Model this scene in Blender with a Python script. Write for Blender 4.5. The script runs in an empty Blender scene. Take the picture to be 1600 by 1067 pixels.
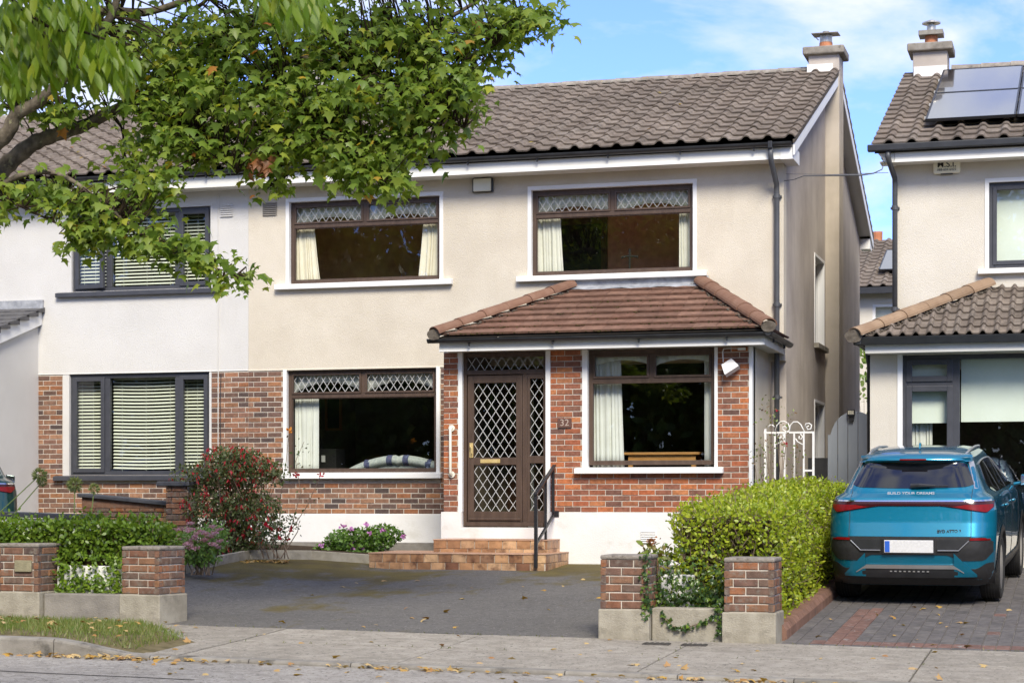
import bpy, bmesh, math, random
import numpy as np
from mathutils import Vector, Matrix, Euler

random.seed(7)
rng = np.random.default_rng(7)
R = math.radians
scene = bpy.context.scene
col = scene.collection

# ------------------------------------------------------------------ camera
VPX, VPL, HOR, CAMZ = 1690.0, -9500.0, 778.0, 1.45
FPX = math.sqrt((VPX - 800) * (800 - VPL))
TH = math.atan((VPX - 800) / FPX)
CT, ST = math.cos(TH), math.sin(TH)
cam_d = bpy.data.cameras.new('camera')
cam_d.sensor_width = 36.0
cam_d.lens = FPX / 1600 * 36
cam_d.shift_y = (HOR - 533.5) / 1600
cam_d.clip_start = 0.1
cam_d.clip_end = 5000
cam_d.dof.use_dof = True
cam_d.dof.focus_distance = 22.0
cam_d.dof.aperture_fstop = 6.3
cam = bpy.data.objects.new('camera', cam_d)
cam.location = (0, 0, CAMZ)
cam.rotation_euler = (R(90), 0, TH)
col.objects.link(cam)
scene.camera = cam

# ------------------------------------------------------------------ sky and sun
SUN_EL, SUN_AZ = 42.0, 156.0      # azimuth clockwise from +Y: the sun stands behind the camera, to its right
w = bpy.data.worlds.new('World'); scene.world = w; w.use_nodes = True
nt = w.node_tree; nt.nodes.clear()
def N(nt, t, **k):
    n = nt.nodes.new(t)
    for a, b in k.items():
        if a.startswith('i_'):
            key = a[2:]
            n.inputs[int(key) if key.isdigit() else key.replace('_', ' ')].default_value = b
        else:
            setattr(n, a, b)
    return n
def L(nt, a, b): nt.links.new(a, b)
out = N(nt, 'ShaderNodeOutputWorld'); bg = N(nt, 'ShaderNodeBackground')
sky = N(nt, 'ShaderNodeTexSky', sky_type='NISHITA', sun_disc=False)
sky.sun_elevation = R(SUN_EL); sky.sun_rotation = R(SUN_AZ)
sky.air_density = 1.0; sky.dust_density = 0.0; sky.ozone_density = 2.2
tc = N(nt, 'ShaderNodeTexCoord')
mp = N(nt, 'ShaderNodeMapping'); mp.inputs['Scale'].default_value = (1.0, 1.0, 2.4); mp.inputs['Location'].default_value = (3.1, 1.7, 0.4)
mp.inputs['Rotation'].default_value = (0, R(24), R(20))
n1 = N(nt, 'ShaderNodeTexNoise', i_Scale=5.2, i_Detail=9.0, i_Roughness=0.56, i_Distortion=0.35)
n2 = N(nt, 'ShaderNodeTexNoise', i_Scale=2.3, i_Detail=3.0, i_Roughness=0.5)
ad = N(nt, 'ShaderNodeMath', operation='MULTIPLY_ADD'); ad.inputs[1].default_value = 0.55
cr = N(nt, 'ShaderNodeValToRGB')
cr.color_ramp.elements[0].position = 0.69; cr.color_ramp.elements[0].color = (0.06, 0.06, 0.06, 1)
cr.color_ramp.elements[1].position = 0.84; cr.color_ramp.elements[1].color = (0.86, 0.86, 0.86, 1)
mx = N(nt, 'ShaderNodeMixRGB'); mx.inputs[2].default_value = (3.2, 3.3, 3.35, 1)
hs = N(nt, 'ShaderNodeMixRGB', blend_type='MULTIPLY'); hs.inputs[0].default_value = 1.0; hs.inputs[2].default_value = (0.38, 0.49, 0.93, 1)   # clear blue air
L(nt, tc.outputs['Generated'], mp.inputs['Vector']); L(nt, mp.outputs[0], n1.inputs['Vector']); L(nt, mp.outputs[0], n2.inputs['Vector'])
L(nt, n2.outputs['Fac'], ad.inputs[0]); L(nt, n1.outputs['Fac'], ad.inputs[2]); L(nt, ad.outputs[0], cr.inputs[0])
L(nt, cr.outputs[0], mx.inputs[0]); L(nt, sky.outputs[0], hs.inputs[1]); L(nt, hs.outputs[0], mx.inputs[1])
L(nt, mx.outputs[0], bg.inputs['Color']); bg.inputs['Strength'].default_value = 0.15
L(nt, bg.outputs[0], out.inputs['Surface'])

sun_d = bpy.data.lights.new('sun', 'SUN'); sun_d.energy = 2.5; sun_d.angle = R(22); sun_d.color = (1.0, 0.925, 0.78)
sun = bpy.data.objects.new('sun', sun_d); col.objects.link(sun)
_sd = Vector((math.sin(R(SUN_AZ)) * math.cos(R(SUN_EL)), math.cos(R(SUN_AZ)) * math.cos(R(SUN_EL)), math.sin(R(SUN_EL))))
sun.rotation_euler = _sd.to_track_quat('Z', 'Y').to_euler()
sun.location = (10, -20, 30)

vs = scene.view_settings
vs.view_transform = 'Standard'; vs.look = 'None'; vs.exposure = 1.12; vs.gamma = 1.0; vs.use_curve_mapping = False
cy = scene.cycles
cy.use_denoising = True
cy.max_bounces = 8; cy.diffuse_bounces = 4; cy.glossy_bounces = 4; cy.transmission_bounces = 6; cy.transparent_max_bounces = 24
cy.caustics_reflective = False; cy.caustics_refractive = False
cy.sample_clamp_indirect = 6.0

# ------------------------------------------------------------------ helpers
def P(u, v, Y):
    """the point at depth Y that the photograph shows at pixel (u, v)"""
    k = Y / (FPX * CT + (u - 800) * ST)
    return Vector((k * ((u - 800) * CT - FPX * ST), Y, CAMZ - (v - HOR) * k))
def Q(u, v, X):
    k = X / ((u - 800) * CT - FPX * ST)
    return Vector((X, k * (FPX * CT + (u - 800) * ST), CAMZ - (v - HOR) * k))

WPOS = {}
def wp(o):
    return WPOS.get(o.name, Vector((0, 0, 0))) if o else Vector((0, 0, 0))
def link(o, parent=None, world=(0, 0, 0), local=False):
    col.objects.link(o)
    world = Vector(world)
    if parent is not None:
        o.parent = parent
        o.location = world if local else world - wp(parent)
    else:
        o.location = world
    WPOS[o.name] = world
    return o
def tag(o, label=None, cat=None, group=None, kind=None):
    if label: o['label'] = label
    if cat: o['category'] = cat
    if group: o['group'] = group
    if kind: o['kind'] = kind
    return o
def thing(name, label, cat, loc=(0, 0, 0), group=None):
    o = bpy.data.objects.new(name, None); o.empty_display_size = 0.2
    link(o, None, loc)
    return tag(o, label, cat, group)

class MB:
    def __init__(s): s.v = []; s.f = []
    def quad(s, *p):
        n = len(s.v); s.v += [tuple(q) for q in p]; s.f.append(tuple(range(n, n + len(p)))); return s
    def box(s, x0, x1, y0, y1, z0, z1):
        n = len(s.v)
        s.v += [(x0, y0, z0), (x1, y0, z0), (x1, y1, z0), (x0, y1, z0), (x0, y0, z1), (x1, y0, z1), (x1, y1, z1), (x0, y1, z1)]
        for q in ((0, 3, 2, 1), (4, 5, 6, 7), (0, 1, 5, 4), (1, 2, 6, 5), (2, 3, 7, 6), (3, 0, 4, 7)): s.f.append(tuple(n + i for i in q))
        return s
    def prism(s, pts, vec):
        """planar polygon swept along vec"""
        pts = [Vector(p) for p in pts]; vec = Vector(vec); k = len(pts); n = len(s.v)
        s.v += [tuple(p) for p in pts] + [tuple(p + vec) for p in pts]
        s.f.append(tuple(n + i for i in range(k))); s.f.append(tuple(n + k + i for i in reversed(range(k))))
        for i in range(k):
            j = (i + 1) % k; s.f.append((n + j, n + i, n + k + i, n + k + j))
        return s
    def beam(s, a, b, w, h, up=(0, 0, 1)):
        a, b, up = Vector(a), Vector(b), Vector(up)
        d = (b - a).normalized(); sd = d.cross(up)
        if sd.length < 1e-4: sd = d.cross(Vector((1, 0, 0)))
        sd.normalize(); u2 = sd.cross(d).normalized()
        p = [a + sd * (w / 2 * i) + u2 * (h / 2 * j) for i, j in ((-1, -1), (1, -1), (1, 1), (-1, 1))]
        return s.prism(p, b - a)
    def tube(s, pts, r, n=8, cap=True):
        pts = [Vector(p) for p in pts]; k = len(pts)
        if not hasattr(r, '__len__'): r = [r] * k
        base = len(s.v); prev = None
        for i, p in enumerate(pts):
            d = (pts[min(i + 1, k - 1)] - pts[max(i - 1, 0)])
            d = d.normalized() if d.length > 1e-9 else Vector((0, 0, 1))
            if prev is None:
                a = d.cross(Vector((0.13, 0.31, 0.94)));
                if a.length < 1e-3: a = d.cross(Vector((1, 0, 0)))
            else: a = prev - d * prev.dot(d)
            a.normalize(); prev = a; b = d.cross(a)
            for j in range(n):
                t = 2 * math.pi * j / n
                s.v.append(tuple(p + (a * math.cos(t) + b * math.sin(t)) * r[i]))
        for i in range(k - 1):
            for j in range(n):
                j2 = (j + 1) % n
                s.f.append((base + i * n + j, base + i * n + j2, base + (i + 1) * n + j2, base + (i + 1) * n + j))
        if cap:
            s.f.append(tuple(base + j for j in reversed(range(n)))); s.f.append(tuple(base + (k - 1) * n + j for j in range(n)))
        return s
    def lathe(s, prof, c=(0, 0, 0), n=20, axis='z'):
        base = len(s.v); c = Vector(c); k = len(prof)
        for r, z in prof:
            for j in range(n):
                t = 2 * math.pi * j / n
                p = (r * math.cos(t), r * math.sin(t), z) if axis == 'z' else ((z, r * math.cos(t), r * math.sin(t)) if axis == 'x' else (r * math.cos(t), z, r * math.sin(t)))
                s.v.append(tuple(c + Vector(p)))
        for i in range(k - 1):
            for j in range(n):
                j2 = (j + 1) % n
                s.f.append((base + i * n + j, base + i * n + j2, base + (i + 1) * n + j2, base + (i + 1) * n + j))
        s.f.append(tuple(base + j for j in reversed(range(n)))); s.f.append(tuple(base + (k - 1) * n + j for j in range(n)))
        return s
    def grid(s, rows):
        """rows of points -> quads"""
        base = len(s.v); m = len(rows[0])
        for r in rows: s.v += [tuple(p) for p in r]
        for i in range(len(rows) - 1):
            for j in range(m - 1):
                s.f.append((base + i * m + j, base + i * m + j + 1, base + (i + 1) * m + j + 1, base + (i + 1) * m + j))
        return s
    def mesh(s, name, smooth=False, fix=True):
        me = bpy.data.meshes.new(name); me.from_pydata(s.v, [], s.f)
        if fix:
            bm = bmesh.new(); bm.from_mesh(me); bmesh.ops.recalc_face_normals(bm, faces=bm.faces); bm.to_mesh(me); bm.free()
        if smooth: me.polygons.foreach_set('use_smooth', [True] * len(me.polygons))
        me.update(); return me
    def build(s, name, m, parent=None, smooth=False, bevel=0, world=(0, 0, 0), local=False, fix=True):
        me = s.mesh(name, smooth, fix)
        if m is not None: me.materials.append(m)
        o = bpy.data.objects.new(name, me)
        link(o, parent, world, local)
        if bevel:
            b = o.modifiers.new('bevel', 'BEVEL'); b.width = bevel; b.segments = 2; b.limit_method = 'ANGLE'
        return o
def inst(name, me, parent, world, rot=(0, 0, 0), scale=(1, 1, 1)):
    o = bpy.data.objects.new(name, me)
    link(o, parent, world); o.rotation_euler = rot; o.scale = scale
    return o
def wall_holes(mb, x0, x1, z0, z1, holes, yf, yb):
    """a wall in the XZ plane with rectangular openings and their reveals"""
    xs = sorted({x0, x1, *[c for h in holes for c in h[:2] if x0 < c < x1]}); zs = sorted({z0, z1, *[c for h in holes for c in h[2:] if z0 < c < z1]})
    solid = {}
    for i in range(len(xs) - 1):
        for j in range(len(zs) - 1):
            cx, cz = (xs[i] + xs[i + 1]) / 2, (zs[j] + zs[j + 1]) / 2
            solid[i, j] = not any(h[0] < cx < h[1] and h[2] < cz < h[3] for h in holes)
    for (i, j), sol in solid.items():
        if not sol: continue
        a, b, c, d = xs[i], xs[i + 1], zs[j], zs[j + 1]
        mb.quad((a, yf, c), (b, yf, c), (b, yf, d), (a, yf, d)); mb.quad((a, yb, c), (a, yb, d), (b, yb, d), (b, yb, c))
        if not solid.get((i - 1, j), False): mb.quad((a, yf, c), (a, yf, d), (a, yb, d), (a, yb, c))
        if not solid.get((i + 1, j), False): mb.quad((b, yf, c), (b, yb, c), (b, yb, d), (b, yf, d))
        if not solid.get((i, j - 1), False): mb.quad((a, yf, c), (a, yb, c), (b, yb, c), (b, yf, c))
        if not solid.get((i, j + 1), False): mb.quad((a, yf, d), (b, yf, d), (b, yb, d), (a, yb, d))
    return mb

# ------------------------------------------------------------------ materials
def newmat(name):
    m = bpy.data.materials.new(name); m.use_nodes = True
    return m, m.node_tree, m.node_tree.nodes['Principled BSDF']
def rgb(c): return (c[0], c[1], c[2], 1.0)
def M(name, c1, c2=None, scale=4.0, rough=0.75, bump=0.0, bscale=120.0, metal=0.0, coat=0.0, spec=0.5, lo=0.35, hi=0.65,
      rand=None, island=False, vary=0.0, stretch=(1, 1, 1), spots=None, detail=6.0, bdist=0.01, big=None):
    """procedural surface: two tones by noise, optional per-piece tones, optional spots (colour, scale, threshold), fine relief"""
    m, nt, bs = newmat(name)
    tc = N(nt, 'ShaderNodeTexCoord'); vec = tc.outputs['Object']
    rv = None
    if rand or vary:
        if island: rv = N(nt, 'ShaderNodeNewGeometry').outputs['Random Per Island']
        else: rv = N(nt, 'ShaderNodeObjectInfo').outputs['Random']
        mul = N(nt, 'ShaderNodeMath', operation='MULTIPLY'); mul.inputs[1].default_value = 57.0; L(nt, rv, mul.inputs[0])
        va = N(nt, 'ShaderNodeVectorMath', operation='ADD'); L(nt, vec, va.inputs[0]); L(nt, mul.outputs[0], va.inputs[1]); vec = va.outputs[0]
    mp = N(nt, 'ShaderNodeMapping'); mp.inputs['Scale'].default_value = stretch; L(nt, vec, mp.inputs[0])
    nz = N(nt, 'ShaderNodeTexNoise', i_Scale=scale, i_Detail=detail, i_Roughness=0.6); L(nt, mp.outputs[0], nz.inputs['Vector'])
    rp = N(nt, 'ShaderNodeValToRGB'); e = rp.color_ramp.elements
    e[0].position, e[1].position = lo, hi
    L(nt, nz.outputs['Fac'], rp.inputs[0])
    if rand:
        cr = N(nt, 'ShaderNodeValToRGB'); cr.color_ramp.interpolation = 'LINEAR'; ee = cr.color_ramp.elements
        k = len(rand)
        ee[0].position = 0; ee[0].color = rgb(rand[0]); ee[1].position = 1; ee[1].color = rgb(rand[-1])
        for i in range(1, k - 1): q = ee.new(i / (k - 1)); q.color = rgb(rand[i])
        L(nt, rv, cr.inputs[0])
        e[0].color = (0.72, 0.72, 0.72, 1); e[1].color = (1.12, 1.12, 1.12, 1)
        mm = N(nt, 'ShaderNodeMixRGB', blend_type='MULTIPLY'); mm.inputs[0].default_value = 1.0
        L(nt, cr.outputs[0], mm.inputs[1]); L(nt, rp.outputs[0], mm.inputs[2]); c = mm.outputs[0]
    else:
        e[0].color = rgb(c1); e[1].color = rgb(c2 or c1); c = rp.outputs[0]
        if vary:
            mr = N(nt, 'ShaderNodeMapRange'); mr.inputs[3].default_value = 1 - vary; mr.inputs[4].default_value = 1 + vary; L(nt, rv, mr.inputs[0])
            mm = N(nt, 'ShaderNodeMixRGB', blend_type='MULTIPLY'); mm.inputs[0].default_value = 1.0
            L(nt, c, mm.inputs[1]); L(nt, mr.outputs[0], mm.inputs[2]); c = mm.outputs[0]
    for sp in (spots or []):
        ns = N(nt, 'ShaderNodeTexNoise', i_Scale=sp[1], i_Detail=5.0, i_Roughness=0.62)
        mps = N(nt, 'ShaderNodeMapping'); mps.inputs['Location'].default_value = (sp[1] * 3.7, 1.3, 5.1); mps.inputs['Scale'].default_value = sp[4] if len(sp) > 4 else (1, 1, 1)
        L(nt, vec, mps.inputs[0]); L(nt, mps.outputs[0], ns.inputs['Vector'])
        rs = N(nt, 'ShaderNodeValToRGB'); rs.color_ramp.elements[0].position = sp[2]; rs.color_ramp.elements[1].position = sp[2] + sp[3]
        L(nt, ns.outputs['Fac'], rs.inputs[0])
        ms = N(nt, 'ShaderNodeMixRGB'); ms.inputs[2].default_value = rgb(sp[0]); L(nt, rs.outputs[0], ms.inputs[0]); L(nt, c, ms.inputs[1]); c = ms.outputs[0]
    if big:      # broad weathering that runs on from piece to piece
        gp = N(nt, 'ShaderNodeNewGeometry'); nb2 = N(nt, 'ShaderNodeTexNoise', i_Scale=big[0], i_Detail=5.0, i_Roughness=0.6); L(nt, gp.outputs['Position'], nb2.inputs['Vector'])
        rb2 = N(nt, 'ShaderNodeMapRange'); rb2.inputs[1].default_value = 0.3; rb2.inputs[2].default_value = 0.7; rb2.inputs[3].default_value = big[1]; rb2.inputs[4].default_value = big[2]; L(nt, nb2.outputs['Fac'], rb2.inputs[0])
        mb2 = N(nt, 'ShaderNodeMixRGB', blend_type='MULTIPLY'); mb2.inputs[0].default_value = 1.0; L(nt, c, mb2.inputs[1]); L(nt, rb2.outputs[0], mb2.inputs[2]); c = mb2.outputs[0]
    L(nt, c, bs.inputs['Base Color'])
    bs.inputs['Roughness'].default_value = rough; bs.inputs['Metallic'].default_value = metal
    bs.inputs['Specular IOR Level'].default_value = spec
    if coat: bs.inputs['Coat Weight'].default_value = coat; bs.inputs['Coat Roughness'].default_value = 0.03
    if bump:
        nb = N(nt, 'ShaderNodeTexNoise', i_Scale=bscale, i_Detail=4.0, i_Roughness=0.65); L(nt, vec, nb.inputs['Vector'])
        bp = N(nt, 'ShaderNodeBump', i_Strength=bump, i_Distance=bdist); L(nt, nb.outputs['Fac'], bp.inputs['Height']); L(nt, bp.outputs[0], bs.inputs['Normal'])
    return m
def leafmat(name, cols, transl=0.4, rough=0.45, spec=0.45):
    m, nt, bs = newmat(name)
    g = N(nt, 'ShaderNodeNewGeometry'); cr = N(nt, 'ShaderNodeValToRGB'); ee = cr.color_ramp.elements; k = len(cols)
    ee[0].position = 0; ee[0].color = rgb(cols[0]); ee[1].position = 1; ee[1].color = rgb(cols[-1])
    for i in range(1, k - 1): ee.new(i / (k - 1)).color = rgb(cols[i])
    L(nt, g.outputs['Random Per Island'], cr.inputs[0]); L(nt, cr.outputs[0], bs.inputs['Base Color'])
    bs.inputs['Roughness'].default_value = rough; bs.inputs['Specular IOR Level'].default_value = spec
    tr = N(nt, 'ShaderNodeBsdfTranslucent'); gm = N(nt, 'ShaderNodeMixRGB', blend_type='MULTIPLY'); gm.inputs[0].default_value = 1.0; gm.inputs[2].default_value = (1.5, 1.5, 0.7, 1)
    L(nt, cr.outputs[0], gm.inputs[1]); L(nt, gm.outputs[0], tr.inputs['Color'])
    mx = N(nt, 'ShaderNodeMixShader'); mx.inputs[0].default_value = transl
    L(nt, bs.outputs[0], mx.inputs[1]); L(nt, tr.outputs[0], mx.inputs[2]); L(nt, mx.outputs[0], nt.nodes['Material Output'].inputs['Surface'])
    return m
def glassmat(name, tint=(0.95, 0.97, 0.95), refl=0.035, ior=1.5, rough=0.0):
    m, nt, bs = newmat(name); nt.nodes.remove(bs)
    tr = N(nt, 'ShaderNodeBsdfTransparent'); tr.inputs[0].default_value = rgb(tint)
    gl = N(nt, 'ShaderNodeBsdfGlossy', i_Roughness=rough); gl.inputs[0].default_value = (0.95, 0.97, 1, 1)
    # reflectance of a thin pane, the same from both sides (Schlick)
    ge = N(nt, 'ShaderNodeNewGeometry'); dt = N(nt, 'ShaderNodeVectorMath', operation='DOT_PRODUCT'); L(nt, ge.outputs['Incoming'], dt.inputs[0]); L(nt, ge.outputs['Normal'], dt.inputs[1])
    ab = N(nt, 'ShaderNodeMath', operation='ABSOLUTE'); L(nt, dt.outputs['Value'], ab.inputs[0])
    om = N(nt, 'ShaderNodeMath', operation='SUBTRACT', use_clamp=True); om.inputs[0].default_value = 1.0; L(nt, ab.outputs[0], om.inputs[1])
    fr = N(nt, 'ShaderNodeMath', operation='POWER'); fr.inputs[1].default_value = 5.0; L(nt, om.outputs[0], fr.inputs[0])
    ad = N(nt, 'ShaderNodeMath', operation='MULTIPLY_ADD', use_clamp=True); ad.inputs[1].default_value = 0.9 - refl; ad.inputs[2].default_value = 0.04 + refl
    nb = N(nt, 'ShaderNodeTexNoise', i_Scale=1.1, i_Detail=1.0); tc = N(nt, 'ShaderNodeTexCoord'); L(nt, tc.outputs['Object'], nb.inputs['Vector'])
    bp = N(nt, 'ShaderNodeBump', i_Strength=0.05, i_Distance=0.05); L(nt, nb.outputs['Fac'], bp.inputs['Height']); L(nt, bp.outputs[0], gl.inputs['Normal'])
    mx = N(nt, 'ShaderNodeMixShader'); L(nt, fr.outputs[0], ad.inputs[0]); L(nt, ad.outputs[0], mx.inputs[0])
    L(nt, tr.outputs[0], mx.inputs[1]); L(nt, gl.outputs[0], mx.inputs[2]); L(nt, mx.outputs[0], nt.nodes['Material Output'].inputs['Surface'])
    return m

m_cream = M('cream_render', (0.585, 0.525, 0.425), (0.66, 0.60, 0.495), 1.3, 0.9, 1.0, 95, spec=0.2,
            spots=[((0.545, 0.48, 0.38), 1.1, 0.58, 0.3, (1.6, 1, 0.5)), ((0.50, 0.45, 0.37), 2.4, 0.70, 0.2, (2.0, 1, 0.4))])
m_white_render = M('white_render', (0.60, 0.585, 0.555), (0.65, 0.635, 0.605), 1.2, 0.88, 0.9, 95, spec=0.2,
                   spots=[((0.54, 0.525, 0.49), 1.4, 0.6, 0.25, (2.0, 1, 0.4))])
m_gable = M('weathered_shaded_dash_render', (0.413, 0.362, 0.318), (0.551, 0.494, 0.436), 1.0, 0.95, 0.7, 190, spec=0.15,
            spots=[((0.30, 0.265, 0.225), 0.8, 0.52, 0.3, (1, 1.6, 0.4)), ((0.50, 0.465, 0.41), 60, 0.60, 0.1)])  # base tone carries the side wall's shading as well as its weathering
m_right_render = M('pale_render', (0.62, 0.575, 0.49), (0.68, 0.635, 0.55), 1.2, 0.9, 1.0, 95, spec=0.2,
                   spots=[((0.55, 0.50, 0.42), 1.0, 0.58, 0.25, (2, 1, 0.4))])
m_plinth = M('white_painted_plaster', (0.70, 0.69, 0.665), (0.77, 0.76, 0.74), 2.0, 0.8, 0.35, 60, spec=0.3,
             spots=[((0.58, 0.56, 0.50), 2.4, 0.62, 0.18)])
m_white = M('white_paint', (0.76, 0.755, 0.73), (0.80, 0.795, 0.78), 3.0, 0.5, 0.08, 80)
m_fascia = M('cream_white_fascia', (0.70, 0.685, 0.62), (0.77, 0.755, 0.70), 2.0, 0.45, 0.04, 60, spots=[((0.55, 0.53, 0.45), 3, 0.66, 0.15)])
m_brown = M('brown_window_frame', (0.060, 0.036, 0.024), (0.088, 0.055, 0.038), 14, 0.5, 0.1, 160, stretch=(1, 1, 0.15))
m_anthracite = M('anthracite_frame', (0.045, 0.047, 0.056), (0.058, 0.060, 0.070), 6, 0.42, 0.03, 100)
m_black = M('black_plastic', (0.018, 0.019, 0.021), (0.030, 0.031, 0.034), 5, 0.38, 0.03, 90)
m_greypipe = M('grey_painted_pipe', (0.055, 0.058, 0.065), (0.085, 0.088, 0.095), 4, 0.45, 0.05, 90)
m_lead = M('lead_lattice', (0.50, 0.50, 0.49), (0.62, 0.62, 0.61), 20, 0.5)
m_leadsheet = M('lead_flashing', (0.22, 0.23, 0.25), (0.40, 0.41, 0.43), 8, 0.55, 0.5, 30)
m_brass = M('brass', (0.62, 0.46, 0.18), (0.72, 0.56, 0.26), 12, 0.38, metal=0.35)
m_glass = glassmat('window_glass')
m_glass_old = glassmat('upper_window_glass', (0.95, 0.95, 0.90), 0.03)
m_mortar = M('mortar', (0.50, 0.45, 0.38), (0.60, 0.55, 0.48), 22, 0.95, 0.6, 180, spec=0.15)
BR_PORCH = [(0.427, 0.130, 0.054), (0.173, 0.088, 0.065), (0.478, 0.167, 0.067), (0.366, 0.118, 0.059), (0.203, 0.105, 0.076), (0.497, 0.197, 0.080), (0.284, 0.111, 0.067), (0.142, 0.082, 0.065), (0.446, 0.155, 0.073)]
BR_OLD = [(0.314, 0.135, 0.067), (0.107, 0.074, 0.065), (0.364, 0.170, 0.080), (0.283, 0.146, 0.097), (0.127, 0.086, 0.075), (0.354, 0.193, 0.116), (0.182, 0.105, 0.077), (0.086, 0.066, 0.061), (0.334, 0.163, 0.095)]
BR_PILLAR = [(0.22, 0.10, 0.06), (0.14, 0.10, 0.08), (0.32, 0.13, 0.06), (0.18, 0.12, 0.09), (0.12, 0.085, 0.072), (0.31, 0.16, 0.085), (0.20, 0.11, 0.075), (0.15, 0.095, 0.078)]
m_brick_porch = M('porch_brick', (0, 0, 0), rand=BR_PORCH, big=(1.3, 0.85, 1.1), scale=22, rough=0.85, bump=0.5, bscale=130, spec=0.2)
m_brick_old = M('facade_brick', (0, 0, 0), rand=BR_OLD, big=(1.3, 0.82, 1.1), scale=22, rough=0.88, bump=0.5, bscale=130, spec=0.2)
m_brick_oldj = M('facade_brick_joined', (0, 0, 0), rand=BR_OLD, island=True, scale=22, rough=0.88, bump=0.5, bscale=130, spec=0.2)
m_brick_pil = M('pillar_brick', (0, 0, 0), rand=BR_PILLAR, scale=16, rough=0.92, bump=0.8, bscale=90, spec=0.15,
                spots=[((0.20, 0.175, 0.145), 14, 0.52, 0.18)])
m_concrete = M('weathered_concrete', (0.26, 0.235, 0.185), (0.37, 0.34, 0.275), 6, 0.93, 0.8, 70, spec=0.15,
               spots=[((0.16, 0.145, 0.115), 4, 0.56, 0.2), ((0.42, 0.40, 0.33), 25, 0.66, 0.1)])
m_conc_dark = M('grey_concrete', (0.19, 0.175, 0.155), (0.27, 0.25, 0.22), 5, 0.93, 0.7, 70, spec=0.15, spots=[((0.12, 0.11, 0.095), 3, 0.58, 0.2)])
TILE = [(0.176, 0.142, 0.114), (0.227, 0.187, 0.153), (0.198, 0.161, 0.130), (0.250, 0.210, 0.173), (0.187, 0.153, 0.125)]
m_tile = M('concrete_roof_tile', (0, 0, 0), rand=TILE, big=(1.1, 0.72, 1.15), scale=9, rough=0.93, bump=0.8, bscale=110, spec=0.15,
           spots=[((0.10, 0.080, 0.062), 6, 0.60, 0.15), ((0.33, 0.30, 0.25), 30, 0.70, 0.08)])
m_tilej = M('concrete_roof_tile_joined', (0, 0, 0), rand=TILE, island=True, big=(1.1, 0.72, 1.15), scale=9, rough=0.93, bump=0.8, bscale=110, spec=0.15,
            spots=[((0.10, 0.080, 0.062), 6, 0.60, 0.15), ((0.33, 0.30, 0.25), 30, 0.70, 0.08)])
m_ridge = M('lichened_ridge_tile', (0.22, 0.195, 0.165), (0.34, 0.31, 0.265), 9, 0.95, 0.8, 70, vary=0.12, spec=0.15,
            spots=[((0.38, 0.25, 0.05), 7, 0.66, 0.08), ((0.09, 0.085, 0.075), 10, 0.62, 0.1)])
TERRA = [(0.196, 0.108, 0.075), (0.221, 0.126, 0.088), (0.179, 0.101, 0.071), (0.242, 0.141, 0.100), (0.188, 0.099, 0.068)]
m_terra = M('terracotta_tile', (0, 0, 0), rand=TERRA, big=(1.6, 0.78, 1.12), scale=10, rough=0.9, bump=0.6, bscale=90, spec=0.2,
            spots=[((0.085, 0.060, 0.038), 9, 0.63, 0.1), ((0.15, 0.13, 0.025), 11, 0.71, 0.06)])
m_hip = M('terracotta_hip_tile', (0.171, 0.092, 0.061), (0.212, 0.124, 0.085), 6, 0.9, 0.5, 60, vary=0.1, spec=0.2, spots=[((0.082, 0.060, 0.045), 8, 0.66, 0.12)])
m_hip2 = M('buff_hip_tile', (0.221, 0.148, 0.095), (0.279, 0.196, 0.129), 6, 0.9, 0.5, 60, vary=0.12, spec=0.2, spots=[((0.130, 0.089, 0.064), 8, 0.64, 0.12)])
m_moss = M('roof_moss', (0.045, 0.040, 0.018), (0.10, 0.085, 0.030), 30, 1.0, 1.0, 60, spec=0.05)
m_cement = M('bedding_cement', (0.075, 0.062, 0.05), (0.15, 0.13, 0.105), 14, 0.95, 1.0, 50, spec=0.1)
m_clay = M('clay_pot', (0.414, 0.153, 0.068), (0.504, 0.207, 0.099), 6, 0.8)
m_steel = M('dull_steel', (0.42, 0.40, 0.35), (0.58, 0.56, 0.50), 8, 0.4, metal=0.7)
m_steeldark = M('rusty_steel_plate', (0.16, 0.145, 0.12), (0.30, 0.28, 0.24), 6, 0.6, metal=0.4)
m_deck = M('roof_underlay', (0.05, 0.045, 0.04), rough=1.0, spec=0.05)
m_curtain = M('cream_curtain', (0.76, 0.72, 0.60), (0.82, 0.79, 0.69), 6, 0.9, spec=0.1)
m_net = M('white_net', (0.68, 0.69, 0.63), (0.75, 0.76, 0.71), 5, 0.9, spec=0.1)
m_blind = M('cream_blind_slat', (0.62, 0.64, 0.52), (0.68, 0.70, 0.58), 5, 0.5)
m_roller = M('roller_blind', (0.74, 0.80, 0.70), (0.78, 0.84, 0.75), 3, 0.8, spec=0.2)
m_room_brown = M('brown_wallpaper', (0.629, 0.316, 0.197), (0.819, 0.437, 0.273), 10, 0.9, spec=0.1)
m_room_olive = M('olive_wallpaper', (0.493, 0.305, 0.148), (0.641, 0.419, 0.206), 8, 0.9, spec=0.1)
m_room_grey = M('grey_wallpaper', (0.165, 0.158, 0.135), (0.225, 0.217, 0.188), 8, 0.9, spec=0.1)
m_room_dark = M('dark_carpet', (0.123, 0.099, 0.077), (0.176, 0.141, 0.106), 20, 1.0, spec=0.05)
m_wood = M('honey_wood', (0.36, 0.17, 0.045), (0.46, 0.24, 0.075), 8, 0.45, stretch=(1, 6, 6))
m_darkwood = M('dark_wood', (0.055, 0.024, 0.012), (0.095, 0.042, 0.020), 8, 0.5, stretch=(6, 6, 1))
m_dark = M('dark_void', (0.012, 0.012, 0.012), rough=0.9)
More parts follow.
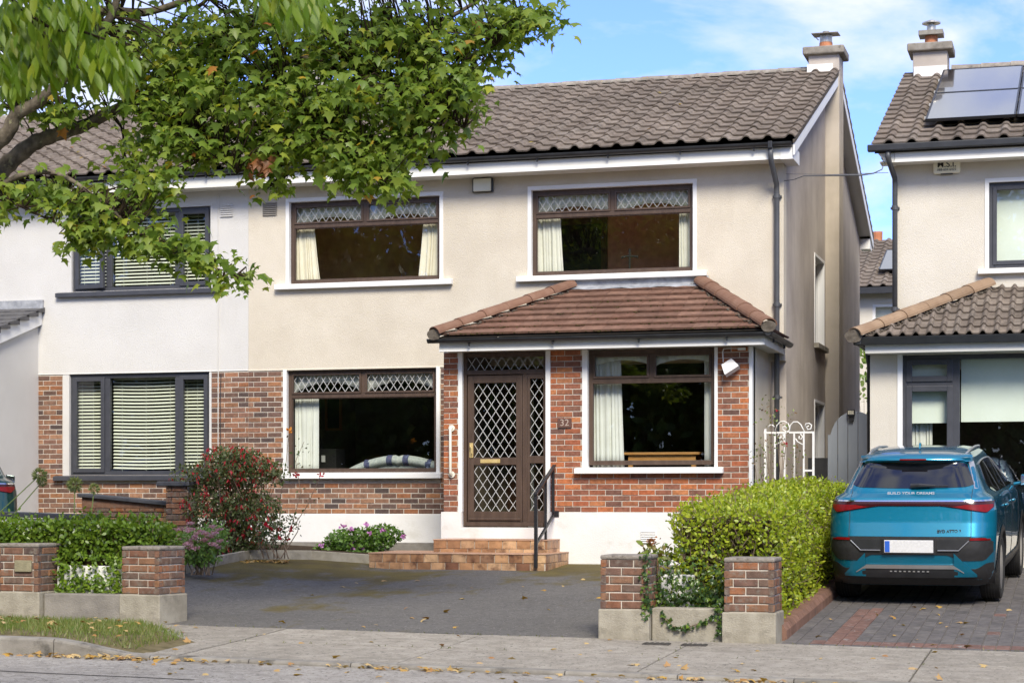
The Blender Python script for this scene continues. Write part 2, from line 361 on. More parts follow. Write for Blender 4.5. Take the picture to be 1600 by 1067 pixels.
# ------------------------------------------------------------------ ground, road, pavement, drives
def zx(X): return 0.0105 * -max(-40.0, min(40.0, X))
def zroad(X): return 0.016 + zx(X)
def zpav(X, Y): return zroad(X) + 0.03 + (Y - 14.8) / 2.4 * 0.079
def zdrive(X, Y):
    a = 0.125 + zx(X); t = (Y - 17.2) / 7.8
    return a + (0.57 - a) * max(0.0, min(1.0, t)) + 0.14 * max(0.0, min(1.0, (-8.7 - X) / 1.9)) * max(0.0, min(1.0, (Y - 18.0) / 5.0))
def D(u, v, dz=0.0):
    """where the pixel's ray meets the rising front drives"""
    lo, hi = 0.003, 0.0105
    for _ in range(40):
        k = (lo + hi) / 2; X = k * ((u - 800) * CT - FPX * ST); Y = k * (FPX * CT + (u - 800) * ST); Z = CAMZ - (v - HOR) * k
        if Z > zdrive(X, Y) + dz: lo = k
        else: hi = k
    return Vector((X, Y, Z))

m_soilg = M('garden_earth', (0.055, 0.045, 0.03), (0.09, 0.075, 0.045), 3, 1.0, 0.8, 40, spec=0.1, spots=[((0.06, 0.085, 0.025), 0.8, 0.5, 0.2)])
m_road = M('worn_asphalt_road', (0.29, 0.268, 0.236), (0.40, 0.373, 0.333), 7, 0.95, 0.9, 220, spec=0.15, big=(0.55, 0.88, 1.1),
           spots=[((0.13, 0.12, 0.105), 24, 0.58, 0.05), ((0.55, 0.52, 0.47), 30, 0.61, 0.04), ((0.26, 0.24, 0.215), 0.7, 0.56, 0.2)])
m_pave = M('concrete_pavement', (0.27, 0.243, 0.202), (0.37, 0.338, 0.285), 6, 0.95, 0.9, 160, vary=0.07, spec=0.15, big=(0.7, 0.85, 1.1),
           spots=[((0.13, 0.118, 0.098), 26, 0.59, 0.05), ((0.22, 0.20, 0.165), 0.9, 0.54, 0.25, (0.5, 1.6, 1)), ((0.50, 0.46, 0.39), 32, 0.62, 0.04)])
m_kerb = M('kerb_concrete', (0.20, 0.185, 0.16), (0.30, 0.28, 0.245), 5, 0.95, 0.9, 90, vary=0.08, spec=0.15, spots=[((0.07, 0.065, 0.055), 4, 0.58, 0.15)])
m_tarmac = M('drive_tarmac', (0.122, 0.116, 0.106), (0.150, 0.142, 0.130), 9, 0.9, 0.9, 200, spec=0.25, big=(0.6, 0.88, 1.12),
             spots=[((0.075, 0.069, 0.065), 26, 0.58, 0.05), ((0.29, 0.27, 0.255), 34, 0.62, 0.04)])
# moss lies on the tarmac in streaks near the house
def moss_into(m):
    nt = m.node_tree; bs = nt.nodes['Principled BSDF']; src = bs.inputs['Base Color'].links[0].from_socket
    tc = N(nt, 'ShaderNodeTexCoord'); mp = N(nt, 'ShaderNodeMapping'); mp.inputs['Scale'].default_value = (0.75, 0.42, 1); L(nt, tc.outputs['Object'], mp.inputs[0])
    nz = N(nt, 'ShaderNodeTexNoise', i_Scale=1.35, i_Detail=8.0, i_Roughness=0.68); L(nt, mp.outputs[0], nz.inputs['Vector'])
    sp = N(nt, 'ShaderNodeSeparateXYZ'); L(nt, tc.outputs['Object'], sp.inputs[0])
    mr = N(nt, 'ShaderNodeMapRange'); mr.inputs[1].default_value = 18.6; mr.inputs[2].default_value = 24.6; mr.inputs[3].default_value = -0.04; mr.inputs[4].default_value = 0.115; L(nt, sp.outputs['Y'], mr.inputs[0])
    mr2 = N(nt, 'ShaderNodeMapRange'); mr2.inputs[1].default_value = -8.8; mr2.inputs[2].default_value = -5.0; mr2.inputs[3].default_value = 0.055; mr2.inputs[4].default_value = -0.03; L(nt, sp.outputs['X'], mr2.inputs[0])
    a = N(nt, 'ShaderNodeMath', operation='ADD'); L(nt, nz.outputs['Fac'], a.inputs[0]); L(nt, mr.outputs[0], a.inputs[1])
    b = N(nt, 'ShaderNodeMath', operation='ADD'); L(nt, a.outputs[0], b.inputs[0]); L(nt, mr2.outputs[0], b.inputs[1])
    cr = N(nt, 'ShaderNodeValToRGB'); cr.color_ramp.elements[0].position = 0.565; cr.color_ramp.elements[1].position = 0.655; cr.color_ramp.elements[1].color = (0.9, 0.9, 0.9, 1); L(nt, b.outputs[0], cr.inputs[0])
    n2 = N(nt, 'ShaderNodeTexNoise', i_Scale=3.0, i_Detail=3.0); L(nt, tc.outputs['Object'], n2.inputs['Vector'])
    c2 = N(nt, 'ShaderNodeMixRGB'); c2.inputs[1].default_value = (0.060, 0.046, 0.028, 1); c2.inputs[2].default_value = (0.17, 0.135, 0.030, 1); L(nt, n2.outputs['Fac'], c2.inputs[0])
    mx = N(nt, 'ShaderNodeMixRGB'); L(nt, cr.outputs[0], mx.inputs[0]); L(nt, src, mx.inputs[1]); L(nt, c2.outputs[0], mx.inputs[2]); L(nt, mx.outputs[0], bs.inputs['Base Color'])
moss_into(m_tarmac)

def sheet(name, xs, ys, zf, m, label=None, kind='structure', parent=None):
    mb = MB(); mb.grid([[(x, y, zf(x, y)) for x in xs] for y in ys])
    o = mb.build(name, m, parent)
    if parent is None: tag(o, label, None, None, kind)
    return o
def zground(X, Y):
    if Y < 14.7: return zroad(X) - 0.06
    if Y < 17.2: return zpav(X, Y) - 0.06
    return zdrive(X, Y) - 0.06
gx = [-1500, -400, -120, -40, -20, -14] + list(np.linspace(-12, -8, 17)) + [-6, -4, 0, 5, 15, 40, 150, 400, 1500]; gy = [-900, -250, -80, -25, -5, 5, 12, 14.69, 14.71, 17.19, 17.21] + list(np.linspace(17.6, 25.0, 16)) + [30, 60, 150, 500, 2500]
sheet('ground', gx, gy, zground, m_soilg, 'earth of gardens and land around the houses')
sheet('road', [-120, -40, -20, -10, -5, 0, 5, 15, 40, 120], [-3.5, 4, 10, 14.74], lambda x, y: zroad(x) + (0 if y > 3 else 0.0), m_road, 'worn pale grey asphalt road along the kerb')
m_seam = M('road_seam', (0.05, 0.046, 0.04), (0.08, 0.074, 0.065), 20, 0.95, 0.5, 80, spec=0.1)
mb = MB()
a, b = P(0, 1055, 13.9), P(262, 1068, 13.9)
for i in range(24):
    x0 = -16 + i * 0.4; y0 = 13.72 - 0.018 * i + 0.01 * math.sin(i * 1.7); y1 = 13.72 - 0.018 * (i + 1) + 0.01 * math.sin((i + 1) * 1.7)
    mb.quad((x0, y0, zroad(x0) + 0.004), (x0 + 0.4, y1, zroad(x0 + 0.4) + 0.004), (x0 + 0.4, y1 + 0.03, zroad(x0 + 0.4) + 0.004), (x0, y0 + 0.03, zroad(x0) + 0.004))
tag(mb.build('road_seam', m_seam), None, None, None, 'structure')

# pavement: bays of concrete with open joints
pv = MB().grid([[(x, y, zpav(x, y) - 0.03) for x in (-60, -20, 0, 20, 60)] for y in (14.85, 17.2)]).build('pavement', m_soilg)
tag(pv, 'pale concrete pavement in cast bays', None, None, 'structure')
joints = [-40, -34, -28, -24, -20, -17, -14.2, -11.8, -9.6, -7.3, -5.35, -3.35, -1.25, 0.9, 3, 6, 10, 15, 22, 30]
for i in range(len(joints) - 1):
    a, b = joints[i] + 0.007, joints[i + 1] - 0.007
    xs = np.linspace(a, b, 5); mb = MB()
    k = 0.0015 * (i % 3)
    for y0, y1 in ((14.885, 16.02), (16.035, 17.2)) if -9.7 < a < -1.0 else ((14.885, 17.2),):
        top = [[(x, y, zpav(x, y) + k + 0.0025 * math.sin(3 * x + 2 * y)) for x in xs] for y in np.linspace(y0, y1, 5)]
        mb.grid(top)
        for r in (top[0], top[-1]): mb.grid([r, [(p[0], p[1], p[2] - 0.05) for p in r]])
        for c in (0, -1): mb.grid([[r[c] for r in top], [(r[c][0], r[c][1], r[c][2] - 0.05) for r in top]])
    mb.build('pavement_slab', m_pave, pv)

# kerb: laid stones, raised beside the verge, dropped at the drives
kb = MB().box(-60, 60, 14.74, 14.86, -0.9, -0.6).build('kerb', m_kerb); tag(kb, 'weathered concrete kerb between road and pavement', None, None, 'structure')
def kerb_up(x):
    t = max(0.0, min(1.0, (-7.55 - x) / 0.95)); t = t * t * (3 - 2 * t)
    return zroad(x) + 0.036 + 0.115 * t
x = -30.0
while x < 12:
    x1 = x + 0.9; g = 0.005; mb = MB(); xs = np.linspace(x + g, x1 - g, 5); j = random.uniform(-0.003, 0.003)
    rows = [[(q, 14.735 + j, zroad(q) - 0.05) for q in xs], [(q, 14.735 + j, kerb_up(q) - 0.022) for q in xs], [(q, 14.742 + j, kerb_up(q) - 0.007) for q in xs], [(q, 14.757 + j, kerb_up(q)) for q in xs], [(q, 14.875, kerb_up(q)) for q in xs], [(q, 14.878, kerb_up(q) - 0.12) for q in xs]]
    mb.grid(rows); mb.quad(*[r[0] for r in rows]); mb.quad(*[r[-1] for r in rows])
    mb.build('kerb_stone', m_kerb, kb, fix=False); x = x1

# drives
xs = np.linspace(-10.6, -3.75, 30); ys = np.linspace(17.2, 26.5, 40)
sheet('tarmac_driveway', xs, ys, lambda x, y: zdrive(x, y) + 0.004 * math.sin(1.7 * x + 0.6 * y) * math.sin(0.9 * y), m_tarmac, 'dark grey tarmac driveway with moss streaks')
sheet('left_driveway', np.linspace(-40, -12.3, 12), np.linspace(17.2, 26.5, 12), lambda x, y: zdrive(x, y), m_tarmac, 'tarmac driveway of the white house')

# paved drive with the car
m_pav_g = M('grey_paver', (0, 0, 0), rand=[(0.105, 0.098, 0.095), (0.135, 0.125, 0.12), (0.12, 0.11, 0.107), (0.15, 0.138, 0.13)], scale=14, rough=0.92, bump=0.7, bscale=90, spec=0.2,
            spots=[((0.26, 0.255, 0.24), 22, 0.69, 0.06)])
m_pav_gj = M('grey_paver_joined', (0, 0, 0), rand=[(0.105, 0.098, 0.095), (0.135, 0.125, 0.12), (0.12, 0.11, 0.107), (0.15, 0.138, 0.13)], island=True, scale=14, rough=0.92, bump=0.7, bscale=90, spec=0.2,
            spots=[((0.26, 0.255, 0.24), 22, 0.69, 0.06)])
m_pav_r = M('red_paver', (0, 0, 0), rand=[(0.17, 0.098, 0.08), (0.20, 0.12, 0.098), (0.15, 0.09, 0.075)], scale=14, rough=0.92, bump=0.7, bscale=90, spec=0.2, spots=[((0.26, 0.25, 0.23), 16, 0.60, 0.08)])
pd = MB().grid([[(x, y, zdrive(x, y) - 0.012) for x in np.linspace(-2.72, 4, 8)] for y in np.linspace(17.2, 26.8, 12)]).build('paved_driveway', m_conc_dark)
tag(pd, 'block paved driveway with red border under the blue car', None, None, 'structure')
PW, PL, PG = 0.124, 0.248, 0.006
def paver_mesh(w, l, m):
    b = 0.006; z0, z1 = -0.02, 0.0
    x0, x1, y0, y1 = -w / 2, w / 2, -l / 2, l / 2
    mb = MB(); lo = [(x0, y0, z0), (x1, y0, z0), (x1, y1, z0), (x0, y1, z0)]; mi = [(x0, y0, z1 - b), (x1, y0, z1 - b), (x1, y1, z1 - b), (x0, y1, z1 - b)]
    hi = [(x0 + b, y0 + b, z1), (x1 - b, y0 + b, z1), (x1 - b, y1 - b, z1), (x0 + b, y1 - b, z1)]
    mb.v = lo + mi + hi
    for o in (0, 4):
        for i in range(4): j = (i + 1) % 4; mb.f.append((o + i, o + j, o + 4 + j, o + 4 + i))
    mb.f.append((8, 9, 10, 11))
    return mb
pmesh = {}
for nm, mt in (('g', m_pav_g), ('r', m_pav_r)):
    for k, (w_, l_) in (('l', (PW - PG, PL - PG)), ('h', (PW - PG, PL / 2 - PG))):
        me = paver_mesh(w_, l_, mt).mesh('paver'); me.materials.append(mt); pmesh[nm + k] = me
pav = []
x0 = -2.58; ncol = 34
for c in range(ncol):
    X = x0 + (c + 0.5) * PW
    pav.append((X, 17.21 + PL / 4, 'gh')); pav.append((X, 17.21 + PL / 2 + PL / 2, 'rl' if c > 1 else 'gl'))
    y = 17.21 + PL * 1.5 + (PL / 2 if c % 2 else 0)
    if c % 2: pav.append((X, 17.21 + PL * 1.5 + PL / 4, ('r' if c in (3, 4) else 'g') + 'h'))
    while y < 25.2:
        red = c in (3, 4) or (random.random() < 0.012 and c > 4)
        pav.append((X, y + PL / 2, ('r' if red else 'g') + 'l')); y += PL
pav.sort(key=lambda p: (p[1] - 17.2) + (3 if p[0] > 0.3 else 0))
rest = MB()
for i, (X, Y, k) in enumerate(pav):
    sl = math.atan2(zdrive(X, Y + 0.1) - zdrive(X, Y - 0.1), 0.2); z = zdrive(X, Y) + random.uniform(-0.002, 0.002)
    if i < 300:
        inst('paver', pmesh[k], pd, (X, Y, z), (sl + random.uniform(-0.006, 0.006), random.uniform(-0.008, 0.008) + 0.0105, random.uniform(-0.01, 0.01)))
    elif X < 1.2:
        m4 = Matrix.Translation((X, Y, z)) @ Euler((sl, 0.0105, random.uniform(-0.01, 0.01))).to_matrix().to_4x4(); n = len(rest.v)
        for v in pmesh[k].vertices: rest.v.append(tuple(m4 @ v.co))
        for p in pmesh[k].polygons: rest.f.append(tuple(n + q for q in p.vertices))
ro = rest.build('far_pavers', m_pav_gj, pd, fix=False); ro['kind'] = 'stuff'

# red-brown edging blocks between hedge and paved drive
m_edge = M('brown_edging_block', (0.15, 0.085, 0.06), (0.22, 0.125, 0.09), 8, 0.92, 0.7, 80, vary=0.12, spec=0.2, spots=[((0.10, 0.09, 0.075), 9, 0.62, 0.12)])
ed = thing('drive_edging', 'row of red-brown edging blocks between the tall hedge and the paved drive', 'edging', (-2.62, 17.7, zdrive(-2.6, 17.7)))
y = 17.55
while y < 24.6:
    z = zdrive(-2.62, y); mb = MB(); h = 0.13
    pr_ = [(-2.72, 0, -0.04), (-2.56, 0, -0.04), (-2.565, 0, h - 0.05), (-2.60, 0, h), (-2.72, 0, h)]
    mb.prism([(p[0], y + 0.004, z + p[2]) for p in pr_], (0, 0.296, 0.0137)); mb.build('edging_block', m_edge, ed); y += 0.3

# planting bed with concrete edging at the left of the drive
E0, E1, E2, E3 = D(286, 896), D(388, 873), D(487, 873.5), Vector((-9.03, 24.42, 0.58)); print('edge', E0, E1, E2)
m_bed = M('bed_soil', (0.035, 0.025, 0.017), (0.07, 0.05, 0.033), 12, 1.0, 1.0, 40, spec=0.05)
bedp = [(E0.x - 0.05, 18.3), (E0.x, E0.y), (E1.x, E1.y), (E2.x, E2.y), (E3.x, E3.y), (E3.x, 26.5), (-11.85, 26.5), (-11.85, 18.3)]
mb = MB(); mb.v = [(x_, y_, zdrive(x_, y_) + 0.075) for x_, y_ in bedp]; mb.f = [(0, 1, 7), (1, 2, 6, 7), (2, 3, 4, 5, 6)]
tag(mb.build('planting_bed', m_bed), 'dark soil bed along the front of the house', None, None, 'structure')
be = thing('bed_edging', 'pale concrete edging around the planting bed beside the tarmac', 'edging', (E1.x, E1.y, E1.z))
def edge_run(a, b, step=0.91):
    d = Vector((b.x - a.x, b.y - a.y)); n = max(1, round(d.length / step))
    for i in range(n):
        p, q = a.lerp(b, i / n + 0.004), a.lerp(b, (i + 1) / n - 0.004)
        p.z = zdrive(p.x, p.y); q.z = zdrive(q.x, q.y)
        MB().beam(p + Vector((0, 0, 0.045)), q + Vector((0, 0, 0.045)), 0.065, 0.15).build('edging_stone', m_concrete, be, bevel=0.008)
edge_run(Vector((E0.x - 0.05, 18.4, 0)), E0); edge_run(E0, E1); edge_run(E1, E2); edge_run(E2, E3)

# two cast covers let into the pavement
m_iron = M('iron_cover', (0.045, 0.04, 0.036), (0.075, 0.068, 0.06), 20, 0.8, 0.8, 90)
for u0, u1, v, lb in ((1006, 1047, 1005, 'narrow dark iron cover in pavement nearer the tarmac drive'), (1066, 1105, 1007, 'narrow dark iron cover in pavement nearer the paved drive')):
    a, b = P(u0, v, 16.9), P(u1, v, 16.9); z = zpav(a.x, 16.9)
    t = thing('pavement_cover', lb, 'cover', ((a.x + b.x) / 2, 16.9, z), 'covers in the pavement')
    MB().box(a.x, b.x, 16.82, 16.95, z - 0.03, z + 0.009).build('cover_plate', m_iron, t)
    mb = MB()
    for i in range(5):
        x_ = a.x + (b.x - a.x) * (i + 0.5) / 5; mb.box(x_ - 0.012, x_ + 0.012, 16.835, 16.935, z + 0.004, z + 0.014)
    mb.build('cover_rib', m_iron, t)
# ------------------------------------------------------------------ house building kit
def brick_mesh(m, w=0.215, h=0.065, d=0.03, b=0.004):
    x0, x1, z0, z1 = -w / 2, w / 2, -h / 2, h / 2; mb = MB()
    mb.v = [(x0, d, z0), (x1, d, z0), (x1, d, z1), (x0, d, z1), (x0, b, z0), (x1, b, z0), (x1, b, z1), (x0, b, z1), (x0 + b, 0, z0 + b), (x1 - b, 0, z0 + b), (x1 - b, 0, z1 - b), (x0 + b, 0, z1 - b)]
    for o in (0, 4):
        for i in range(4): j = (i + 1) % 4; mb.f.append((o + i, o + j, o + 4 + j, o + 4 + i))
    mb.f.append((8, 9, 10, 11))
    me = mb.mesh('brick'); me.materials.append(m); return me
def brick_spans(x0, x1, z0, z1, holes, pitch=0.225, course=0.075):
    out = []; nz = int(round((z1 - z0) / course)); ch = (z1 - z0) / nz
    for r in range(nz):
        zc = z0 + (r + 0.5) * ch; x = x0 - (pitch / 2 if r % 2 else 0) - 0.03
        segs = [(x0, x1)]
        for h in holes:
            if h[2] < zc + 0.02 and zc - 0.02 < h[3]:
                n = []
                for a, b in segs:
                    if h[0] > a and h[0] < b: n.append((a, h[0]))
                    if h[1] < b and h[1] > a: n.append((h[1], b))
                    if h[1] <= a or h[0] >= b: n.append((a, b))
                segs = n
        while x < x1:
            for a, b in segs:
                p, q = max(x + 0.005, a), min(x + pitch - 0.005, b)
                if q - p > 0.025: out.append((p, q, zc, ch))
            x += pitch
    return out
def lay(parent, me, spans, yf, name='brick'):
    for p, q, z, ch in spans:
        inst(name, me, parent, ((p + q) / 2, yf + random.uniform(-0.002, 0.003), z + random.uniform(-0.0015, 0.0015)), (0, random.uniform(-0.006, 0.006), 0), ((q - p) / 0.215, 1, (ch - 0.010) / 0.065))
def joined(parent, me, spans, yf, m, name):
    mb = MB()
    for p, q, z, ch in spans:
        n = len(mb.v); sx = (q - p) / 0.215; dy = random.uniform(-0.002, 0.003)
        mb.v += [((p + q) / 2 + v.co.x * sx, yf + dy + v.co.y, z + v.co.z) for v in me.vertices]; mb.f += [tuple(n + i for i in f.vertices) for f in me.polygons]
    o = mb.build(name, m, parent, fix=False); o['kind'] = 'stuff'; return o
me_brick_porch = brick_mesh(m_brick_porch); me_brick_old = brick_mesh(m_brick_old)

def room(house, x0, x1, y0, y1, z0, z1, mw, mf, name='room'):
    mb = MB()
    mb.quad((x0, y1, z0), (x1, y1, z0), (x1, y1, z1), (x0, y1, z1)); mb.quad((x0, y0, z0), (x0, y1, z0), (x0, y1, z1), (x0, y0, z1)); mb.quad((x1, y0, z0), (x1, y1, z0), (x1, y1, z1), (x1, y0, z1))
    mb.quad((x0, y0, z1), (x1, y0, z1), (x1, y1, z1), (x0, y1, z1))
    o = mb.build(name + '_wall', mw, house, fix=False)
    MB().quad((x0, y0, z0), (x1, y0, z0), (x1, y1, z0), (x0, y1, z0)).build(name + '_floor', mf, o, fix=False)
    return o
def lattice(mb, x0, x1, z0, z1, y, dx, dz, t=0.0042):
    """lead strips in diamonds, cut to the pane"""
    n = int((x1 - x0) / dx + (z1 - z0) / dz) + 3
    for sgn in (1, -1):
        for i in range(-n, n + 1):
            xa = x0 + i * dx + (0 if sgn == 1 else 0); pts = []
            # x = xa + sgn*(z-z0)*dx/dz
            za, zb = z0, z1; k = sgn * dx / dz
            lo, hi = sorted(((x0 - xa) / k, (x1 - xa) / k)); za = max(z0, z0 + lo); zb = min(z1, z0 + hi)
            if zb - za < 0.006: continue
            mb.beam((xa + (za - z0) * k, y, za), (xa + (zb - z0) * k, y, zb), 0.003, 2 * t, (sgn * 1.0, 0, -1.0 * abs(k)))
def frames(rects, y0, y1, mb=None):
    mb = mb or MB()
    for a, b, c, d in rects: mb.box(a, b, y0, y1, c, d)
    return mb
def rect_frame(x0, x1, z0, z1, t):
    return [(x0, x0 + t, z0, z1), (x1 - t, x1, z0, z1), (x0 + t, x1 - t, z0, z0 + t), (x0 + t, x1 - t, z1 - t, z1)]
def brown_window(house, x0, x1, z0, z1, yf, zt, xm, lead=True, sill=True, sill_ext=0.2, surround_top=True, glass=None, sill_z=None):
    glass = glass or m_glass
    t = 0.055; ya, yb = yf + 0.075, yf + 0.14
    mb = frames(rect_frame(x0, x1, z0, z1, t), ya, yb)
    mb.box(x0 + t, x1 - t, ya + 0.002, yb, zt - 0.03, zt + 0.03); mb.box(xm - 0.032, xm + 0.032, ya + 0.001, yb, zt + 0.03, z1 - t)
    for a, b in ((x0 + t, xm - 0.032), (xm + 0.032, x1 - t)):
        for r in rect_frame(a, b, zt + 0.03, z1 - t, 0.028): mb.box(r[0], r[1], ya - 0.012, ya + 0.03, r[2], r[3])
    for r in rect_frame(x0 + t, x1 - t, z0 + t, zt - 0.03, 0.012): mb.box(r[0], r[1], ya + 0.012, ya + 0.04, r[2], r[3])
    wnd = mb.build('window', m_brown, house, bevel=0.004)
    yg = ya + 0.035
    for a, b, c, d in ((x0 + t, x1 - t, z0 + t, zt - 0.03), (x0 + t, xm - 0.032, zt + 0.03, z1 - t), (xm + 0.032, x1 - t, zt + 0.03, z1 - t)):
        MB().quad((a, yg, c), (b, yg, c), (b, yg, d), (a, yg, d)).build('pane', glass, wnd, fix=False)
    if lead:
        for a, b in ((x0 + t + 0.028, xm - 0.06), (xm + 0.06, x1 - t - 0.028)):
            mb = MB(); lattice(mb, a, b, zt + 0.058, z1 - t - 0.028, yg - 0.004, 0.115, 0.17, 0.0034); mb.build('lead_lattice', m_lead, wnd)
    s = 0.052
    mb = MB(); mb.box(x0 - s, x0 + 0.004, yf - 0.012, ya - 0.002, z0 - 0.02, z1 + (s if surround_top else 0)); mb.box(x1 - 0.004, x1 + s, yf - 0.012, ya - 0.002, z0 - 0.02, z1 + (s if surround_top else 0))
    if surround_top: mb.box(x0 + 0.004, x1 - 0.004, yf - 0.012, ya - 0.002, z1 - 0.004, z1 + s)
    mb.build('surround', m_white, wnd, bevel=0.004)
    if sill:
        sz = sill_z or z0
        MB().prism([(x0 - sill_ext, yf - 0.09, sz - 0.085), (x0 - sill_ext, yf - 0.09, sz - 0.012), (x0 - sill_ext, yf + 0.076, sz + 0.008), (x0 - sill_ext, yf + 0.076, sz - 0.085)], (x1 - x0 + 2 * sill_ext, 0, 0)).build('sill', m_white, wnd, bevel=0.006)
    return wnd
def curtain(x0, x1, z0, z1, y, label, m=None, taper=0.0, folds=7, depth=0.03, group=None, side=1):
    """hanging cloth with pleats; taper narrows the top on one side"""
    rows = []; sd_ = x0 * 7.3
    for i in range(9):
        t = i / 8; z = z1 + (z0 - z1) * t; a, b = x0, x1
        k = taper * (1 - t) ** 0.8
        if side > 0: b = x1 - k
        else: a = x0 + k
        rows.append([(a + (b - a) * (j / 64 + 0.012 * math.sin(j * 0.9 + sd_)), y + depth * (0.55 + 0.45 * math.sin(j * 0.21 + sd_ * 3)) * math.sin(2 * math.pi * folds * (j / 64 + 0.05 * math.sin(j * 0.17 + sd_)) + 0.7 * math.sin(t * 2.6 + j * 0.11)) * (0.5 + 0.5 * t), z) for j in range(65)])
    mb = MB().grid(rows)
    o = mb.build('curtain', m or m_curtain, None, smooth=True)
    sd = o.modifiers.new('thick', 'SOLIDIFY'); sd.thickness = 0.004
    return tag(o, label, 'curtain', group)
def valance(x0, x1, z1, zmid, zlow, y, label, humps=1, m=None):
    """net pelmet: deep at its ends, arched between them"""
    n = 60; top = []; bot = []
    for j in range(n + 1):
        t = j / n; ph = (t * humps) % 1.0 if t < 1 else 1.0
        a = math.sin(math.pi * ph) ** 0.7 if 0 < ph < 1 else 0.0
        xx = x0 + (x1 - x0) * t; yy = y + 0.012 * math.sin(j * 1.3)
        top.append((xx, yy, z1)); bot.append((xx, yy, zlow + (zmid - zlow) * a))
    mid = [((a[0]), a[1] + 0.006 * math.sin(i * 1.3 + 1), (a[2] + b[2]) / 2) for i, (a, b) in enumerate(zip(top, bot))]
    o = MB().grid([top, mid, bot]).build('window_valance', m or m_net, None, smooth=True)
    sd = o.modifiers.new('thick', 'SOLIDIFY'); sd.thickness = 0.003
    return tag(o, label, 'valance')

# ---- roof tiles
def tile_profile(kind):
    if kind == 'roll':
        return 0.30, 0.42, [(0, 0.004), (0.03, 0), (0.15, 0.0), (0.175, 0.010), (0.198, 0.036), (0.222, 0.047), (0.250, 0.046), (0.272, 0.034), (0.290, 0.010), (0.302, 0.004)], 0.020, 0.026
    if kind == 'double':
        return 0.165, 0.38, [(0, 0.004), (0.02, 0), (0.075, 0), (0.092, 0.014), (0.108, 0.036), (0.126, 0.045), (0.144, 0.036), (0.158, 0.012), (0.167, 0.004)], 0.018, 0.024
    return 0.30, 0.36, [(0, 0.0), (0.292, 0.0), (0.294, -0.006), (0.297, -0.006), (0.299, 0.0)], 0.030, 0.034
def tile_mesh(kind, m):
    wd, ln, pr, lip, tilt = tile_profile(kind); mb = MB()
    gauge = {'roll': 0.345, 'double': 0.30, 'flat': 0.265}[kind]
    def z(y): return tilt * (1 - y / gauge)
    f = [(x, 0, h + z(0)) for x, h in pr]; bk = [(x, ln, h + z(ln)) for x, h in pr]; lo = [(x, 0.002, h + z(0) - lip) for x, h in pr]; lob = [(x, ln * 0.5, h + z(ln * 0.5) - lip * 0.9) for x, h in pr]
    mb.grid([f, bk]); mb.grid([lo, f]); mb.grid([lob, lo])
    mb.quad(f[0], bk[0], lob[0], lo[0]); mb.quad(f[-1], lo[-1], lob[-1], bk[-1])
    me = mb.mesh('roof_tile', fix=False); me.materials.append(m); return me, wd, gauge
def clipped(me, mat, planes):
    bm = bmesh.new(); bm.from_mesh(me); bm.transform(mat)
    for co, no in planes:
        bmesh.ops.bisect_plane(bm, geom=bm.verts[:] + bm.edges[:] + bm.faces[:], plane_co=co, plane_no=no, clear_outer=True)
    if not bm.faces: bm.free(); return None
    bm.transform(mat.inverted()); r = bpy.data.meshes.new('roof_tile'); bm.to_mesh(r); bm.free()
    for q in me.materials: r.materials.append(q)
    return r
def tile_slope(parent, kind, m, mj, origin, yaw, pitch, nx, ny, planes=None, keep=300, order=None, pick=None):
    """tiles laid in rows: local x along the eave, local y up the slope"""
    me, wd, gg = tile_mesh(kind, m); rot = Euler((pitch, 0, yaw)); R3 = rot.to_matrix(); todo = []
    for r in range(ny):
        for c in range(nx):
            p = Vector(origin) + R3 @ Vector((c * wd, r * gg, 0)); todo.append((p, r, c))
    if pick: todo = [t for t in todo if pick(*t)]
    if order: todo.sort(key=order)
    rest = MB(); k = 0
    for p, r, c in todo:
        e = Euler((pitch + random.uniform(-0.008, 0.008), random.uniform(-0.006, 0.006), yaw + random.uniform(-0.008, 0.008))); mat = Matrix.Translation(p) @ e.to_matrix().to_4x4(); mm = me
        if planes:
            ins = True; cut = False
            for co, no in planes:
                ds = [(mat @ v.co - Vector(co)).dot(Vector(no)) for v in me.vertices]
                if min(ds) >= -0.005: ins = False
                if max(ds) > 0.0: cut = True
            if not ins: continue
            if cut:
                mm = clipped(me, mat, planes)
                if mm is None or len(mm.polygons) == 0: continue
        if k < keep:
            inst('roof_tile', mm, parent, p, e); k += 1
        else:
            n = len(rest.v); rest.v += [tuple(mat @ v.co) for v in mm.vertices]; rest.f += [tuple(n + i for i in f.vertices) for f in mm.polygons]
    if rest.v:
        o = rest.build('further_roof_tiles', mj, parent, fix=False); o['kind'] = 'stuff'
def ridge_run(parent, a, b, m, name='ridge_tile', step=0.45, r=0.115, up=(0, 0, 1), flat=0.75):
    a, b, up = Vector(a), Vector(b), Vector(up).normalized(); d = b - a; n = max(1, round(d.length / step)); dn = d.normalized(); sd = dn.cross(up).normalized(); up = sd.cross(dn).normalized()
    for i in range(n):
        p, q = a + d * (i / n), a + d * ((i + 1) / n) + dn * 0.012
        mb = MB(); rr = r * (1.0 + 0.03 * ((i * 7) % 3 - 1)); ang = [R(x) for x in range(-5, 186, 19)]
        def ring(c, k, inner=0): return [c + sd * math.cos(t) * (rr * k - inner) + up * (math.sin(t) * (rr * k - inner) * flat) for t in ang]
        o1, o2 = ring(p, 1.08), ring(q, 0.97); i1, i2 = ring(p, 1.08, 0.018), ring(q, 0.97, 0.018)
        mb.grid([o1, o2]); mb.grid([i1, i2]); mb.grid([o1, i1]); mb.grid([o2, i2])
        mb.build(name, m, parent, smooth=False)
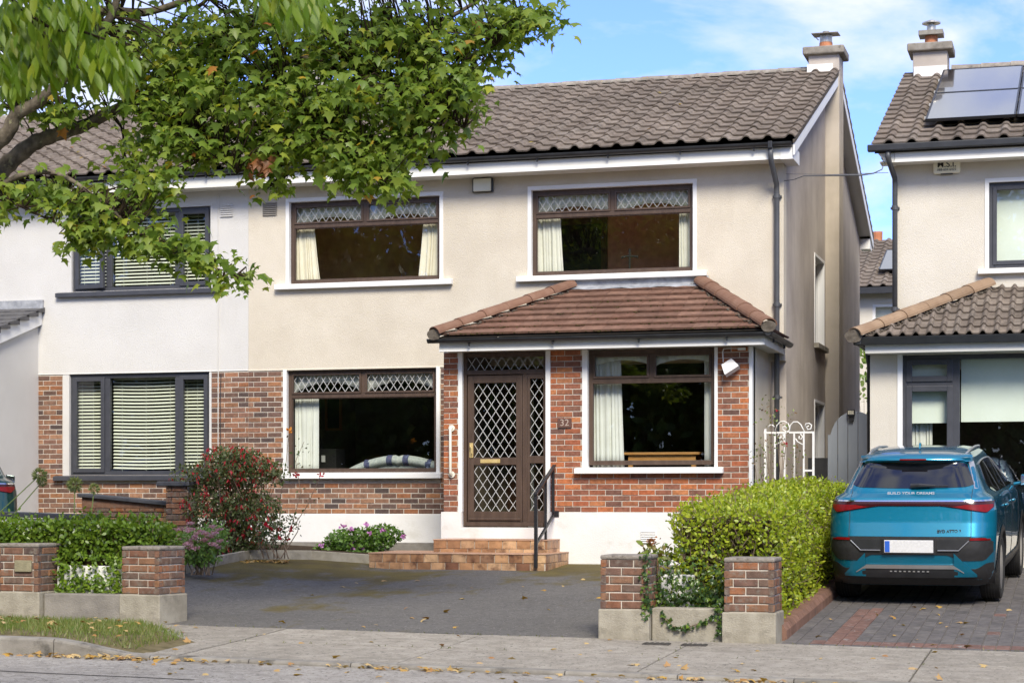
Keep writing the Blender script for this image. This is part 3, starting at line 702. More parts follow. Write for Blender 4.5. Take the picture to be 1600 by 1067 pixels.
def gutter(parent, a, b, r=0.058, m=None, name='gutter', down=(0, 0, -1)):
    a, b = Vector(a), Vector(b); d = (b - a).normalized(); dn = Vector(down); sd = d.cross(dn).normalized()
    o = [a + sd * math.cos(t) * r + dn * math.sin(t) * r for t in [math.pi * i / 10 for i in range(11)]]; i_ = [a + sd * math.cos(t) * (r - 0.006) + dn * math.sin(t) * (r - 0.006) for t in [math.pi * i / 10 for i in range(11)]]
    mb = MB(); mb.grid([o, [p + (b - a) for p in o]]); mb.grid([i_, [p + (b - a) for p in i_]]); mb.grid([o, i_]); mb.grid([[p + (b - a) for p in o], [p + (b - a) for p in i_]])
    for e in (0, -1): mb.quad(o[e], i_[e], i_[e] + (b - a), o[e] + (b - a))
    mb.quad(*o); mb.quad(*[p + (b - a) for p in o])
    g = mb.build(name, m or m_black, parent, smooth=False)
    n = max(2, int((b - a).length / 0.95)); mb = MB()
    for i in range(n):
        c = a.lerp(b, (i + 0.5) / n)
        oo = [c + sd * math.cos(t) * (r + 0.006) + dn * math.sin(t) * (r + 0.006) for t in [math.pi * k / 8 for k in range(9)]]
        mb.grid([[p - d * 0.02 for p in oo], [p + d * 0.02 for p in oo]]); mb.beam(c + dn * (r + 0.002), c + dn * (r + 0.045) + sd * 0.0, 0.03, 0.02, d)
    mb.build('gutter_bracket', m or m_black, g)
    return g
def chimney(house, x0, x1, y0, y1, zb, zt, mst, cap_over=0.085, pot='hood'):
    """rendered stack with a projecting concrete cap, flashing and pot"""
    st = MB().box(x0, x1, y0, y1, zb, zt).build('chimney', mst, house, bevel=0.01)
    MB().box(x0 - cap_over, x1 + cap_over, y0 - cap_over, y1 + cap_over, zt, zt + 0.125).build('chimney_cap', m_ridge, st, bevel=0.02)
    cx, cyy, z = (x0 + x1) / 2, (y0 + y1) / 2, zt + 0.125
    if pot == 'hood':
        MB().lathe([(0.112, z), (0.105, z + 0.12)], (cx, cyy, 0), 18).build('chimney_pot', m_clay, st, smooth=False)
        MB().lathe([(0.098, z + 0.12), (0.10, z + 0.13), (0.10, z + 0.235)], (cx, cyy, 0), 18).build('pot_liner', m_steel, st)
        mb = MB(); mb.prism([(cx - 0.21, cyy - 0.2, z + 0.235), (cx + 0.21, cyy - 0.2, z + 0.235), (cx + 0.21, cyy + 0.2, z + 0.262), (cx - 0.21, cyy + 0.2, z + 0.262)], (0, 0, 0.012)); mb.lathe([(0.055, z + 0.25), (0.055, z + 0.30)], (cx, cyy, 0), 14)
        mb.prism([(cx - 0.21, cyy - 0.2, z + 0.235), (cx - 0.19, cyy - 0.2, z + 0.235), (cx - 0.10, cyy - 0.05, z + 0.16), (cx - 0.12, cyy - 0.05, z + 0.16)], (0, 0.006, 0))
        mb.build('pot_hood', m_steeldark, st)
    elif pot == 'cowl':
        MB().lathe([(0.105, z), (0.10, z + 0.165)], (cx, cyy, 0), 18).build('chimney_pot', m_clay, st)
        mb = MB(); mb.box(cx - 0.19, cx + 0.19, cyy - 0.17, cyy + 0.17, z + 0.165, z + 0.235); mb.build('pot_plate', m_steeldark, st)
        mb = MB(); mb.lathe([(0.07, z + 0.235), (0.07, z + 0.33)], (cx, cyy, 0), 16); mb.lathe([(0.06, z + 0.36), (0.145, z + 0.365), (0.145, z + 0.385), (0.05, z + 0.42)], (cx, cyy, 0), 20); mb.lathe([(0.045, z + 0.33), (0.045, z + 0.37)], (cx, cyy, 0), 12); mb.build('pot_cowl', m_steel, st)
    return st
def vent(parent, x0, x1, z0, z1, y, m, n=6):
    v = MB().box(x0, x1, y - 0.006, y + 0.02, z0, z1).build('air_vent', m, parent)
    mb = MB(); h = (z1 - z0) / n
    for i in range(n):
        z = z0 + i * h; mb.prism([(x0 + 0.012, y - 0.006, z + h * 0.85), (x0 + 0.012, y - 0.024, z + h * 0.25), (x0 + 0.012, y - 0.022, z + h * 0.12), (x0 + 0.012, y - 0.003, z + h * 0.72)], (x1 - x0 - 0.024, 0, 0))
    mb.build('louvre', m, v)
    return v
def bent_pipe(parent, pts, r, m, name='downpipe', clips=()):
    o = MB().tube(pts, r, 12).build(name, m, parent, smooth=True)
    mb = MB()
    for z in clips:
        x, y = pts[-1][0], pts[-1][1]; mb.lathe([(r + 0.001, z - 0.03), (r + 0.008, z - 0.028), (r + 0.008, z + 0.028), (r + 0.001, z + 0.03)], (x, y, 0), 12); mb.box(x - r - 0.025, x + r + 0.025, y + 0.01, y + r + 0.05, z - 0.012, z + 0.012)
    if clips: mb.build('pipe_clip', m, o)
    return o
def lettering(text, parent, size, m, world, rot=(R(90), 0, 0), extrude=0.002, name='lettering', local=False, bold=0.0, sx=1.0):
    cu = bpy.data.curves.new(name, 'FONT'); cu.body = text; cu.size = size; cu.align_x = 'CENTER'; cu.align_y = 'CENTER'; cu.extrude = extrude; cu.offset = bold
    t = bpy.data.objects.new(name, cu); col.objects.link(t)
    bpy.context.view_layer.update()
    me = bpy.data.meshes.new_from_object(t.evaluated_get(bpy.context.evaluated_depsgraph_get())); bpy.data.objects.remove(t)
    me.materials.clear(); me.materials.append(m)
    o = bpy.data.objects.new(name, me); link(o, parent, world, local); o.rotation_euler = rot; o.scale = (sx, 1, 1)
    return o
# ------------------------------------------------------------------ the cream house
YM, YE = 26.55, 25.10
XP, XR = -11.89, -3.92           # party line, gable corner
EZ, RZ, EY, RY = 6.30, 8.33, 26.13, 31.30
PITCH = math.atan2(RZ - EZ, RY - EY)
house = thing('semi_detached_house', 'cream rendered house with brown windows, brick lower front and terracotta tiled porch', 'house', (-7.9, 26.5, 0.5))
W1 = (-11.24, -8.89, 4.61, 5.82); W2 = (-7.52, -5.18, 4.61, 5.83); W3 = (-11.28, -8.94, 1.82, 3.345)
mb = MB(); wall_holes(mb, XP, XR, 3.34, 6.25, [W1, W2], YM, YM + 0.25)
mb.prism([(XP, YM + 0.02, 3.40), (XP, YM - 0.008, 3.345), (XP, YM - 0.006, 3.335), (XP, YM + 0.1, 3.335)], (-8.36 - XP, 0, 0))
mb.build('front_wall', m_cream, house)
# lower front: mortar bed with laid bricks
bw = wall_holes(MB(), XP, -8.2, 1.22, 3.338, [(W3[0], W3[1], W3[2], 3.5)], YM + 0.006, YM + 0.25).build('brickwork', m_mortar, house)
old_sp = brick_spans(XP, -8.36, 1.22, 3.325, [(W3[0] - 0.06, W3[1] + 0.06, 1.72, 3.5)])
MB().box(XP, -8.38, YM - 0.005, YM + 0.24, 0.80, 1.22).build('plinth', m_plinth, house, bevel=0.01)
MB().box(XP, -8.38, YM - 0.03, YM + 0.24, 0.3, 0.80).build('footing', m_conc_dark, house)
# gable side, rear and party walls
def gable(x, th, y0, y1, zb, ze, zr, name, m, par, yr=None):
    yr = yr or (y0 + y1) / 2
    return MB().prism([(x, y0, zb), (x, y1, zb), (x, y1, ze), (x, yr, zr), (x, y0, ze)], (th, 0, 0)).build(name, m, par)
# the gable has two narrow side windows, so it is built as strips round them
GW = [(29.75, 30.85, 3.82, 5.16), (29.75, 30.85, 1.86, 2.92)]
mb = MB()
tmp = MB(); wall_holes(tmp, YM + 0.25, 36.05, 0.2, 6.0, GW, 0, 0.22)     # in (Y,Z), turned below
mb.v = [(XR - y, x, z) for x, y, z in tmp.v]; mb.f = tmp.f
gp = [(XR, YM + 0.25, 6.0), (XR, 36.05, 6.0), (XR, 36.05, EZ - 0.08), (XR, RY, RZ - 0.10), (XR, YM + 0.25, EZ + 0.13)]
mb.prism(gp, (-0.22, 0, 0))
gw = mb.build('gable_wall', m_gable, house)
for a, b, c, d in GW:
    f = MB(); t = 0.045
    for r in rect_frame(a, b, c, d, t): f.box(XR - 0.14, XR - 0.09, r[0], r[1], r[2], r[3])
    sw = f.build('side_window', m_white, house)
    MB().quad((XR - 0.12, a, c), (XR - 0.12, b, c), (XR - 0.12, b, d), (XR - 0.12, a, d)).build('pane', glassmat('frosted_side_glass', (0.25, 0.26, 0.25), 0.06, rough=0.15), sw, fix=False)
    mb = MB(); mb.box(XR - 0.10, XR + 0.012, a - 0.04, a + 0.004, c, d + 0.04); mb.box(XR - 0.10, XR + 0.012, b - 0.004, b + 0.04, c, d + 0.04); mb.box(XR - 0.10, XR + 0.012, a + 0.004, b - 0.004, d - 0.004, d + 0.04); mb.build('surround', m_white, sw)
    MB().box(XR - 0.09, XR + 0.075, a - 0.06, b + 0.06, c - 0.075, c + 0.003).build('sill', m_concrete, sw, bevel=0.006)
MB().box(XP, XR - 0.22, 35.8, 36.05, 0.2, EZ - 0.1).build('rear_wall', m_cream, house)
gable(XP - 0.1, 0.2, YM + 0.26, 35.9, 0.2, EZ - 0.08, RZ - 0.12, 'party_wall', m_room_grey, house, RY)
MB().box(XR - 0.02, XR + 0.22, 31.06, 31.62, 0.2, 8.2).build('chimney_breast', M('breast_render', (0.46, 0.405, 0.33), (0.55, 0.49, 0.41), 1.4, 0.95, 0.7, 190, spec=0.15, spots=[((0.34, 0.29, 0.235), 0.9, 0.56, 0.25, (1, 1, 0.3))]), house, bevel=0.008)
# roof: deck, tiles, ridge, verges, fascia, gutter
rf = MB()
XV = -3.735
rf.prism([(XP, EY + 0.05, EZ - 0.045), (XP, RY, RZ - 0.035), (XP, 36.45, EZ - 0.045), (XP, 36.45, EZ - 0.11), (XP, RY, RZ - 0.11), (XP, EY + 0.05, EZ - 0.11)], (XV - 0.02 - XP, 0, 0))
roof = rf.build('roof', m_deck, house)
NX = 27
tile_slope(roof, 'roll', m_tile, m_tilej, (XV + 0.03 - NX * 0.30, EY, EZ), 0, PITCH, NX, 16, keep=300,
           order=lambda t: (t[0] - Vector((0, 0, 1.4))).length + (6 if t[0].x < -9.2 else 0))
# rear slope, plain rows
rs = MB()
for r_ in range(16):
    t0, t1 = r_ / 16, (r_ + 1) / 16
    ya, za = RY + (36.5 - RY) * t0, RZ + (EZ - RZ) * t0; yb, zb_ = RY + (36.5 - RY) * t1, RZ + (EZ - RZ) * t1
    rs.quad((XP, ya, za - 0.01), (XV + 0.03, ya, za - 0.01), (XV + 0.03, yb, zb_ + 0.035), (XP, yb, zb_ + 0.035)); rs.quad((XP, yb, zb_ + 0.035), (XV + 0.03, yb, zb_ + 0.035), (XV + 0.03, yb, zb_ - 0.01), (XP, yb, zb_ - 0.01))
    rs.quad((XV + 0.03, ya, za - 0.01), (XV + 0.03, yb, zb_ + 0.035), (XV + 0.03, yb, zb_ - 0.05), (XV + 0.03, ya, za - 0.06))
rs.build('rear_tiles', m_tilej, roof, fix=False)['kind'] = 'stuff'
ridge_run(roof, (XP, RY, RZ - 0.015), (-4.26, RY, RZ - 0.015), m_ridge, r=0.125, flat=0.6)
# verge cement and barge boards on both slopes
for ya, yb, nm in ((EY, RY - 0.0, 'front'), (36.5, RY, 'rear')):
    za, zb_ = EZ, RZ
    MB().prism([(XV - 0.0, ya, za - 0.02), (XV, yb, zb_ - 0.02), (XV, yb, zb_ - 0.065), (XV, ya, za - 0.065)], (0.028, 0, 0)).build('verge_mortar', m_cement, roof)
    e = 0.16 if nm == 'front' else -0.16
    MB().prism([(XV, ya + 0.02 * (1 if e > 0 else -1), za - 0.068), (XV, yb - 0.25 * (1 if e > 0 else -1), zb_ - 0.068 - 0.25 * math.tan(PITCH)), (XV, yb - 0.25 * (1 if e > 0 else -1), zb_ - 0.225 - 0.25 * math.tan(PITCH)), (XV, ya + 0.02 * (1 if e > 0 else -1), za - 0.225)], (0.022, 0, 0)).build('barge_board', m_white, roof, bevel=0.003)
    MB().prism([(XR - 0.01, ya + e * 2.6, za - 0.20 + abs(e) * 2.6 * math.tan(PITCH)), (XR - 0.01, yb - e * 2, zb_ - 0.20 - abs(e) * 2 * math.tan(PITCH)), (XV, yb - e * 2, zb_ - 0.20 - abs(e) * 2 * math.tan(PITCH)), (XV, ya + e * 2.6, za - 0.20 + abs(e) * 2.6 * math.tan(PITCH))], (0, 0, 0.012)).build('verge_soffit', m_fascia, roof)
for y0, y1 in ((EY + 0.057, YM + 0.24), (36.06, 36.42)):      # boxed ends of the eaves
    MB().box(XR + 0.004, XV - 0.002, y0, y1, EZ - 0.27, EZ - 0.08).build('eaves_box', m_white, roof, bevel=0.004)
FY = 26.19
MB().box(XP, XR + 0.002, FY, FY + 0.025, EZ - 0.265, EZ - 0.06).build('fascia', m_fascia, roof, bevel=0.003)
MB().box(XP, XR + 0.002, FY - 0.012, FY - 0.001, EZ - 0.265, EZ - 0.235).build('fascia_lip', m_white, roof)
MB().box(XP, XR - 0.002, FY + 0.026, YM - 0.002, EZ - 0.262, EZ - 0.25).build('soffit', m_fascia, roof)
gutter(roof, (XP, FY - 0.062, EZ - 0.035), (XV - 0.02, FY - 0.062, EZ - 0.05))
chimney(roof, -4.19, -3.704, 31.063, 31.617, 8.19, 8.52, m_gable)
mb = MB(); mb.box(-4.21, -3.80, 31.03, 31.055, RZ - 0.10, RZ + 0.035); mb.build('chimney_flashing', m_white, roof)
# downpipe with swan neck at the corner
dx = -4.005
bent_pipe(roof, [(dx - 0.03, FY - 0.062, EZ - 0.10), (dx - 0.03, FY - 0.062, EZ - 0.22), (dx - 0.025, FY - 0.03, EZ - 0.30), (dx, YM - 0.09, EZ - 0.56), (dx, YM - 0.06, EZ - 0.66), (dx, YM - 0.06, 4.9), (dx, YM - 0.06, 0.6)], 0.037, m_greypipe, 'downpipe', (5.58, 4.10, 2.83))
MB().box(dx - 0.06, dx + 0.0, FY - 0.128, FY - 0.004, EZ - 0.13, EZ - 0.035).build('gutter_outlet', m_black, roof, bevel=0.008)

# windows and what hangs in them
brown_window(house, *W1, YM, 5.465, -10.07, glass=m_glass_old)
brown_window(house, *W2, YM, 5.465, -6.35, glass=m_glass_old)
brown_window(house, *W3, YM, 2.955, -10.10, surround_top=False, sill_ext=0.09)
YC = YM + 0.235
curtain(-11.22, -10.82, 4.60, 5.56, YC, 'cream curtain nearest the white house in the upper window under the maple', taper=0.12, side=1)
curtain(-9.32, -8.86, 4.60, 5.56, YC, 'cream curtain hanging beside the alarm box in the upper window', taper=0.10, side=-1)
curtain(-7.50, -7.10, 4.60, 5.56, YC, 'wider pale curtain in the window above the porch roof', m=m_net, taper=0.06)
curtain(-5.42, -5.16, 4.60, 5.56, YC, 'narrow pale curtain in the upper window closest to the gable', m=m_net, taper=0.0, folds=5)
curtain(-11.24, -10.86, 1.80, 3.02, YC, 'long white pleated curtain in the ground floor window beside the roses', m=m_net, folds=8, depth=0.02)
valance(-11.2, -8.9, 5.80, 5.60, 5.44, YM + 0.19, 'scalloped white net valance in the upper window under the maple', 2)
valance(-7.5, -5.2, 5.81, 5.60, 5.44, YM + 0.19, 'scalloped white net valance in the window above the porch roof', 2)
valance(-11.25, -8.96, 3.33, 3.16, 2.97, YM + 0.19, 'scalloped white net valance over the striped sofa window', 2)
room(house, -11.75, -8.4, YM + 0.251, 28.35, 4.05, 5.98, m_room_olive, m_room_dark, 'front_bedroom')
r2 = room(house, -8.3, -4.2, YM + 0.251, 28.2, 4.05, 5.98, m_room_brown, m_room_dark, 'second_bedroom')
a, b = P(876, 450, 28.17), P(940, 350, 28.17)
mb = MB(); mb.box(a.x, b.x, 28.15, 28.17, 4.06, b.z); mb.build('doorway_dark_panel', M('open_dark_doorway', (0.02, 0.02, 0.018), rough=0.6), r2)  # near-black panel painted in for the darkness of the open doorway
MB().box(b.x, b.x + 0.09, 28.13, 28.18, 4.06, b.z + 0.09).box(a.x - 0.09, b.x, 28.13, 28.18, b.z, b.z + 0.09).build('door_casing', m_darkwood, r2)
room(house, -11.75, -8.45, YM + 0.251, 30.6, 0.75, 3.50, m_room_grey, m_room_dark, 'living_room')
# ornament on the sill, picture, dark set and sofa seen through the glass
c = P(984, 402, YM + 0.36)
orn = thing('sill_ornament', 'dark cross-shaped ornament standing behind the glass of the window above the porch', 'ornament', (c.x, c.y, 4.62))
MB().tube([(c.x, c.y, 4.62), (c.x, c.y, c.z + 0.12)], 0.016, 8).build('stem', m_dark, orn); MB().tube([(c.x - 0.12, c.y, c.z), (c.x - 0.05, c.y, c.z + 0.015), (c.x + 0.06, c.y, c.z + 0.012), (c.x + 0.12, c.y, c.z)], [0.02, 0.014, 0.014, 0.022], 8).build('arm', m_dark, orn); MB().lathe([(0.05, 4.612), (0.05, 4.63), (0.02, 4.65)], (c.x, c.y, 0), 14).build('foot', m_dark, orn)
a, b = P(509, 673, 28.4), P(535, 622, 28.4)
pf = thing('framed_picture', 'tall dark picture in a wooden frame on the living room wall', 'picture', (a.x, 28.4, a.z))
frames(rect_frame(a.x, b.x, a.z, b.z + 0.25, 0.04), 28.36, 28.40).build('frame', M('reddish_wood', (0.16, 0.06, 0.02), rough=0.5), pf); MB().box(a.x + 0.04, b.x - 0.04, 28.385, 28.395, a.z + 0.04, b.z + 0.21).build('canvas', m_dark, pf)
a, b = P(493, 735, 27.6), P(525, 701, 27.6)
tv = thing('cabinet', 'dark cabinet with a pale picture on it inside the living room', 'cabinet', (a.x, 27.6, 0.76)); MB().box(a.x, b.x, 27.6, 28.0, 0.76, b.z).build('carcass', m_dark, tv, bevel=0.01); MB().box(a.x + 0.10, a.x + 0.16, 27.59, 27.6, b.z - 0.2, b.z - 0.1).build('plaque', m_net, tv)
m_sofa = M('striped_sofa_cloth', (0.30, 0.34, 0.33), (0.47, 0.50, 0.47), 30, 0.95, 0.3, 120, spec=0.1)
m_sofa_b = M('navy_sofa_stripe', (0.05, 0.06, 0.12), (0.10, 0.11, 0.19), 30, 0.95, spec=0.1)
sf = thing('sofa', 'pale patterned sofa with navy stripes seen through the ground floor window', 'sofa', (-9.6, 27.5, 0.76))
s0, s1, sy = P(540, 740, 27.1).x, P(700, 740, 27.1).x, 27.1
zt_, zl_ = P(610, 712, 27.1).z, P(540, 738, 27.1).z
def sofa_z(t): return zl_ + (zt_ - zl_) * math.sin(math.pi * min(1, max(0, 0.03 + t * 0.94))) ** 0.75
rows = []
for i in range(33):
    t = i / 32; x_ = s0 + (s1 - s0) * t; z = sofa_z(t) - 0.06; dip = 0.02 if abs(t - 0.5) < 0.02 else 0
    rows.append([(x_, sy + 0.12 + 0.10 * math.cos(q), z - dip + 0.075 * math.sin(q)) for q in [2 * math.pi * k / 12 for k in range(13)]])
MB().grid(rows).build('back_roll', m_sofa, sf, smooth=True)
for t in (0.20, 0.42, 0.58, 0.80):
    x_ = s0 + (s1 - s0) * t; z = sofa_z(t) - 0.06
    MB().grid([[(x_ + d_, sy + 0.12 + 0.104 * math.cos(q), z + 0.08 * math.sin(q)) for q in [2 * math.pi * k / 12 for k in range(13)]] for d_ in (-0.045, 0.045)]).build('navy_stripe', m_sofa_b, sf, smooth=True)
mb = MB(); mb.grid([[(s0 + (s1 - s0) * i / 20, sy + 0.10 + 0.2 * (k / 3) * 0, sofa_z(i / 20) - 0.08 - k * 0.12) for i in range(21)] for k in range(4)]); mb.box(s0, s1, sy + 0.1, sy + 0.9, 0.80, 1.25); mb.build('backrest', m_sofa, sf)

# fittings on the upper wall
al = MB().box(-8.385, -8.075, YM - 0.055, YM - 0.002, 5.825, 6.03).build('alarm_box', m_black, house, bevel=0.012)
MB().box(-8.362, -8.098, YM - 0.085, YM - 0.050, 5.835, 6.02).build('alarm_cover', M('cream_alarm_cover', (0.66, 0.65, 0.52), (0.74, 0.72, 0.60), 5, 0.4), al, bevel=0.014)
vent(house, -11.66, -11.43, 5.63, 5.83, YM, M('grey_vent', (0.24, 0.22, 0.19), (0.31, 0.28, 0.24), 8, 0.8), 7)

# ------------------------------------------------------------------ the porch
XL, XE = -8.35, -4.12
DR = (-8.086, -6.903, 1.07, 3.42); PWN = (-6.33, -4.61, 1.86, 3.42)
pbw = wall_holes(MB(), DR[1] + 0.03, XE, 1.262, 3.44, [(PWN[0] - 0.03, PWN[1] + 0.03, 1.80, 3.5)], YE + 0.006, YE + 0.25).build('porch_brickwork', m_mortar, house)
pbl = MB().box(XL, DR[0] - 0.03, YE + 0.006, YE + 0.25, 1.262, 3.44).build('porch_pier', m_mortar, house)
ppl = brick_spans(XL, -8.14, 1.262, 3.43, []); psp = brick_spans(-6.84, -4.16, 1.262, 3.43, [(-6.40, -4.57, 1.79, 3.6)])
lay(pbw, me_brick_porch, psp, YE); lay(pbl, me_brick_porch, ppl, YE)
left_n = 300 - len(psp) - len(ppl)
old_sp.sort(key=lambda s: -s[0]); lay(bw, me_brick_old, old_sp[:left_n], YM)
if len(old_sp) > left_n: joined(bw, me_brick_old, old_sp[left_n:], YM, m_brick_oldj, 'further_bricks')
wall_holes(MB(), XL - 0.03, XE + 0.012, 0.3, 1.262, [(DR[0], DR[1], 1.055, 1.4)], YE - 0.022, YE + 0.25).build('porch_plinth', m_plinth, house, bevel=0.008)
mb = MB(); mb.box(XE - 0.2, XE, YE + 0.03, YM + 0.2, 0.3, 3.45); mb.box(XL, XL + 0.2, YE + 0.03, YM + 0.2, 0.3, 3.45); mb.build('porch_side_wall', m_cream, house)
for a, b, z0, z1 in ((-8.14, DR[0] + 0.004, 1.262, 3.43), (DR[1] - 0.004, -6.84, 1.262, 3.43), (-6.40, PWN[0] + 0.004, 1.83, 3.43), (PWN[1] - 0.004, -4.57, 1.83, 3.43), (-4.158, XE + 0.006, 1.262, 3.43)):
    MB().box(a, b, YE - 0.014, YE + 0.10, z0, z1).build('white_trim', m_white, house, bevel=0.004)
# porch window
pw = PWN; t = 0.06; ya = YE + 0.07
mb = frames(rect_frame(pw[0], pw[1], pw[2] + 0.03, pw[3], t), ya, ya + 0.07); mb.box(pw[0] + t, pw[1] - t, ya + 0.002, ya + 0.07, 2.975, 3.045); mb.box(-5.505, -5.44, ya + 0.001, ya + 0.07, 3.045, pw[3] - t)
for a, b in ((pw[0] + t, -5.505), (-5.44, pw[1] - t)):
    for r in rect_frame(a, b, 3.045, pw[3] - t, 0.03): mb.box(r[0], r[1], ya - 0.012, ya + 0.03, r[2], r[3])
pwin = mb.build('porch_window', m_brown, house, bevel=0.004)
for a, b, c_, d_ in ((pw[0] + t, pw[1] - t, pw[2] + 0.09, 2.975), (pw[0] + t, -5.505, 3.045, pw[3] - t), (-5.44, pw[1] - t, 3.045, pw[3] - t)):
    MB().quad((a, ya + 0.035, c_), (b, ya + 0.035, c_), (b, ya + 0.035, d_), (a, ya + 0.035, d_)).build('pane', m_glass, pwin, fix=False)
MB().prism([(-6.49, YE - 0.10, 1.775), (-6.49, YE - 0.10, 1.845), (-6.49, YE + 0.09, 1.862), (-6.49, YE + 0.09, 1.775)], (2.0, 0, 0)).build('sill', m_white, pwin, bevel=0.006)
yc = YE + 0.25
curtain(-6.31, -5.88, 1.85, 3.36, yc, 'white curtain in the porch window beside the house number', m=m_net, folds=6, taper=0.05)
curtain(-4.80, -4.58, 1.85, 3.36, yc, 'narrow white curtain in the porch window beside the floodlight', m=m_net, folds=4)
valance(-6.32, -4.60, 3.38, 3.29, 3.19, YE + 0.19, 'shallow scalloped white valance in the porch window', 2)
room(house, -6.75, -4.33, YE + 0.252, 29.5, 0.75, 3.46, m_room_dark, m_room_dark, 'porch_room')
room(house, -8.13, -6.78, YE + 0.252, 26.9, 0.90, 3.46, m_room_dark, m_room_dark, 'hall')
# honey wood chest of drawers in the porch room
c0, c1 = P(975, 722, 25.62), P(1094, 706, 25.62)
ch = thing('wooden_table', 'honey-coloured wooden side table inside the porch window', 'table', ((c0.x + c1.x) / 2, 25.8, 0.76))
MB().box(c0.x, c1.x, 25.58, 26.1, c1.z - 0.035, c1.z).build('table_top', m_wood, ch, bevel=0.006); MB().box(c0.x + 0.06, c1.x - 0.06, 25.62, 25.64, c1.z - 0.16, c1.z - 0.036).build('apron', m_wood, ch)
for x_ in (c0.x + 0.06, c1.x - 0.12):
    for y_ in (25.615, 26.02): MB().box(x_, x_ + 0.06, y_, y_ + 0.06, 0.76, c1.z - 0.036).build('leg', m_wood, ch)
# front door: frame, transom light, leaf and side light
y0, y1 = YE + 0.05, YE + 0.12; lx = -7.215
mb = MB(); T = 0.05
mb.box(DR[0], DR[0] + T, y0, y1, DR[2], DR[3]); mb.box(DR[1] - T, DR[1], y0, y1, DR[2], DR[3]); mb.box(DR[0] + T, DR[1] - T, y0, y1, 3.36, DR[3]); mb.box(DR[0] + T, DR[1] - T, y0 - 0.006, y1, 3.125, 3.185); mb.box(lx - 0.03, lx + 0.035, y0 + 0.002, y1, DR[2], 3.125); mb.box(DR[0] + T, DR[1] - T, y0 - 0.03, y1, DR[2], DR[2] + 0.055)
mb.box(lx + 0.035, DR[1] - T, y0 + 0.003, y1, 1.92, 2.02); mb.box(lx + 0.035, DR[1] - T, y0 + 0.003, y1, DR[2] + 0.055, 1.28); mb.box(lx + 0.035, DR[1] - T, y0 + 0.003, y1, 3.06, 3.125)
mb.box(lx + 0.035, lx + 0.07, y0 + 0.004, y1, 1.28, 3.06)
df = mb.build('door_frame', m_brown, house, bevel=0.004)
d0, d1, dz0, dz1 = DR[0] + T + 0.012, lx - 0.036, DR[2] + 0.06, 3.112
mb = MB(); S = 0.087
mb.box(d0, d0 + S, y0 + 0.004, y1, dz0, dz1); mb.box(d1 - S, d1, y0 + 0.004, y1, dz0, dz1); mb.box(d0 + S, d1 - S, y0 + 0.004, y1, dz1 - 0.10, dz1); mb.box(d0 + S, d1 - S, y0 + 0.004, y1, dz0, dz0 + 0.14); mb.box(d0 + S, d1 - S, y0 + 0.004, y1, 1.90, 2.00); mb.box(d0 + 0.02, d1 - 0.02, y0 - 0.012, y0 + 0.004, dz0 + 0.02, dz0 + 0.05)
door = mb.build('front_door', m_brown, house, bevel=0.004)
yg = y0 + 0.04
for par, rs_, ddx, ddz in ((door, ((d0 + S, d1 - S, 2.0, dz1 - 0.10), (d0 + S, d1 - S, dz0 + 0.14, 1.90)), 0.122, 0.18), (df, ((lx + 0.07, DR[1] - T, 2.02, 3.06), (lx + 0.07, DR[1] - T, 1.28, 1.92), (DR[0] + T, DR[1] - T, 3.185, 3.36)), 0.122, 0.18)):
    for a, b, c_, d_ in rs_:
        MB().quad((a, yg, c_), (b, yg, c_), (b, yg, d_), (a, yg, d_)).build('pane', m_glass, par, fix=False)
        mb = MB(); lattice(mb, a, b, c_, d_, yg - 0.005, ddx, ddz, 0.0034); mb.build('lead_lattice', m_lead, par)
MB().box(-7.84, -7.56, y0 - 0.010, y0 + 0.003, 1.925, 1.978).build('letter_plate', m_brass, door, bevel=0.004)
hx = d0 + 0.055
MB().box(hx - 0.025, hx + 0.025, y0 - 0.006, y0 + 0.003, 2.0, 2.20).tube([(hx, y0 - 0.004, 2.16), (hx, y0 - 0.05, 2.16), (hx + 0.02, y0 - 0.055, 2.13), (hx + 0.02, y0 - 0.055, 2.06)], 0.011, 8).build('door_handle', m_brass, door)
mb = MB(); mb.box(-7.95, -7.0, 26.80, 26.88, 0.95, 3.1); mb.build('inner_door', m_darkwood, house)
mb = MB(); mb.box(-7.62, -7.54, 26.74, 26.79, 0.95, 3.0); mb.build('inner_door_post', m_net, house)
# porch roof: hipped, flat terracotta tiles
EYP, EZP = 24.66, 3.625; TYP, TZP = 26.53, 4.40; PP = math.atan2(TZP - EZP, TYP - EYP)
hl0, hl1 = Vector((-8.30, EYP, EZP)), Vector((-6.92, TYP, TZP)); hr0, hr1 = Vector((-3.86, EYP, EZP)), Vector((-5.06, TYP, TZP))
pr = MB().grid([[hl0 - Vector((0, 0, 0.03)), hr0 - Vector((0, 0, 0.03))], [hl1 - Vector((0, 0, 0.03)), hr1 - Vector((0, 0, 0.03))]])
pr.quad(hr0 - Vector((0, 0, 0.03)), Vector((-3.86, YM, EZP - 0.03)), hr1 - Vector((0, 0, 0.03))); pr.quad(hl0 - Vector((0, 0, 0.03)), hl1 - Vector((0, 0, 0.03)), Vector((-8.30, YM, EZP - 0.03)))
proof = pr.build('porch_roof', m_deck, house, fix=False)
nL = (hl1 - hl0).cross(Vector((0, 0, 1))).normalized(); nL = nL if nL.x < 0 else -nL
nR = (hr1 - hr0).cross(Vector((0, 0, 1))).normalized(); nR = nR if nR.x > 0 else -nR
tile_slope(proof, 'flat', m_terra, m_terra, (-8.42, EYP, EZP), 0, PP, 16, 8, [(hl0, nL), (hr0, nR), (Vector((0, TYP, 0)), Vector((0, 1, 0)))], keep=300)
pside = math.atan2(TZP - EZP, hr0.x - hr1.x)
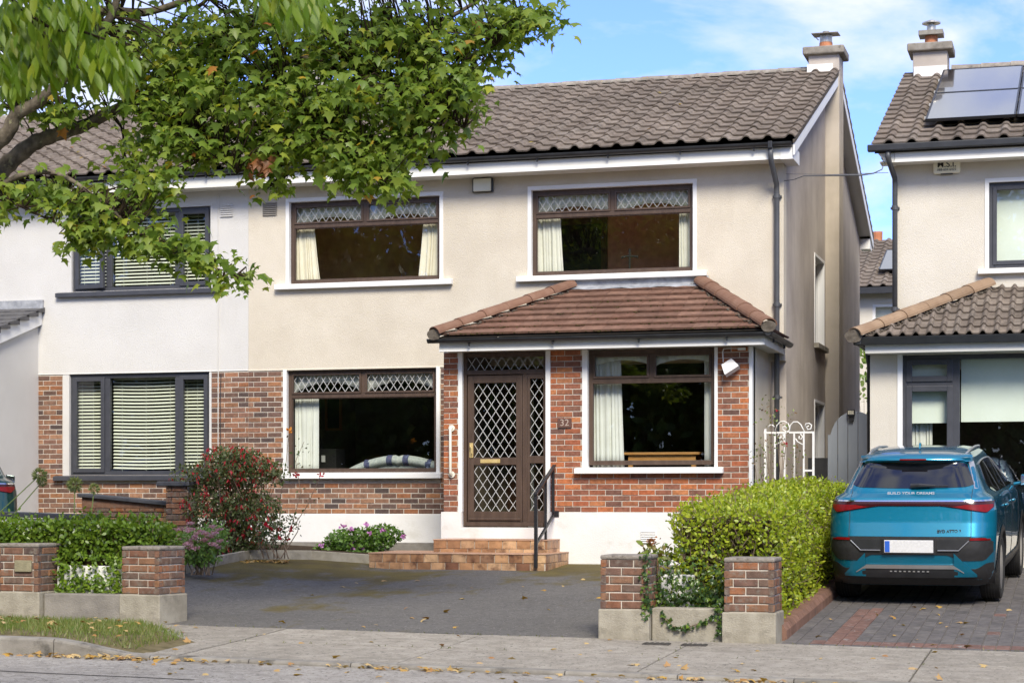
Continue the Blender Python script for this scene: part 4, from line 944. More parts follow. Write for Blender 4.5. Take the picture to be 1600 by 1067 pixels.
tile_slope(proof, 'flat', m_terra, m_terra, (-3.86, EYP - 0.05, EZP), R(90), pside, 8, 6, [(hr0, -nR), (Vector((0, YM - 0.01, 0)), Vector((0, 1, 0)))], keep=300)
up = Vector((-0.2, -0.35, 1))
ridge_run(proof, hl0 + Vector((-0.03, -0.02, 0.035)), hl1 + Vector((0, 0, 0.05)), m_hip, 'hip_tile', 0.42, 0.115, up)
ridge_run(proof, hr0 + Vector((0.03, -0.02, 0.035)), hr1 + Vector((0, 0, 0.05)), m_hip, 'hip_tile', 0.42, 0.115, Vector((0.2, -0.35, 1)))
mb = MB()
for p in (hl0 + Vector((-0.03, -0.03, 0.035)), hr0 + Vector((0.03, -0.03, 0.035))):
    mb.v += [tuple(p + Vector((math.cos(a) * 0.10 * (1 + 0.1 * math.sin(5 * a)), -0.01 * random.random(), math.sin(a) * 0.075 - 0.02))) for a in [2 * math.pi * i / 12 for i in range(12)]]; mb.f.append(tuple(range(len(mb.v) - 12, len(mb.v))))
mb.build('hip_end_mortar', m_cement, proof)
# crumbs of mortar and moss along the hips and in the laps
def crumbs(parent, pts, m, s0, s1, name):
    mb = MB()
    for p in pts:
        s = random.uniform(s0, s1); n = len(mb.v)
        dirs = [Vector(v) for v in ((1, 0, 0), (-1, 0, 0), (0, 1, 0), (0, -1, 0), (0, 0, 0.7), (0, 0, -0.7))]
        mb.v += [tuple(Vector(p) + Vector((d.x * s * random.uniform(0.7, 1.5), d.y * s * random.uniform(0.6, 1.2), d.z * s))) for d in dirs]
        for a, b in ((0, 2), (2, 1), (1, 3), (3, 0)): mb.f += [(n + a, n + b, n + 4), (n + b, n + a, n + 5)]
    o = mb.build(name, m, parent, smooth=True); o['kind'] = 'stuff'; return o
pts = []
for h0, h1, sg in ((hl0, hl1, 1), (hr0, hr1, -1)):
    for i in range(110): pts.append(h0.lerp(h1, random.random() ** 1.2) + Vector((sg * random.uniform(0.10, 0.17), -0.02, 0.018)))
crumbs(proof, pts, m_cement, 0.008, 0.022, 'mortar_crumbs')
pts = []
for i in range(260):
    r_ = random.choice([0, 0, 0, 1, 1, 2, 3, 4, 5]); t_ = r_ * 0.265; y_ = EYP + t_ * math.cos(PP); f_ = t_ / 2.02
    xa, xb = hl0.x + (hl1.x - hl0.x) * f_ + 0.15, hr0.x + (hr1.x - hr0.x) * f_ - 0.15
    pts.append(Vector((random.uniform(xa, xb), y_ - random.uniform(0, 0.012), EZP + t_ * math.sin(PP) + random.uniform(0.0, 0.022))))
crumbs(proof, pts, m_moss, 0.006, 0.017, 'moss')
mb = MB(); mb.grid([[(-7.02 + 2.06 * i / 12, TYP - 0.14 + 0.01 * math.sin(i * 2), TZP - 0.022 + 0.012 * math.sin(i * 1.7)) for i in range(13)], [(-7.02 + 2.06 * i / 12, YM - 0.012, TZP + 0.045) for i in range(13)], [(-7.02 + 2.06 * i / 12, YM - 0.012, TZP + 0.13) for i in range(13)]]); mb.build('lead_flashing', m_leadsheet, proof)
# porch fascia, soffit, gutters
FYP = 24.76
mb = MB(); mb.box(-8.30, -3.90, FYP, FYP + 0.025, 3.415, 3.575); mb.build('porch_fascia', m_fascia, proof, bevel=0.003)
MB().box(-8.30, -3.90, FYP - 0.010, FYP - 0.001, 3.418, 3.44).build('fascia_lip', m_white, proof)
MB().box(-3.925, -3.90, FYP + 0.026, YM - 0.005, 3.415, 3.575).build('side_fascia', m_fascia, proof, bevel=0.003)
MB().box(-8.28, -3.93, FYP + 0.026, YM - 0.004, 3.432, 3.445).build('porch_soffit', m_fascia, proof)
gutter(proof, (-8.44, FYP - 0.062, 3.585), (-3.80, FYP - 0.062, 3.575))
gutter(proof, (-3.838, FYP - 0.12, 3.575), (-3.838, YM - 0.02, 3.56))
# number plate, grab rail, floodlight, plinth vent
npl = MB().box(-6.735, -6.545, YE - 0.022, YE + 0.004, 2.39, 2.52).build('number_plate', M('brown_number_plate', (0.10, 0.045, 0.032), (0.13, 0.06, 0.042), 20, 0.6), house, bevel=0.006)
lettering('32', npl, 0.125, M('worn_digits', (0.42, 0.33, 0.27), rough=0.6), (-6.64, YE - 0.024, 2.455), sx=1.05)
gr = MB().tube([(-8.232, YE - 0.006, 2.40), (-8.232, YE - 0.06, 2.40), (-8.232, YE - 0.068, 2.37), (-8.232, YE - 0.068, 1.80), (-8.232, YE - 0.06, 1.77), (-8.232, YE - 0.006, 1.77)], 0.019, 12).build('grab_rail', M('cream_plastic', (0.72, 0.70, 0.60), rough=0.35), house, smooth=True)
for z in (2.40, 1.77): MB().lathe([(0.042, YE - 0.018), (0.046, YE - 0.012), (0.046, YE - 0.003)], (-8.232, 0, z), 18, 'y').build('rail_flange', gr.data.materials[0], gr, smooth=False)
fl = thing('floodlight', 'white floodlight tilted on the porch brickwork under the fascia', 'light', (-4.39, YE, 3.17))
cc = Vector((-4.40, YE - 0.10, 3.165)); mrot = Euler((R(-14), R(-32), R(8))).to_matrix()
mb = MB()
def fr(w_, h_, y_): return [cc + mrot @ Vector(p) for p in ((-w_, y_, -h_), (w_, y_, -h_), (w_, y_, h_), (-w_, y_, h_))]
a_, b_, c_ = [cc + mrot @ Vector(p) for p in ((-0.105, -0.07, -0.085), (0.105, -0.07, -0.085), (0.105, 0.07, -0.085), (-0.105, 0.07, -0.085))], [cc + mrot @ Vector(p) for p in ((-0.105, -0.07, -0.07), (0.105, -0.07, -0.07), (0.105, 0.07, -0.07), (-0.105, 0.07, -0.07))], [cc + mrot @ Vector(p) for p in ((-0.075, -0.05, 0.06), (0.075, -0.05, 0.06), (0.075, 0.05, 0.06), (-0.075, 0.05, 0.06))]
for p, q in ((a_, b_), (b_, c_)):
    for i in range(4): j = (i + 1) % 4; mb.quad(p[i], p[j], q[j], q[i])
mb.quad(*a_); mb.quad(*c_)
mb.build('lamp_body', m_white, fl, bevel=0.008)
MB().tube([(-4.49, YE - 0.01, 3.40), (-4.50, YE - 0.03, 3.36), (-4.485, YE - 0.07, 3.22)], 0.007, 8).tube([(-4.49, YE - 0.01, 3.40), (-4.42, YE - 0.012, 3.405), (-4.30, YE - 0.012, 3.40)], 0.006, 8).build('cable', m_white, fl)
MB().box(-4.30, -4.20, YE - 0.05, YE - 0.001, 3.375, 3.41).build('junction_box', m_white, fl, bevel=0.005)
MB().beam((-4.40, YE + 0.005, 3.17), (-4.40, YE - 0.06, 3.17), 0.05, 0.05).build('bracket', m_white, fl)
vent(house, -5.60, -5.38, 0.855, 1.025, YE - 0.022, m_white, 6)

# ------------------------------------------------------------------ tiled steps and handrail
STEP = [(0.251, 0.118, 0.056), (0.564, 0.324, 0.163), (0.352, 0.173, 0.081), (0.702, 0.456, 0.251), (0.188, 0.083, 0.047), (0.502, 0.276, 0.132)]
m_step = M('brown_step_tile', (0, 0, 0), rand=STEP, scale=7, rough=0.45, bump=0.15, bscale=60, spots=[((0.09, 0.036, 0.02), 6.5, 0.50, 0.22)])
m_steptop = M('buff_step_top', (0.40, 0.235, 0.15), (0.52, 0.33, 0.22), 9, 0.6, 0.2, 60, vary=0.1)
st = thing('porch_steps', 'two brown tiled steps in front of the leaded front door', 'steps', (-7.5, 24.4, 0.57))
SX0, SX1, SY0, SZ1 = -9.0, -6.58, 23.93, 0.735
UX0, UX1, UY0, UZ1 = -8.27, -6.70, 24.42, 0.905
MB().box(SX0 + 0.012, SX1 - 0.012, SY0 + 0.012, YE - 0.025, 0.42, SZ1 - 0.012).box(UX0 + 0.012, UX1 - 0.012, UY0 + 0.012, YE - 0.025, SZ1 - 0.012, UZ1 - 0.012).build('step_core', m_mortar, st)
def stepface(x0, x1, y, z0, z1, w_=0.192, axis='x'):
    zr = z1 - 0.118
    for k, (za, zb_) in enumerate(((zr, z1 - 0.008), (z0, zr - 0.006))):
        p = x0 - (w_ / 2 if k else 0)
        while p < x1 - 0.01:
            a, b = max(x0, p) + 0.005, min(x1, p + w_) - 0.005
            if b - a > 0.02:
                if axis == 'x': MB().box(a, b, y, y + 0.012, za, zb_).build('step_tile', m_step, st, bevel=0.002)
                else: MB().box(y - 0.012, y, a, b, za, zb_).build('step_tile', m_step, st, bevel=0.002)
            p += w_
stepface(SX0, SX1, SY0, 0.44, SZ1); stepface(UX0, UX1, UY0, SZ1, UZ1)
stepface(SY0 + 0.012, YE - 0.03, SX1, 0.44, SZ1, 0.192, 'y'); stepface(UY0 + 0.012, YE - 0.03, UX1, SZ1, UZ1, 0.192, 'y')
def steptop(x0, x1, y0, y1, z, skip=None, w_=0.19):
    n = round((x1 - x0) / w_); m_ = max(1, round((y1 - y0) / w_))
    for i in range(n):
        for j in range(m_):
            a, b, c_, d_ = x0 + (x1 - x0) * i / n, x0 + (x1 - x0) * (i + 1) / n, y0 + (y1 - y0) * j / m_, y0 + (y1 - y0) * (j + 1) / m_
            if skip and skip((a + b) / 2, (c_ + d_) / 2): continue
            MB().box(a + 0.002, b - 0.002, c_ + 0.002, d_ - 0.002, z - 0.012, z).build('step_top_tile', m_steptop, st, bevel=0.002)
steptop(SX0 - 0.008, SX1 + 0.008, SY0 - 0.01, YE - 0.03, SZ1, lambda x, y: x > UX0 and x < UX1 and y > UY0); steptop(UX0 - 0.005, UX1 + 0.005, UY0 - 0.01, YE - 0.03, UZ1)
hr = thing('handrail', 'black metal handrail beside the tiled porch steps', 'handrail', (-6.70, 23.9, 0.57))
f0, f1 = Vector((-6.70, 23.88, 1.50)), Vector((-6.775, 25.06, 1.885))
m_rail = M('black_painted_metal', (0.012, 0.012, 0.014), (0.02, 0.02, 0.023), 8, 0.42)
MB().beam(f0 + Vector((0, -0.03, -0.008)), f1, 0.045, 0.03).build('top_rail', m_rail, hr, bevel=0.003)
MB().beam((f0.x, f0.y, 0.56), (f0.x, f0.y, 1.49), 0.042, 0.042, (0, 1, 0)).build('post', m_rail, hr, bevel=0.003)
p2 = f0.lerp(f1, 0.52); MB().beam((p2.x, p2.y, 0.905), (p2.x, p2.y, p2.z - 0.01), 0.03, 0.03, (0, 1, 0)).build('post', m_rail, hr)
p3 = f0.lerp(f1, 0.93); MB().beam((p3.x, p3.y, 1.26), (p3.x, p3.y, p3.z - 0.01), 0.035, 0.035, (0, 1, 0)).build('post', m_rail, hr)
MB().beam(Vector((f0.x, f0.y, 0.86)), Vector((f1.x, f1.y, 1.245)), 0.03, 0.03).build('lower_rail', m_rail, hr)
MB().box(f1.x - 0.035, f1.x + 0.06, YE - 0.034, YE - 0.023, 1.20, 1.28).build('wall_bracket', m_rail, hr)
# ------------------------------------------------------------------ the white house on the left
lh = thing('semi_detached_house', 'white rendered house with anthracite windows and blinds behind the maple', 'house', (-15, 26.5, 0.5))
LX = -19.5
LW1 = (-14.83, -12.50, 4.60, 5.82); LW2 = (-14.87, -12.52, 1.80, 3.335)
mb = wall_holes(MB(), LX, XP - 0.002, 3.34, 6.25, [LW1], YM, YM + 0.25); mb.prism([(LX, YM + 0.02, 3.40), (LX, YM - 0.008, 3.345), (LX, YM + 0.1, 3.335)], (XP - LX - 0.01, 0, 0)); mb.build('front_wall', m_white_render, lh)
lbw = wall_holes(MB(), -15.6, XP - 0.002, 1.0, 3.338, [(LW2[0], LW2[1], LW2[2], 3.5)], YM + 0.006, YM + 0.25).build('brickwork', m_mortar, lh)
lsp = brick_spans(-15.40, XP - 0.004, 1.15, 3.325, [(LW2[0] - 0.12, LW2[1] + 0.03, 1.70, 3.5)])
lay(lbw, me_brick_old, lsp[:300], YM)
MB().box(-15.4, XP - 0.002, YM - 0.005, YM + 0.24, 0.3, 1.15).build('plinth', m_white_render, lh)
mb = MB(); mb.box(LW2[0] - 0.105, LW2[0] + 0.004, YM - 0.008, YM + 0.06, 1.78, 3.336); mb.box(LW2[1] - 0.004, LW2[1] + 0.03, YM - 0.008, YM + 0.06, 1.78, 3.336); mb.box(LW1[0] - 0.045, LW1[0] + 0.004, YM - 0.008, YM + 0.06, 4.58, 5.85); mb.box(LW1[1] - 0.004, LW1[1] + 0.035, YM - 0.008, YM + 0.06, 4.58, 5.85); mb.build('window_surround', m_white_render, lh)
gable(LX, 0.2, YM + 0.002, 36.05, 0.2, EZ - 0.08, RZ - 0.12, 'side_wall', m_white_render, lh, RY)
MB().box(LX + 0.2, XP - 0.1, 35.8, 36.05, 0.2, EZ - 0.1).build('rear_wall', m_white_render, lh)
MB().box(LX, -15.41, YM + 0.002, YM + 0.25, 0.2, 3.338).build('lower_wall', m_white_render, lh)
rf = MB(); rf.prism([(LX - 0.2, EY + 0.05, EZ - 0.045), (LX - 0.2, RY, RZ - 0.035), (LX - 0.2, 36.45, EZ - 0.045), (LX - 0.2, 36.45, EZ - 0.11), (LX - 0.2, RY, RZ - 0.11), (LX - 0.2, EY + 0.05, EZ - 0.11)], (XP - 0.003 - LX + 0.2, 0, 0))
lroof = rf.build('roof', m_deck, lh)
XT = XV + 0.03 - 27 * 0.30
tile_slope(lroof, 'roll', m_tile, m_tilej, (XT - 24 * 0.30, EY, EZ), 0, PITCH, 24, 16, keep=300, order=lambda t: -t[0].x)
MB().quad((LX - 0.2, RY, RZ - 0.0), (XP - 0.002, RY, RZ - 0.0), (XP - 0.002, 36.5, EZ), (LX - 0.2, 36.5, EZ)).build('rear_slope', m_tilej, lroof)
ridge_run(lroof, (LX - 0.2, RY, RZ), (XP - 0.01, RY, RZ), m_ridge, r=0.125)
chimney(lroof, -13.17, -12.66, 31.0, 31.65, 7.9, 8.95, m_cream, pot='hood')
MB().box(-13.19, -12.64, 30.97, 30.995, RZ - 0.14, RZ + 0.06).build('chimney_flashing', m_white, lroof)
MB().box(LX - 0.2, XP - 0.003, FY, FY + 0.025, EZ - 0.265, EZ - 0.06).build('fascia', m_fascia, lroof); MB().box(LX, XP - 0.003, FY + 0.026, YM - 0.002, EZ - 0.262, EZ - 0.25).build('soffit', m_fascia, lroof)
gutter(lroof, (LX - 0.2, FY - 0.062, EZ - 0.03), (XP - 0.004, FY - 0.062, EZ - 0.035))
vent(lh, -12.35, -12.13, 5.64, 5.83, YM, m_white_render, 6)
MB().tube([(-12.375, YM - 0.012, 6.0), (-12.37, YM - 0.012, 4.2), (-12.375, YM - 0.012, 3.4), (-12.375, YM - 0.02, 1.2)], 0.007, 6).build('wall_cable', m_white_render, lh)
MB().tube([(-12.33, YM - 0.014, 3.3), (-12.34, YM - 0.02, 2.9), (-12.335, YM - 0.02, 1.3)], 0.006, 6).build('black_wall_cable', m_black, lh)
def grey_window(house, w, yf, xa, xb, sill_x, open_left=0.0, bay=None):
    x0, x1, z0, z1 = w; t = 0.06; ya, yb = yf + 0.045, yf + 0.12
    mb = frames(rect_frame(x0, x1, z0, z1, t), ya, yb); mb.box(xa - 0.045, xa + 0.045, ya + 0.002, yb, z0 + t, z1 - t); mb.box(xb - 0.045, xb + 0.045, ya + 0.002, yb, z0 + t, z1 - t)
    wd = mb.build('window', m_anthracite, house, bevel=0.006)
    for a, b in ((x0 + t - 0.012, xa - 0.036), (xb + 0.036, x1 - t + 0.012)):
        f = frames(rect_frame(0, b - a, z0 + t - 0.02, z1 - t + 0.02, 0.065), -0.022, 0.035).build('sash', m_anthracite, wd, bevel=0.006, world=(a, ya, 0))
        gp_ = MB().quad((0.06, 0.005, z0 + t + 0.04), (b - a - 0.06, 0.005, z0 + t + 0.04), (b - a - 0.06, 0.005, z1 - t - 0.04), (0.06, 0.005, z1 - t - 0.04)).build('pane', m_glass, wd, fix=False, world=(a, ya, 0))
        if open_left and a < xa: f.rotation_euler = (0, 0, -open_left); gp_.rotation_euler = (0, 0, -open_left)
    MB().quad((xa + 0.045, ya + 0.03, z0 + t), (xb - 0.045, ya + 0.03, z0 + t), (xb - 0.045, ya + 0.03, z1 - t), (xa + 0.045, ya + 0.03, z1 - t)).build('pane', m_glass, wd, fix=False)
    MB().prism([(sill_x[0], yf - 0.08, z0 - 0.085), (sill_x[0], yf - 0.08, z0 - 0.02), (sill_x[0], yf + 0.05, z0 + 0.006), (sill_x[0], yf + 0.05, z0 - 0.085)], (sill_x[1] - sill_x[0], 0, 0)).build('sill', m_anthracite, wd, bevel=0.006)
    return wd
grey_window(lh, LW1, YM, -14.22, -13.07, (-15.07, -12.37), R(9)); grey_window(lh, LW2, YM, -14.25, -13.07, (-15.11, -12.30))
def slat_blind(x0, x1, z0, z1, y, label, bow=0.0, pitch=0.052):
    t = thing('venetian_blind', label, 'blind', ((x0 + x1) / 2, y, z0), 'venetian blinds of the white house')
    n = int((z1 - z0 - 0.04) / pitch); mb = MB()
    me = None; rows = []
    for k in range(4):
        u_ = k / 3; rows.append([(x0 + (x1 - x0) * i / 10 - (x0 + x1) / 2, -0.016 + 0.032 * u_, 0.027 * u_ + 0.004 * math.sin(math.pi * u_) - bow * math.sin(math.pi * i / 10)) for i in range(11)])
    mb.grid(rows); me = mb.mesh('slat', True); me.materials.append(m_blind)
    for i in range(n): inst('slat', me, t, ((x0 + x1) / 2, y, z1 - 0.05 - i * pitch), (random.uniform(-0.06, 0.06), random.uniform(-0.002, 0.002), 0))
    MB().box(x0, x1, y - 0.02, y + 0.02, z1 - 0.03, z1).build('head_rail', m_blind, t); MB().box(x0, x1, y - 0.015, y + 0.015, z1 - 0.06 - n * pitch, z1 - 0.045 - n * pitch).build('bottom_rail', m_blind, t)
    mb = MB()
    for f in (0.14, 0.5, 0.86): mb.tube([(x0 + (x1 - x0) * f, y - 0.022, z1 - 0.03), (x0 + (x1 - x0) * f, y - 0.022, z1 - 0.05 - n * pitch)], 0.0025, 5)
    mb.build('ladder_cord', m_blind, t)
for w_, nm, xa, xb in ((LW1, 'upper', -14.22, -13.07), (LW2, 'ground floor', -14.25, -13.07)):
    slat_blind(w_[0] + 0.05, xa - 0.03, w_[2] + 0.03, w_[3] - 0.03, YM + 0.2, f'narrow cream slatted blind in the porch-side sash of the {nm} white house window')
    slat_blind(xa + 0.03, xb - 0.03, w_[2] + 0.03, w_[3] - 0.03, YM + 0.2, f'wide cream slatted blind in the middle of the {nm} white house window', 0.012 if nm != 'upper' else 0.0)
    slat_blind(xb + 0.03, w_[1] - 0.05, w_[2] + 0.03, w_[3] - 0.03, YM + 0.2, f'narrow cream slatted blind in the cream-house-side sash of the {nm} white house window')
room(lh, -15.2, -12.05, YM + 0.251, 30, 4.05, 5.98, m_room_dark, m_room_dark, 'bedroom'); room(lh, -15.2, -12.05, YM + 0.251, 30, 0.75, 3.5, m_room_dark, m_room_dark, 'living_room')
# lean-to porch with its side wall towards the brick
mb = MB(); mb.prism([(-15.40, YM, 0.3), (-15.40, YM, 4.12), (-15.40, 24.9, 3.60), (-15.40, 24.9, 0.3)], (-3.0, 0, 0)); mb.build('porch_wall', m_white_render, lh)
mb = MB(); mb.prism([(-15.33, YM - 0.01, 4.33), (-15.33, 24.7, 3.755), (-15.33, 24.7, 3.53), (-15.33, YM - 0.01, 4.11)], (-0.025, 0, 0)); mb.build('porch_barge_board', m_white, lh, bevel=0.004)
mb = MB()
for i in range(7):
    y_ = 24.66 + i * 0.27; z_ = 3.77 + i * 0.0845
    mb.prism([(-15.28, y_, z_ - 0.0), (-15.28, y_, z_ + 0.034), (-15.28, min(y_ + 0.34, YM - 0.01), z_ + 0.045 + (min(0.34, YM - 0.01 - y_)) * 0.20), (-15.28, min(y_ + 0.34, YM - 0.01), z_ + 0.025)], (-3.2, 0, 0))
pr2 = mb.build('porch_roof', M('slate_grey_tile', (0.07, 0.068, 0.07), (0.12, 0.115, 0.112), 8, 0.85, 0.6, 60), lh)
MB().box(-18.4, -15.30, YM - 0.05, YM - 0.004, 4.36, 4.49).build('roof_flashing', m_leadsheet, pr2)

# ------------------------------------------------------------------ the pale house on the right
rh = thing('detached_house', 'pale rendered house with anthracite windows, solar panels and tiled bay', 'house', (0.5, 26.8, 0.5))
YR, YB = 26.85, 25.40; RX0, RX1 = -2.46, 4.2
REY, REZ, RRY, RRZ = 26.43, 6.205, 31.5, 8.225; RP_ = math.atan2(RRZ - REZ, RRY - REY)
RW = (-1.20, 0.9, 4.54, 5.70)
wall_holes(MB(), RX0, RX1, 3.2, 6.15, [RW], YR, YR + 0.25).build('front_wall', m_right_render, rh)
MB().box(RX0, RX0 + 0.2, YR + 0.26, 36.3, 0.2, 6.1).build('passage_wall', m_gable, rh); gable(RX0, 0.2, YR + 0.26, 36.3, 6.1, 6.12, 8.1, 'passage_gable', m_right_render, rh, RRY)
gable(RX1 - 0.2, 0.2, YR + 0.26, 36.3, 0.2, 6.12, 8.1, 'side_wall', m_right_render, rh, RRY); MB().box(RX0 + 0.2, RX1 - 0.2, 36.0, 36.3, 0.2, 6.1).build('rear_wall', m_right_render, rh)
VX = -2.70
rf = MB(); rf.prism([(VX + 0.02, REY + 0.05, REZ - 0.045), (VX + 0.02, RRY, RRZ - 0.035), (VX + 0.02, 36.6, REZ - 0.045), (VX + 0.02, 36.6, REZ - 0.11), (VX + 0.02, RRY, RRZ - 0.11), (VX + 0.02, REY + 0.05, REZ - 0.11)], (RX1 + 0.2 - VX, 0, 0))
rroof = rf.build('roof', m_deck, rh)
tile_slope(rroof, 'roll', m_tile, m_tilej, (VX - 0.02, REY, REZ), 0, RP_, 23, 16, keep=190, order=lambda t: t[0].x + 0.001 * t[1])
MB().quad((VX, RRY, RRZ), (RX1 + 0.2, RRY, RRZ), (RX1 + 0.2, 36.65, REZ), (VX, 36.65, REZ)).build('rear_slope', m_tilej, rroof)
ridge_run(rroof, (-1.98, RRY, RRZ), (RX1 + 0.2, RRY, RRZ), m_ridge, r=0.12)
MB().prism([(VX - 0.012, REY, REZ - 0.02), (VX - 0.012, RRY, RRZ - 0.02), (VX - 0.012, RRY, RRZ - 0.10), (VX - 0.012, REY, REZ - 0.10)], (0.03, 0, 0)).build('verge_mortar', m_cement, rroof)
chimney(rroof, -2.56, -2.03, 31.2, 31.75, 7.6, 8.50, m_gable, pot='cowl')
MB().box(-2.545, -2.03, 31.165, 31.195, RRZ - 0.13, RRZ + 0.03).build('chimney_flashing', m_white, rroof)
RFY = 26.50
MB().box(-2.42, RX1, RFY, RFY + 0.025, 5.965, 6.15).build('fascia', m_fascia, rroof, bevel=0.003); MB().box(-2.42, RX1, RFY - 0.012, RFY - 0.001, 5.968, 6.0).build('fascia_lip', m_white, rroof); MB().box(-2.62, RX1, RFY + 0.026, YR - 0.003, 5.98, 5.995).build('soffit', m_fascia, rroof)
mb = MB(); mb.prism([(-2.66, RFY, 6.14), (-2.425, RFY, 6.14), (-2.425, RFY, 5.97), (-2.52, RFY, 5.97)], (0, 0.33, 0)); mb.build('eaves_box', m_fascia, rroof)
MB().box(-2.77, RX1, RFY - 0.115, RFY - 0.004, 6.115, 6.205).build('gutter', m_black, rroof, bevel=0.012)
bent_pipe(rroof, [(-2.50, RFY - 0.05, 6.12), (-2.50, RFY - 0.05, 6.03), (-2.475, RFY + 0.06, 5.93), (-2.44, YR - 0.07, 5.80), (-2.44, YR - 0.05, 5.72), (-2.44, YR - 0.05, 3.7)], 0.036, m_greypipe, 'downpipe', (5.40, 4.02))
ab = MB().box(-1.93, -1.57, YR - 0.07, YR - 0.002, 5.835, 6.09).build('alarm_box', M('cream_alarm_box', (0.82, 0.79, 0.62), (0.86, 0.83, 0.68), 5, 0.4), rh, bevel=0.03)
MB().box(-1.83, -1.67, YR - 0.05, YR - 0.03, 5.824, 5.836).build('alarm_strip', m_black, ab)
m_ink = M('dark_ink', (0.03, 0.028, 0.025), rough=0.6)
lettering('M.S.I.', ab, 0.118, m_ink, (-1.75, YR - 0.0715, 5.955), bold=0.0012, sx=1.0); lettering('088-604 6425', ab, 0.045, m_ink, (-1.75, YR - 0.0715, 5.885), sx=1.0)
# upper window
t = 0.075; ya = YR + 0.05
mb = frames(rect_frame(RW[0], RW[1], RW[2], RW[3], t), ya, ya + 0.07); rwin = mb.build('window', m_anthracite, rh, bevel=0.008)
frames(rect_frame(RW[0] + 0.05, RW[1] - 0.05, RW[2] + 0.05, RW[3] - 0.05, 0.055), ya - 0.016, ya + 0.03).build('sash', m_anthracite, rwin, bevel=0.006)
MB().quad((RW[0] + t, ya + 0.03, RW[2] + t), (RW[1] - t, ya + 0.03, RW[2] + t), (RW[1] - t, ya + 0.03, RW[3] - t), (RW[0] + t, ya + 0.03, RW[3] - t)).build('pane', m_glass, rwin, fix=False)
mb = MB(); mb.box(RW[0] - 0.05, RW[0] + 0.004, YR - 0.012, ya - 0.001, RW[2], RW[3] + 0.05); mb.box(RW[0] + 0.004, RW[1], YR - 0.012, ya - 0.001, RW[3] - 0.004, RW[3] + 0.05); mb.build('surround', m_white, rwin)
MB().prism([(RW[0] - 0.14, YR - 0.09, RW[2] - 0.08), (RW[0] - 0.14, YR - 0.09, RW[2] - 0.015), (RW[0] - 0.14, YR + 0.05, RW[2] + 0.004), (RW[0] - 0.14, YR + 0.05, RW[2] - 0.08)], (2.4, 0, 0)).build('sill', m_white, rwin, bevel=0.006)
o = MB().box(RW[0] + 0.03, RW[1] - 0.03, YR + 0.20, YR + 0.205, RW[2], RW[3]).build('roller_blind', m_roller); tag(o, 'drawn white roller blind in the upper window beside the alarm box', 'blind')
room(rh, -2.2, 3.5, YR + 0.251, 30, 3.9, 5.95, m_room_dark, m_room_dark, 'bedroom')
# bay
BX0 = -2.63
BW = (-2.22, 2.2, 0.95, 3.29)
wall_holes(MB(), BX0, 3.4, 0.2, 3.32, [BW], YB, YB + 0.25).build('bay_wall', m_right_render, rh); MB().box(BX0, BX0 + 0.2, YB + 0.26, YR, 0.2, 3.32).build('bay_side_wall', m_right_render, rh)
t = 0.06; ya = YB + 0.05
mb = frames(rect_frame(*BW, t), ya, ya + 0.08); mb.box(-1.60, -1.50, ya + 0.002, ya + 0.08, BW[2] + t, BW[3] - t); mb.box(BW[0] + t, -1.60, ya + 0.002, ya + 0.08, 2.88, 2.96); mb.box(0.7, 0.8, ya + 0.002, ya + 0.08, BW[2] + t, BW[3] - t)
bwin = mb.build('bay_window', m_anthracite, rh, bevel=0.006)
for z0, z1 in ((2.945, BW[3] - 0.05), (BW[2] + 0.05, 2.895)): frames(rect_frame(BW[0] + 0.045, -1.585, z0, z1, 0.075), ya - 0.018, ya + 0.03).build('sash', m_anthracite, bwin, bevel=0.008)
for a, b, c_, d_ in ((BW[0] + t, -1.60, 2.96, BW[3] - t), (BW[0] + t, -1.60, BW[2] + t, 2.88), (-1.50, 0.7, BW[2] + t, BW[3] - t), (0.8, BW[1] - t, BW[2] + t, BW[3] - t)):
    MB().quad((a, ya + 0.035, c_), (b, ya + 0.035, c_), (b, ya + 0.035, d_), (a, ya + 0.035, d_)).build('pane', m_glass, bwin, fix=False)
mb = MB(); mb.box(BW[0] - 0.06, BW[0] + 0.004, YB - 0.014, ya - 0.002, BW[2], 3.318); mb.build('surround', m_white, bwin)
o = MB().box(-2.18, -1.62, YB + 0.20, YB + 0.205, 2.42, 3.28).build('roller_blind', m_roller); tag(o, 'narrow half-drawn roller blind in the bay window sash beside the gate', 'blind')
o = MB().box(-1.49, 0.68, YB + 0.20, YB + 0.205, 2.43, 3.28).build('roller_blind', m_roller); tag(o, 'wide half-drawn roller blind in the big bay pane behind the car', 'blind')
curtain(-2.17, -1.86, 1.3, 2.9, YB + 0.34, 'pleated white curtain low in the bay window behind the car roof', m=m_net, folds=5)
room(rh, -2.4, 3.2, YB + 0.251, 30, 0.6, 3.31, m_room_dark, m_room_dark, 'bay_room')
# bay roof
BEY, BEZ, BTY, BTZ = 24.98, 3.50, 26.83, 4.27; BP = math.atan2(BTZ - BEZ, BTY - BEY)
b0, b1 = Vector((-2.76, BEY, BEZ)), Vector((-1.20, BTY, BTZ))
broof = MB().grid([[b0 - Vector((0, 0, 0.03)), Vector((3.6, BEY, BEZ - 0.03))], [b1 - Vector((0, 0, 0.03)), Vector((3.6, BTY, BTZ - 0.03))]]).quad(b0 - Vector((0, 0, 0.03)), b1 - Vector((0, 0, 0.03)), Vector((-2.76, YR, BEZ - 0.03))).build('bay_roof', m_deck, rh, fix=False)
nB = (b1 - b0).cross(Vector((0, 0, 1))).normalized(); nB = nB if nB.x < 0 else -nB
tile_slope(broof, 'double', m_tile, m_tilej, (-2.80, BEY, BEZ), 0, BP, 38, 7, [(b0, nB), (Vector((0, BTY, 0)), Vector((0, 1, 0)))], keep=110, order=lambda t: t[0].x)
MB().quad(b0, b1, Vector((-2.76, YR, BEZ))).build('bay_side_tiles', m_tilej, broof, fix=False)
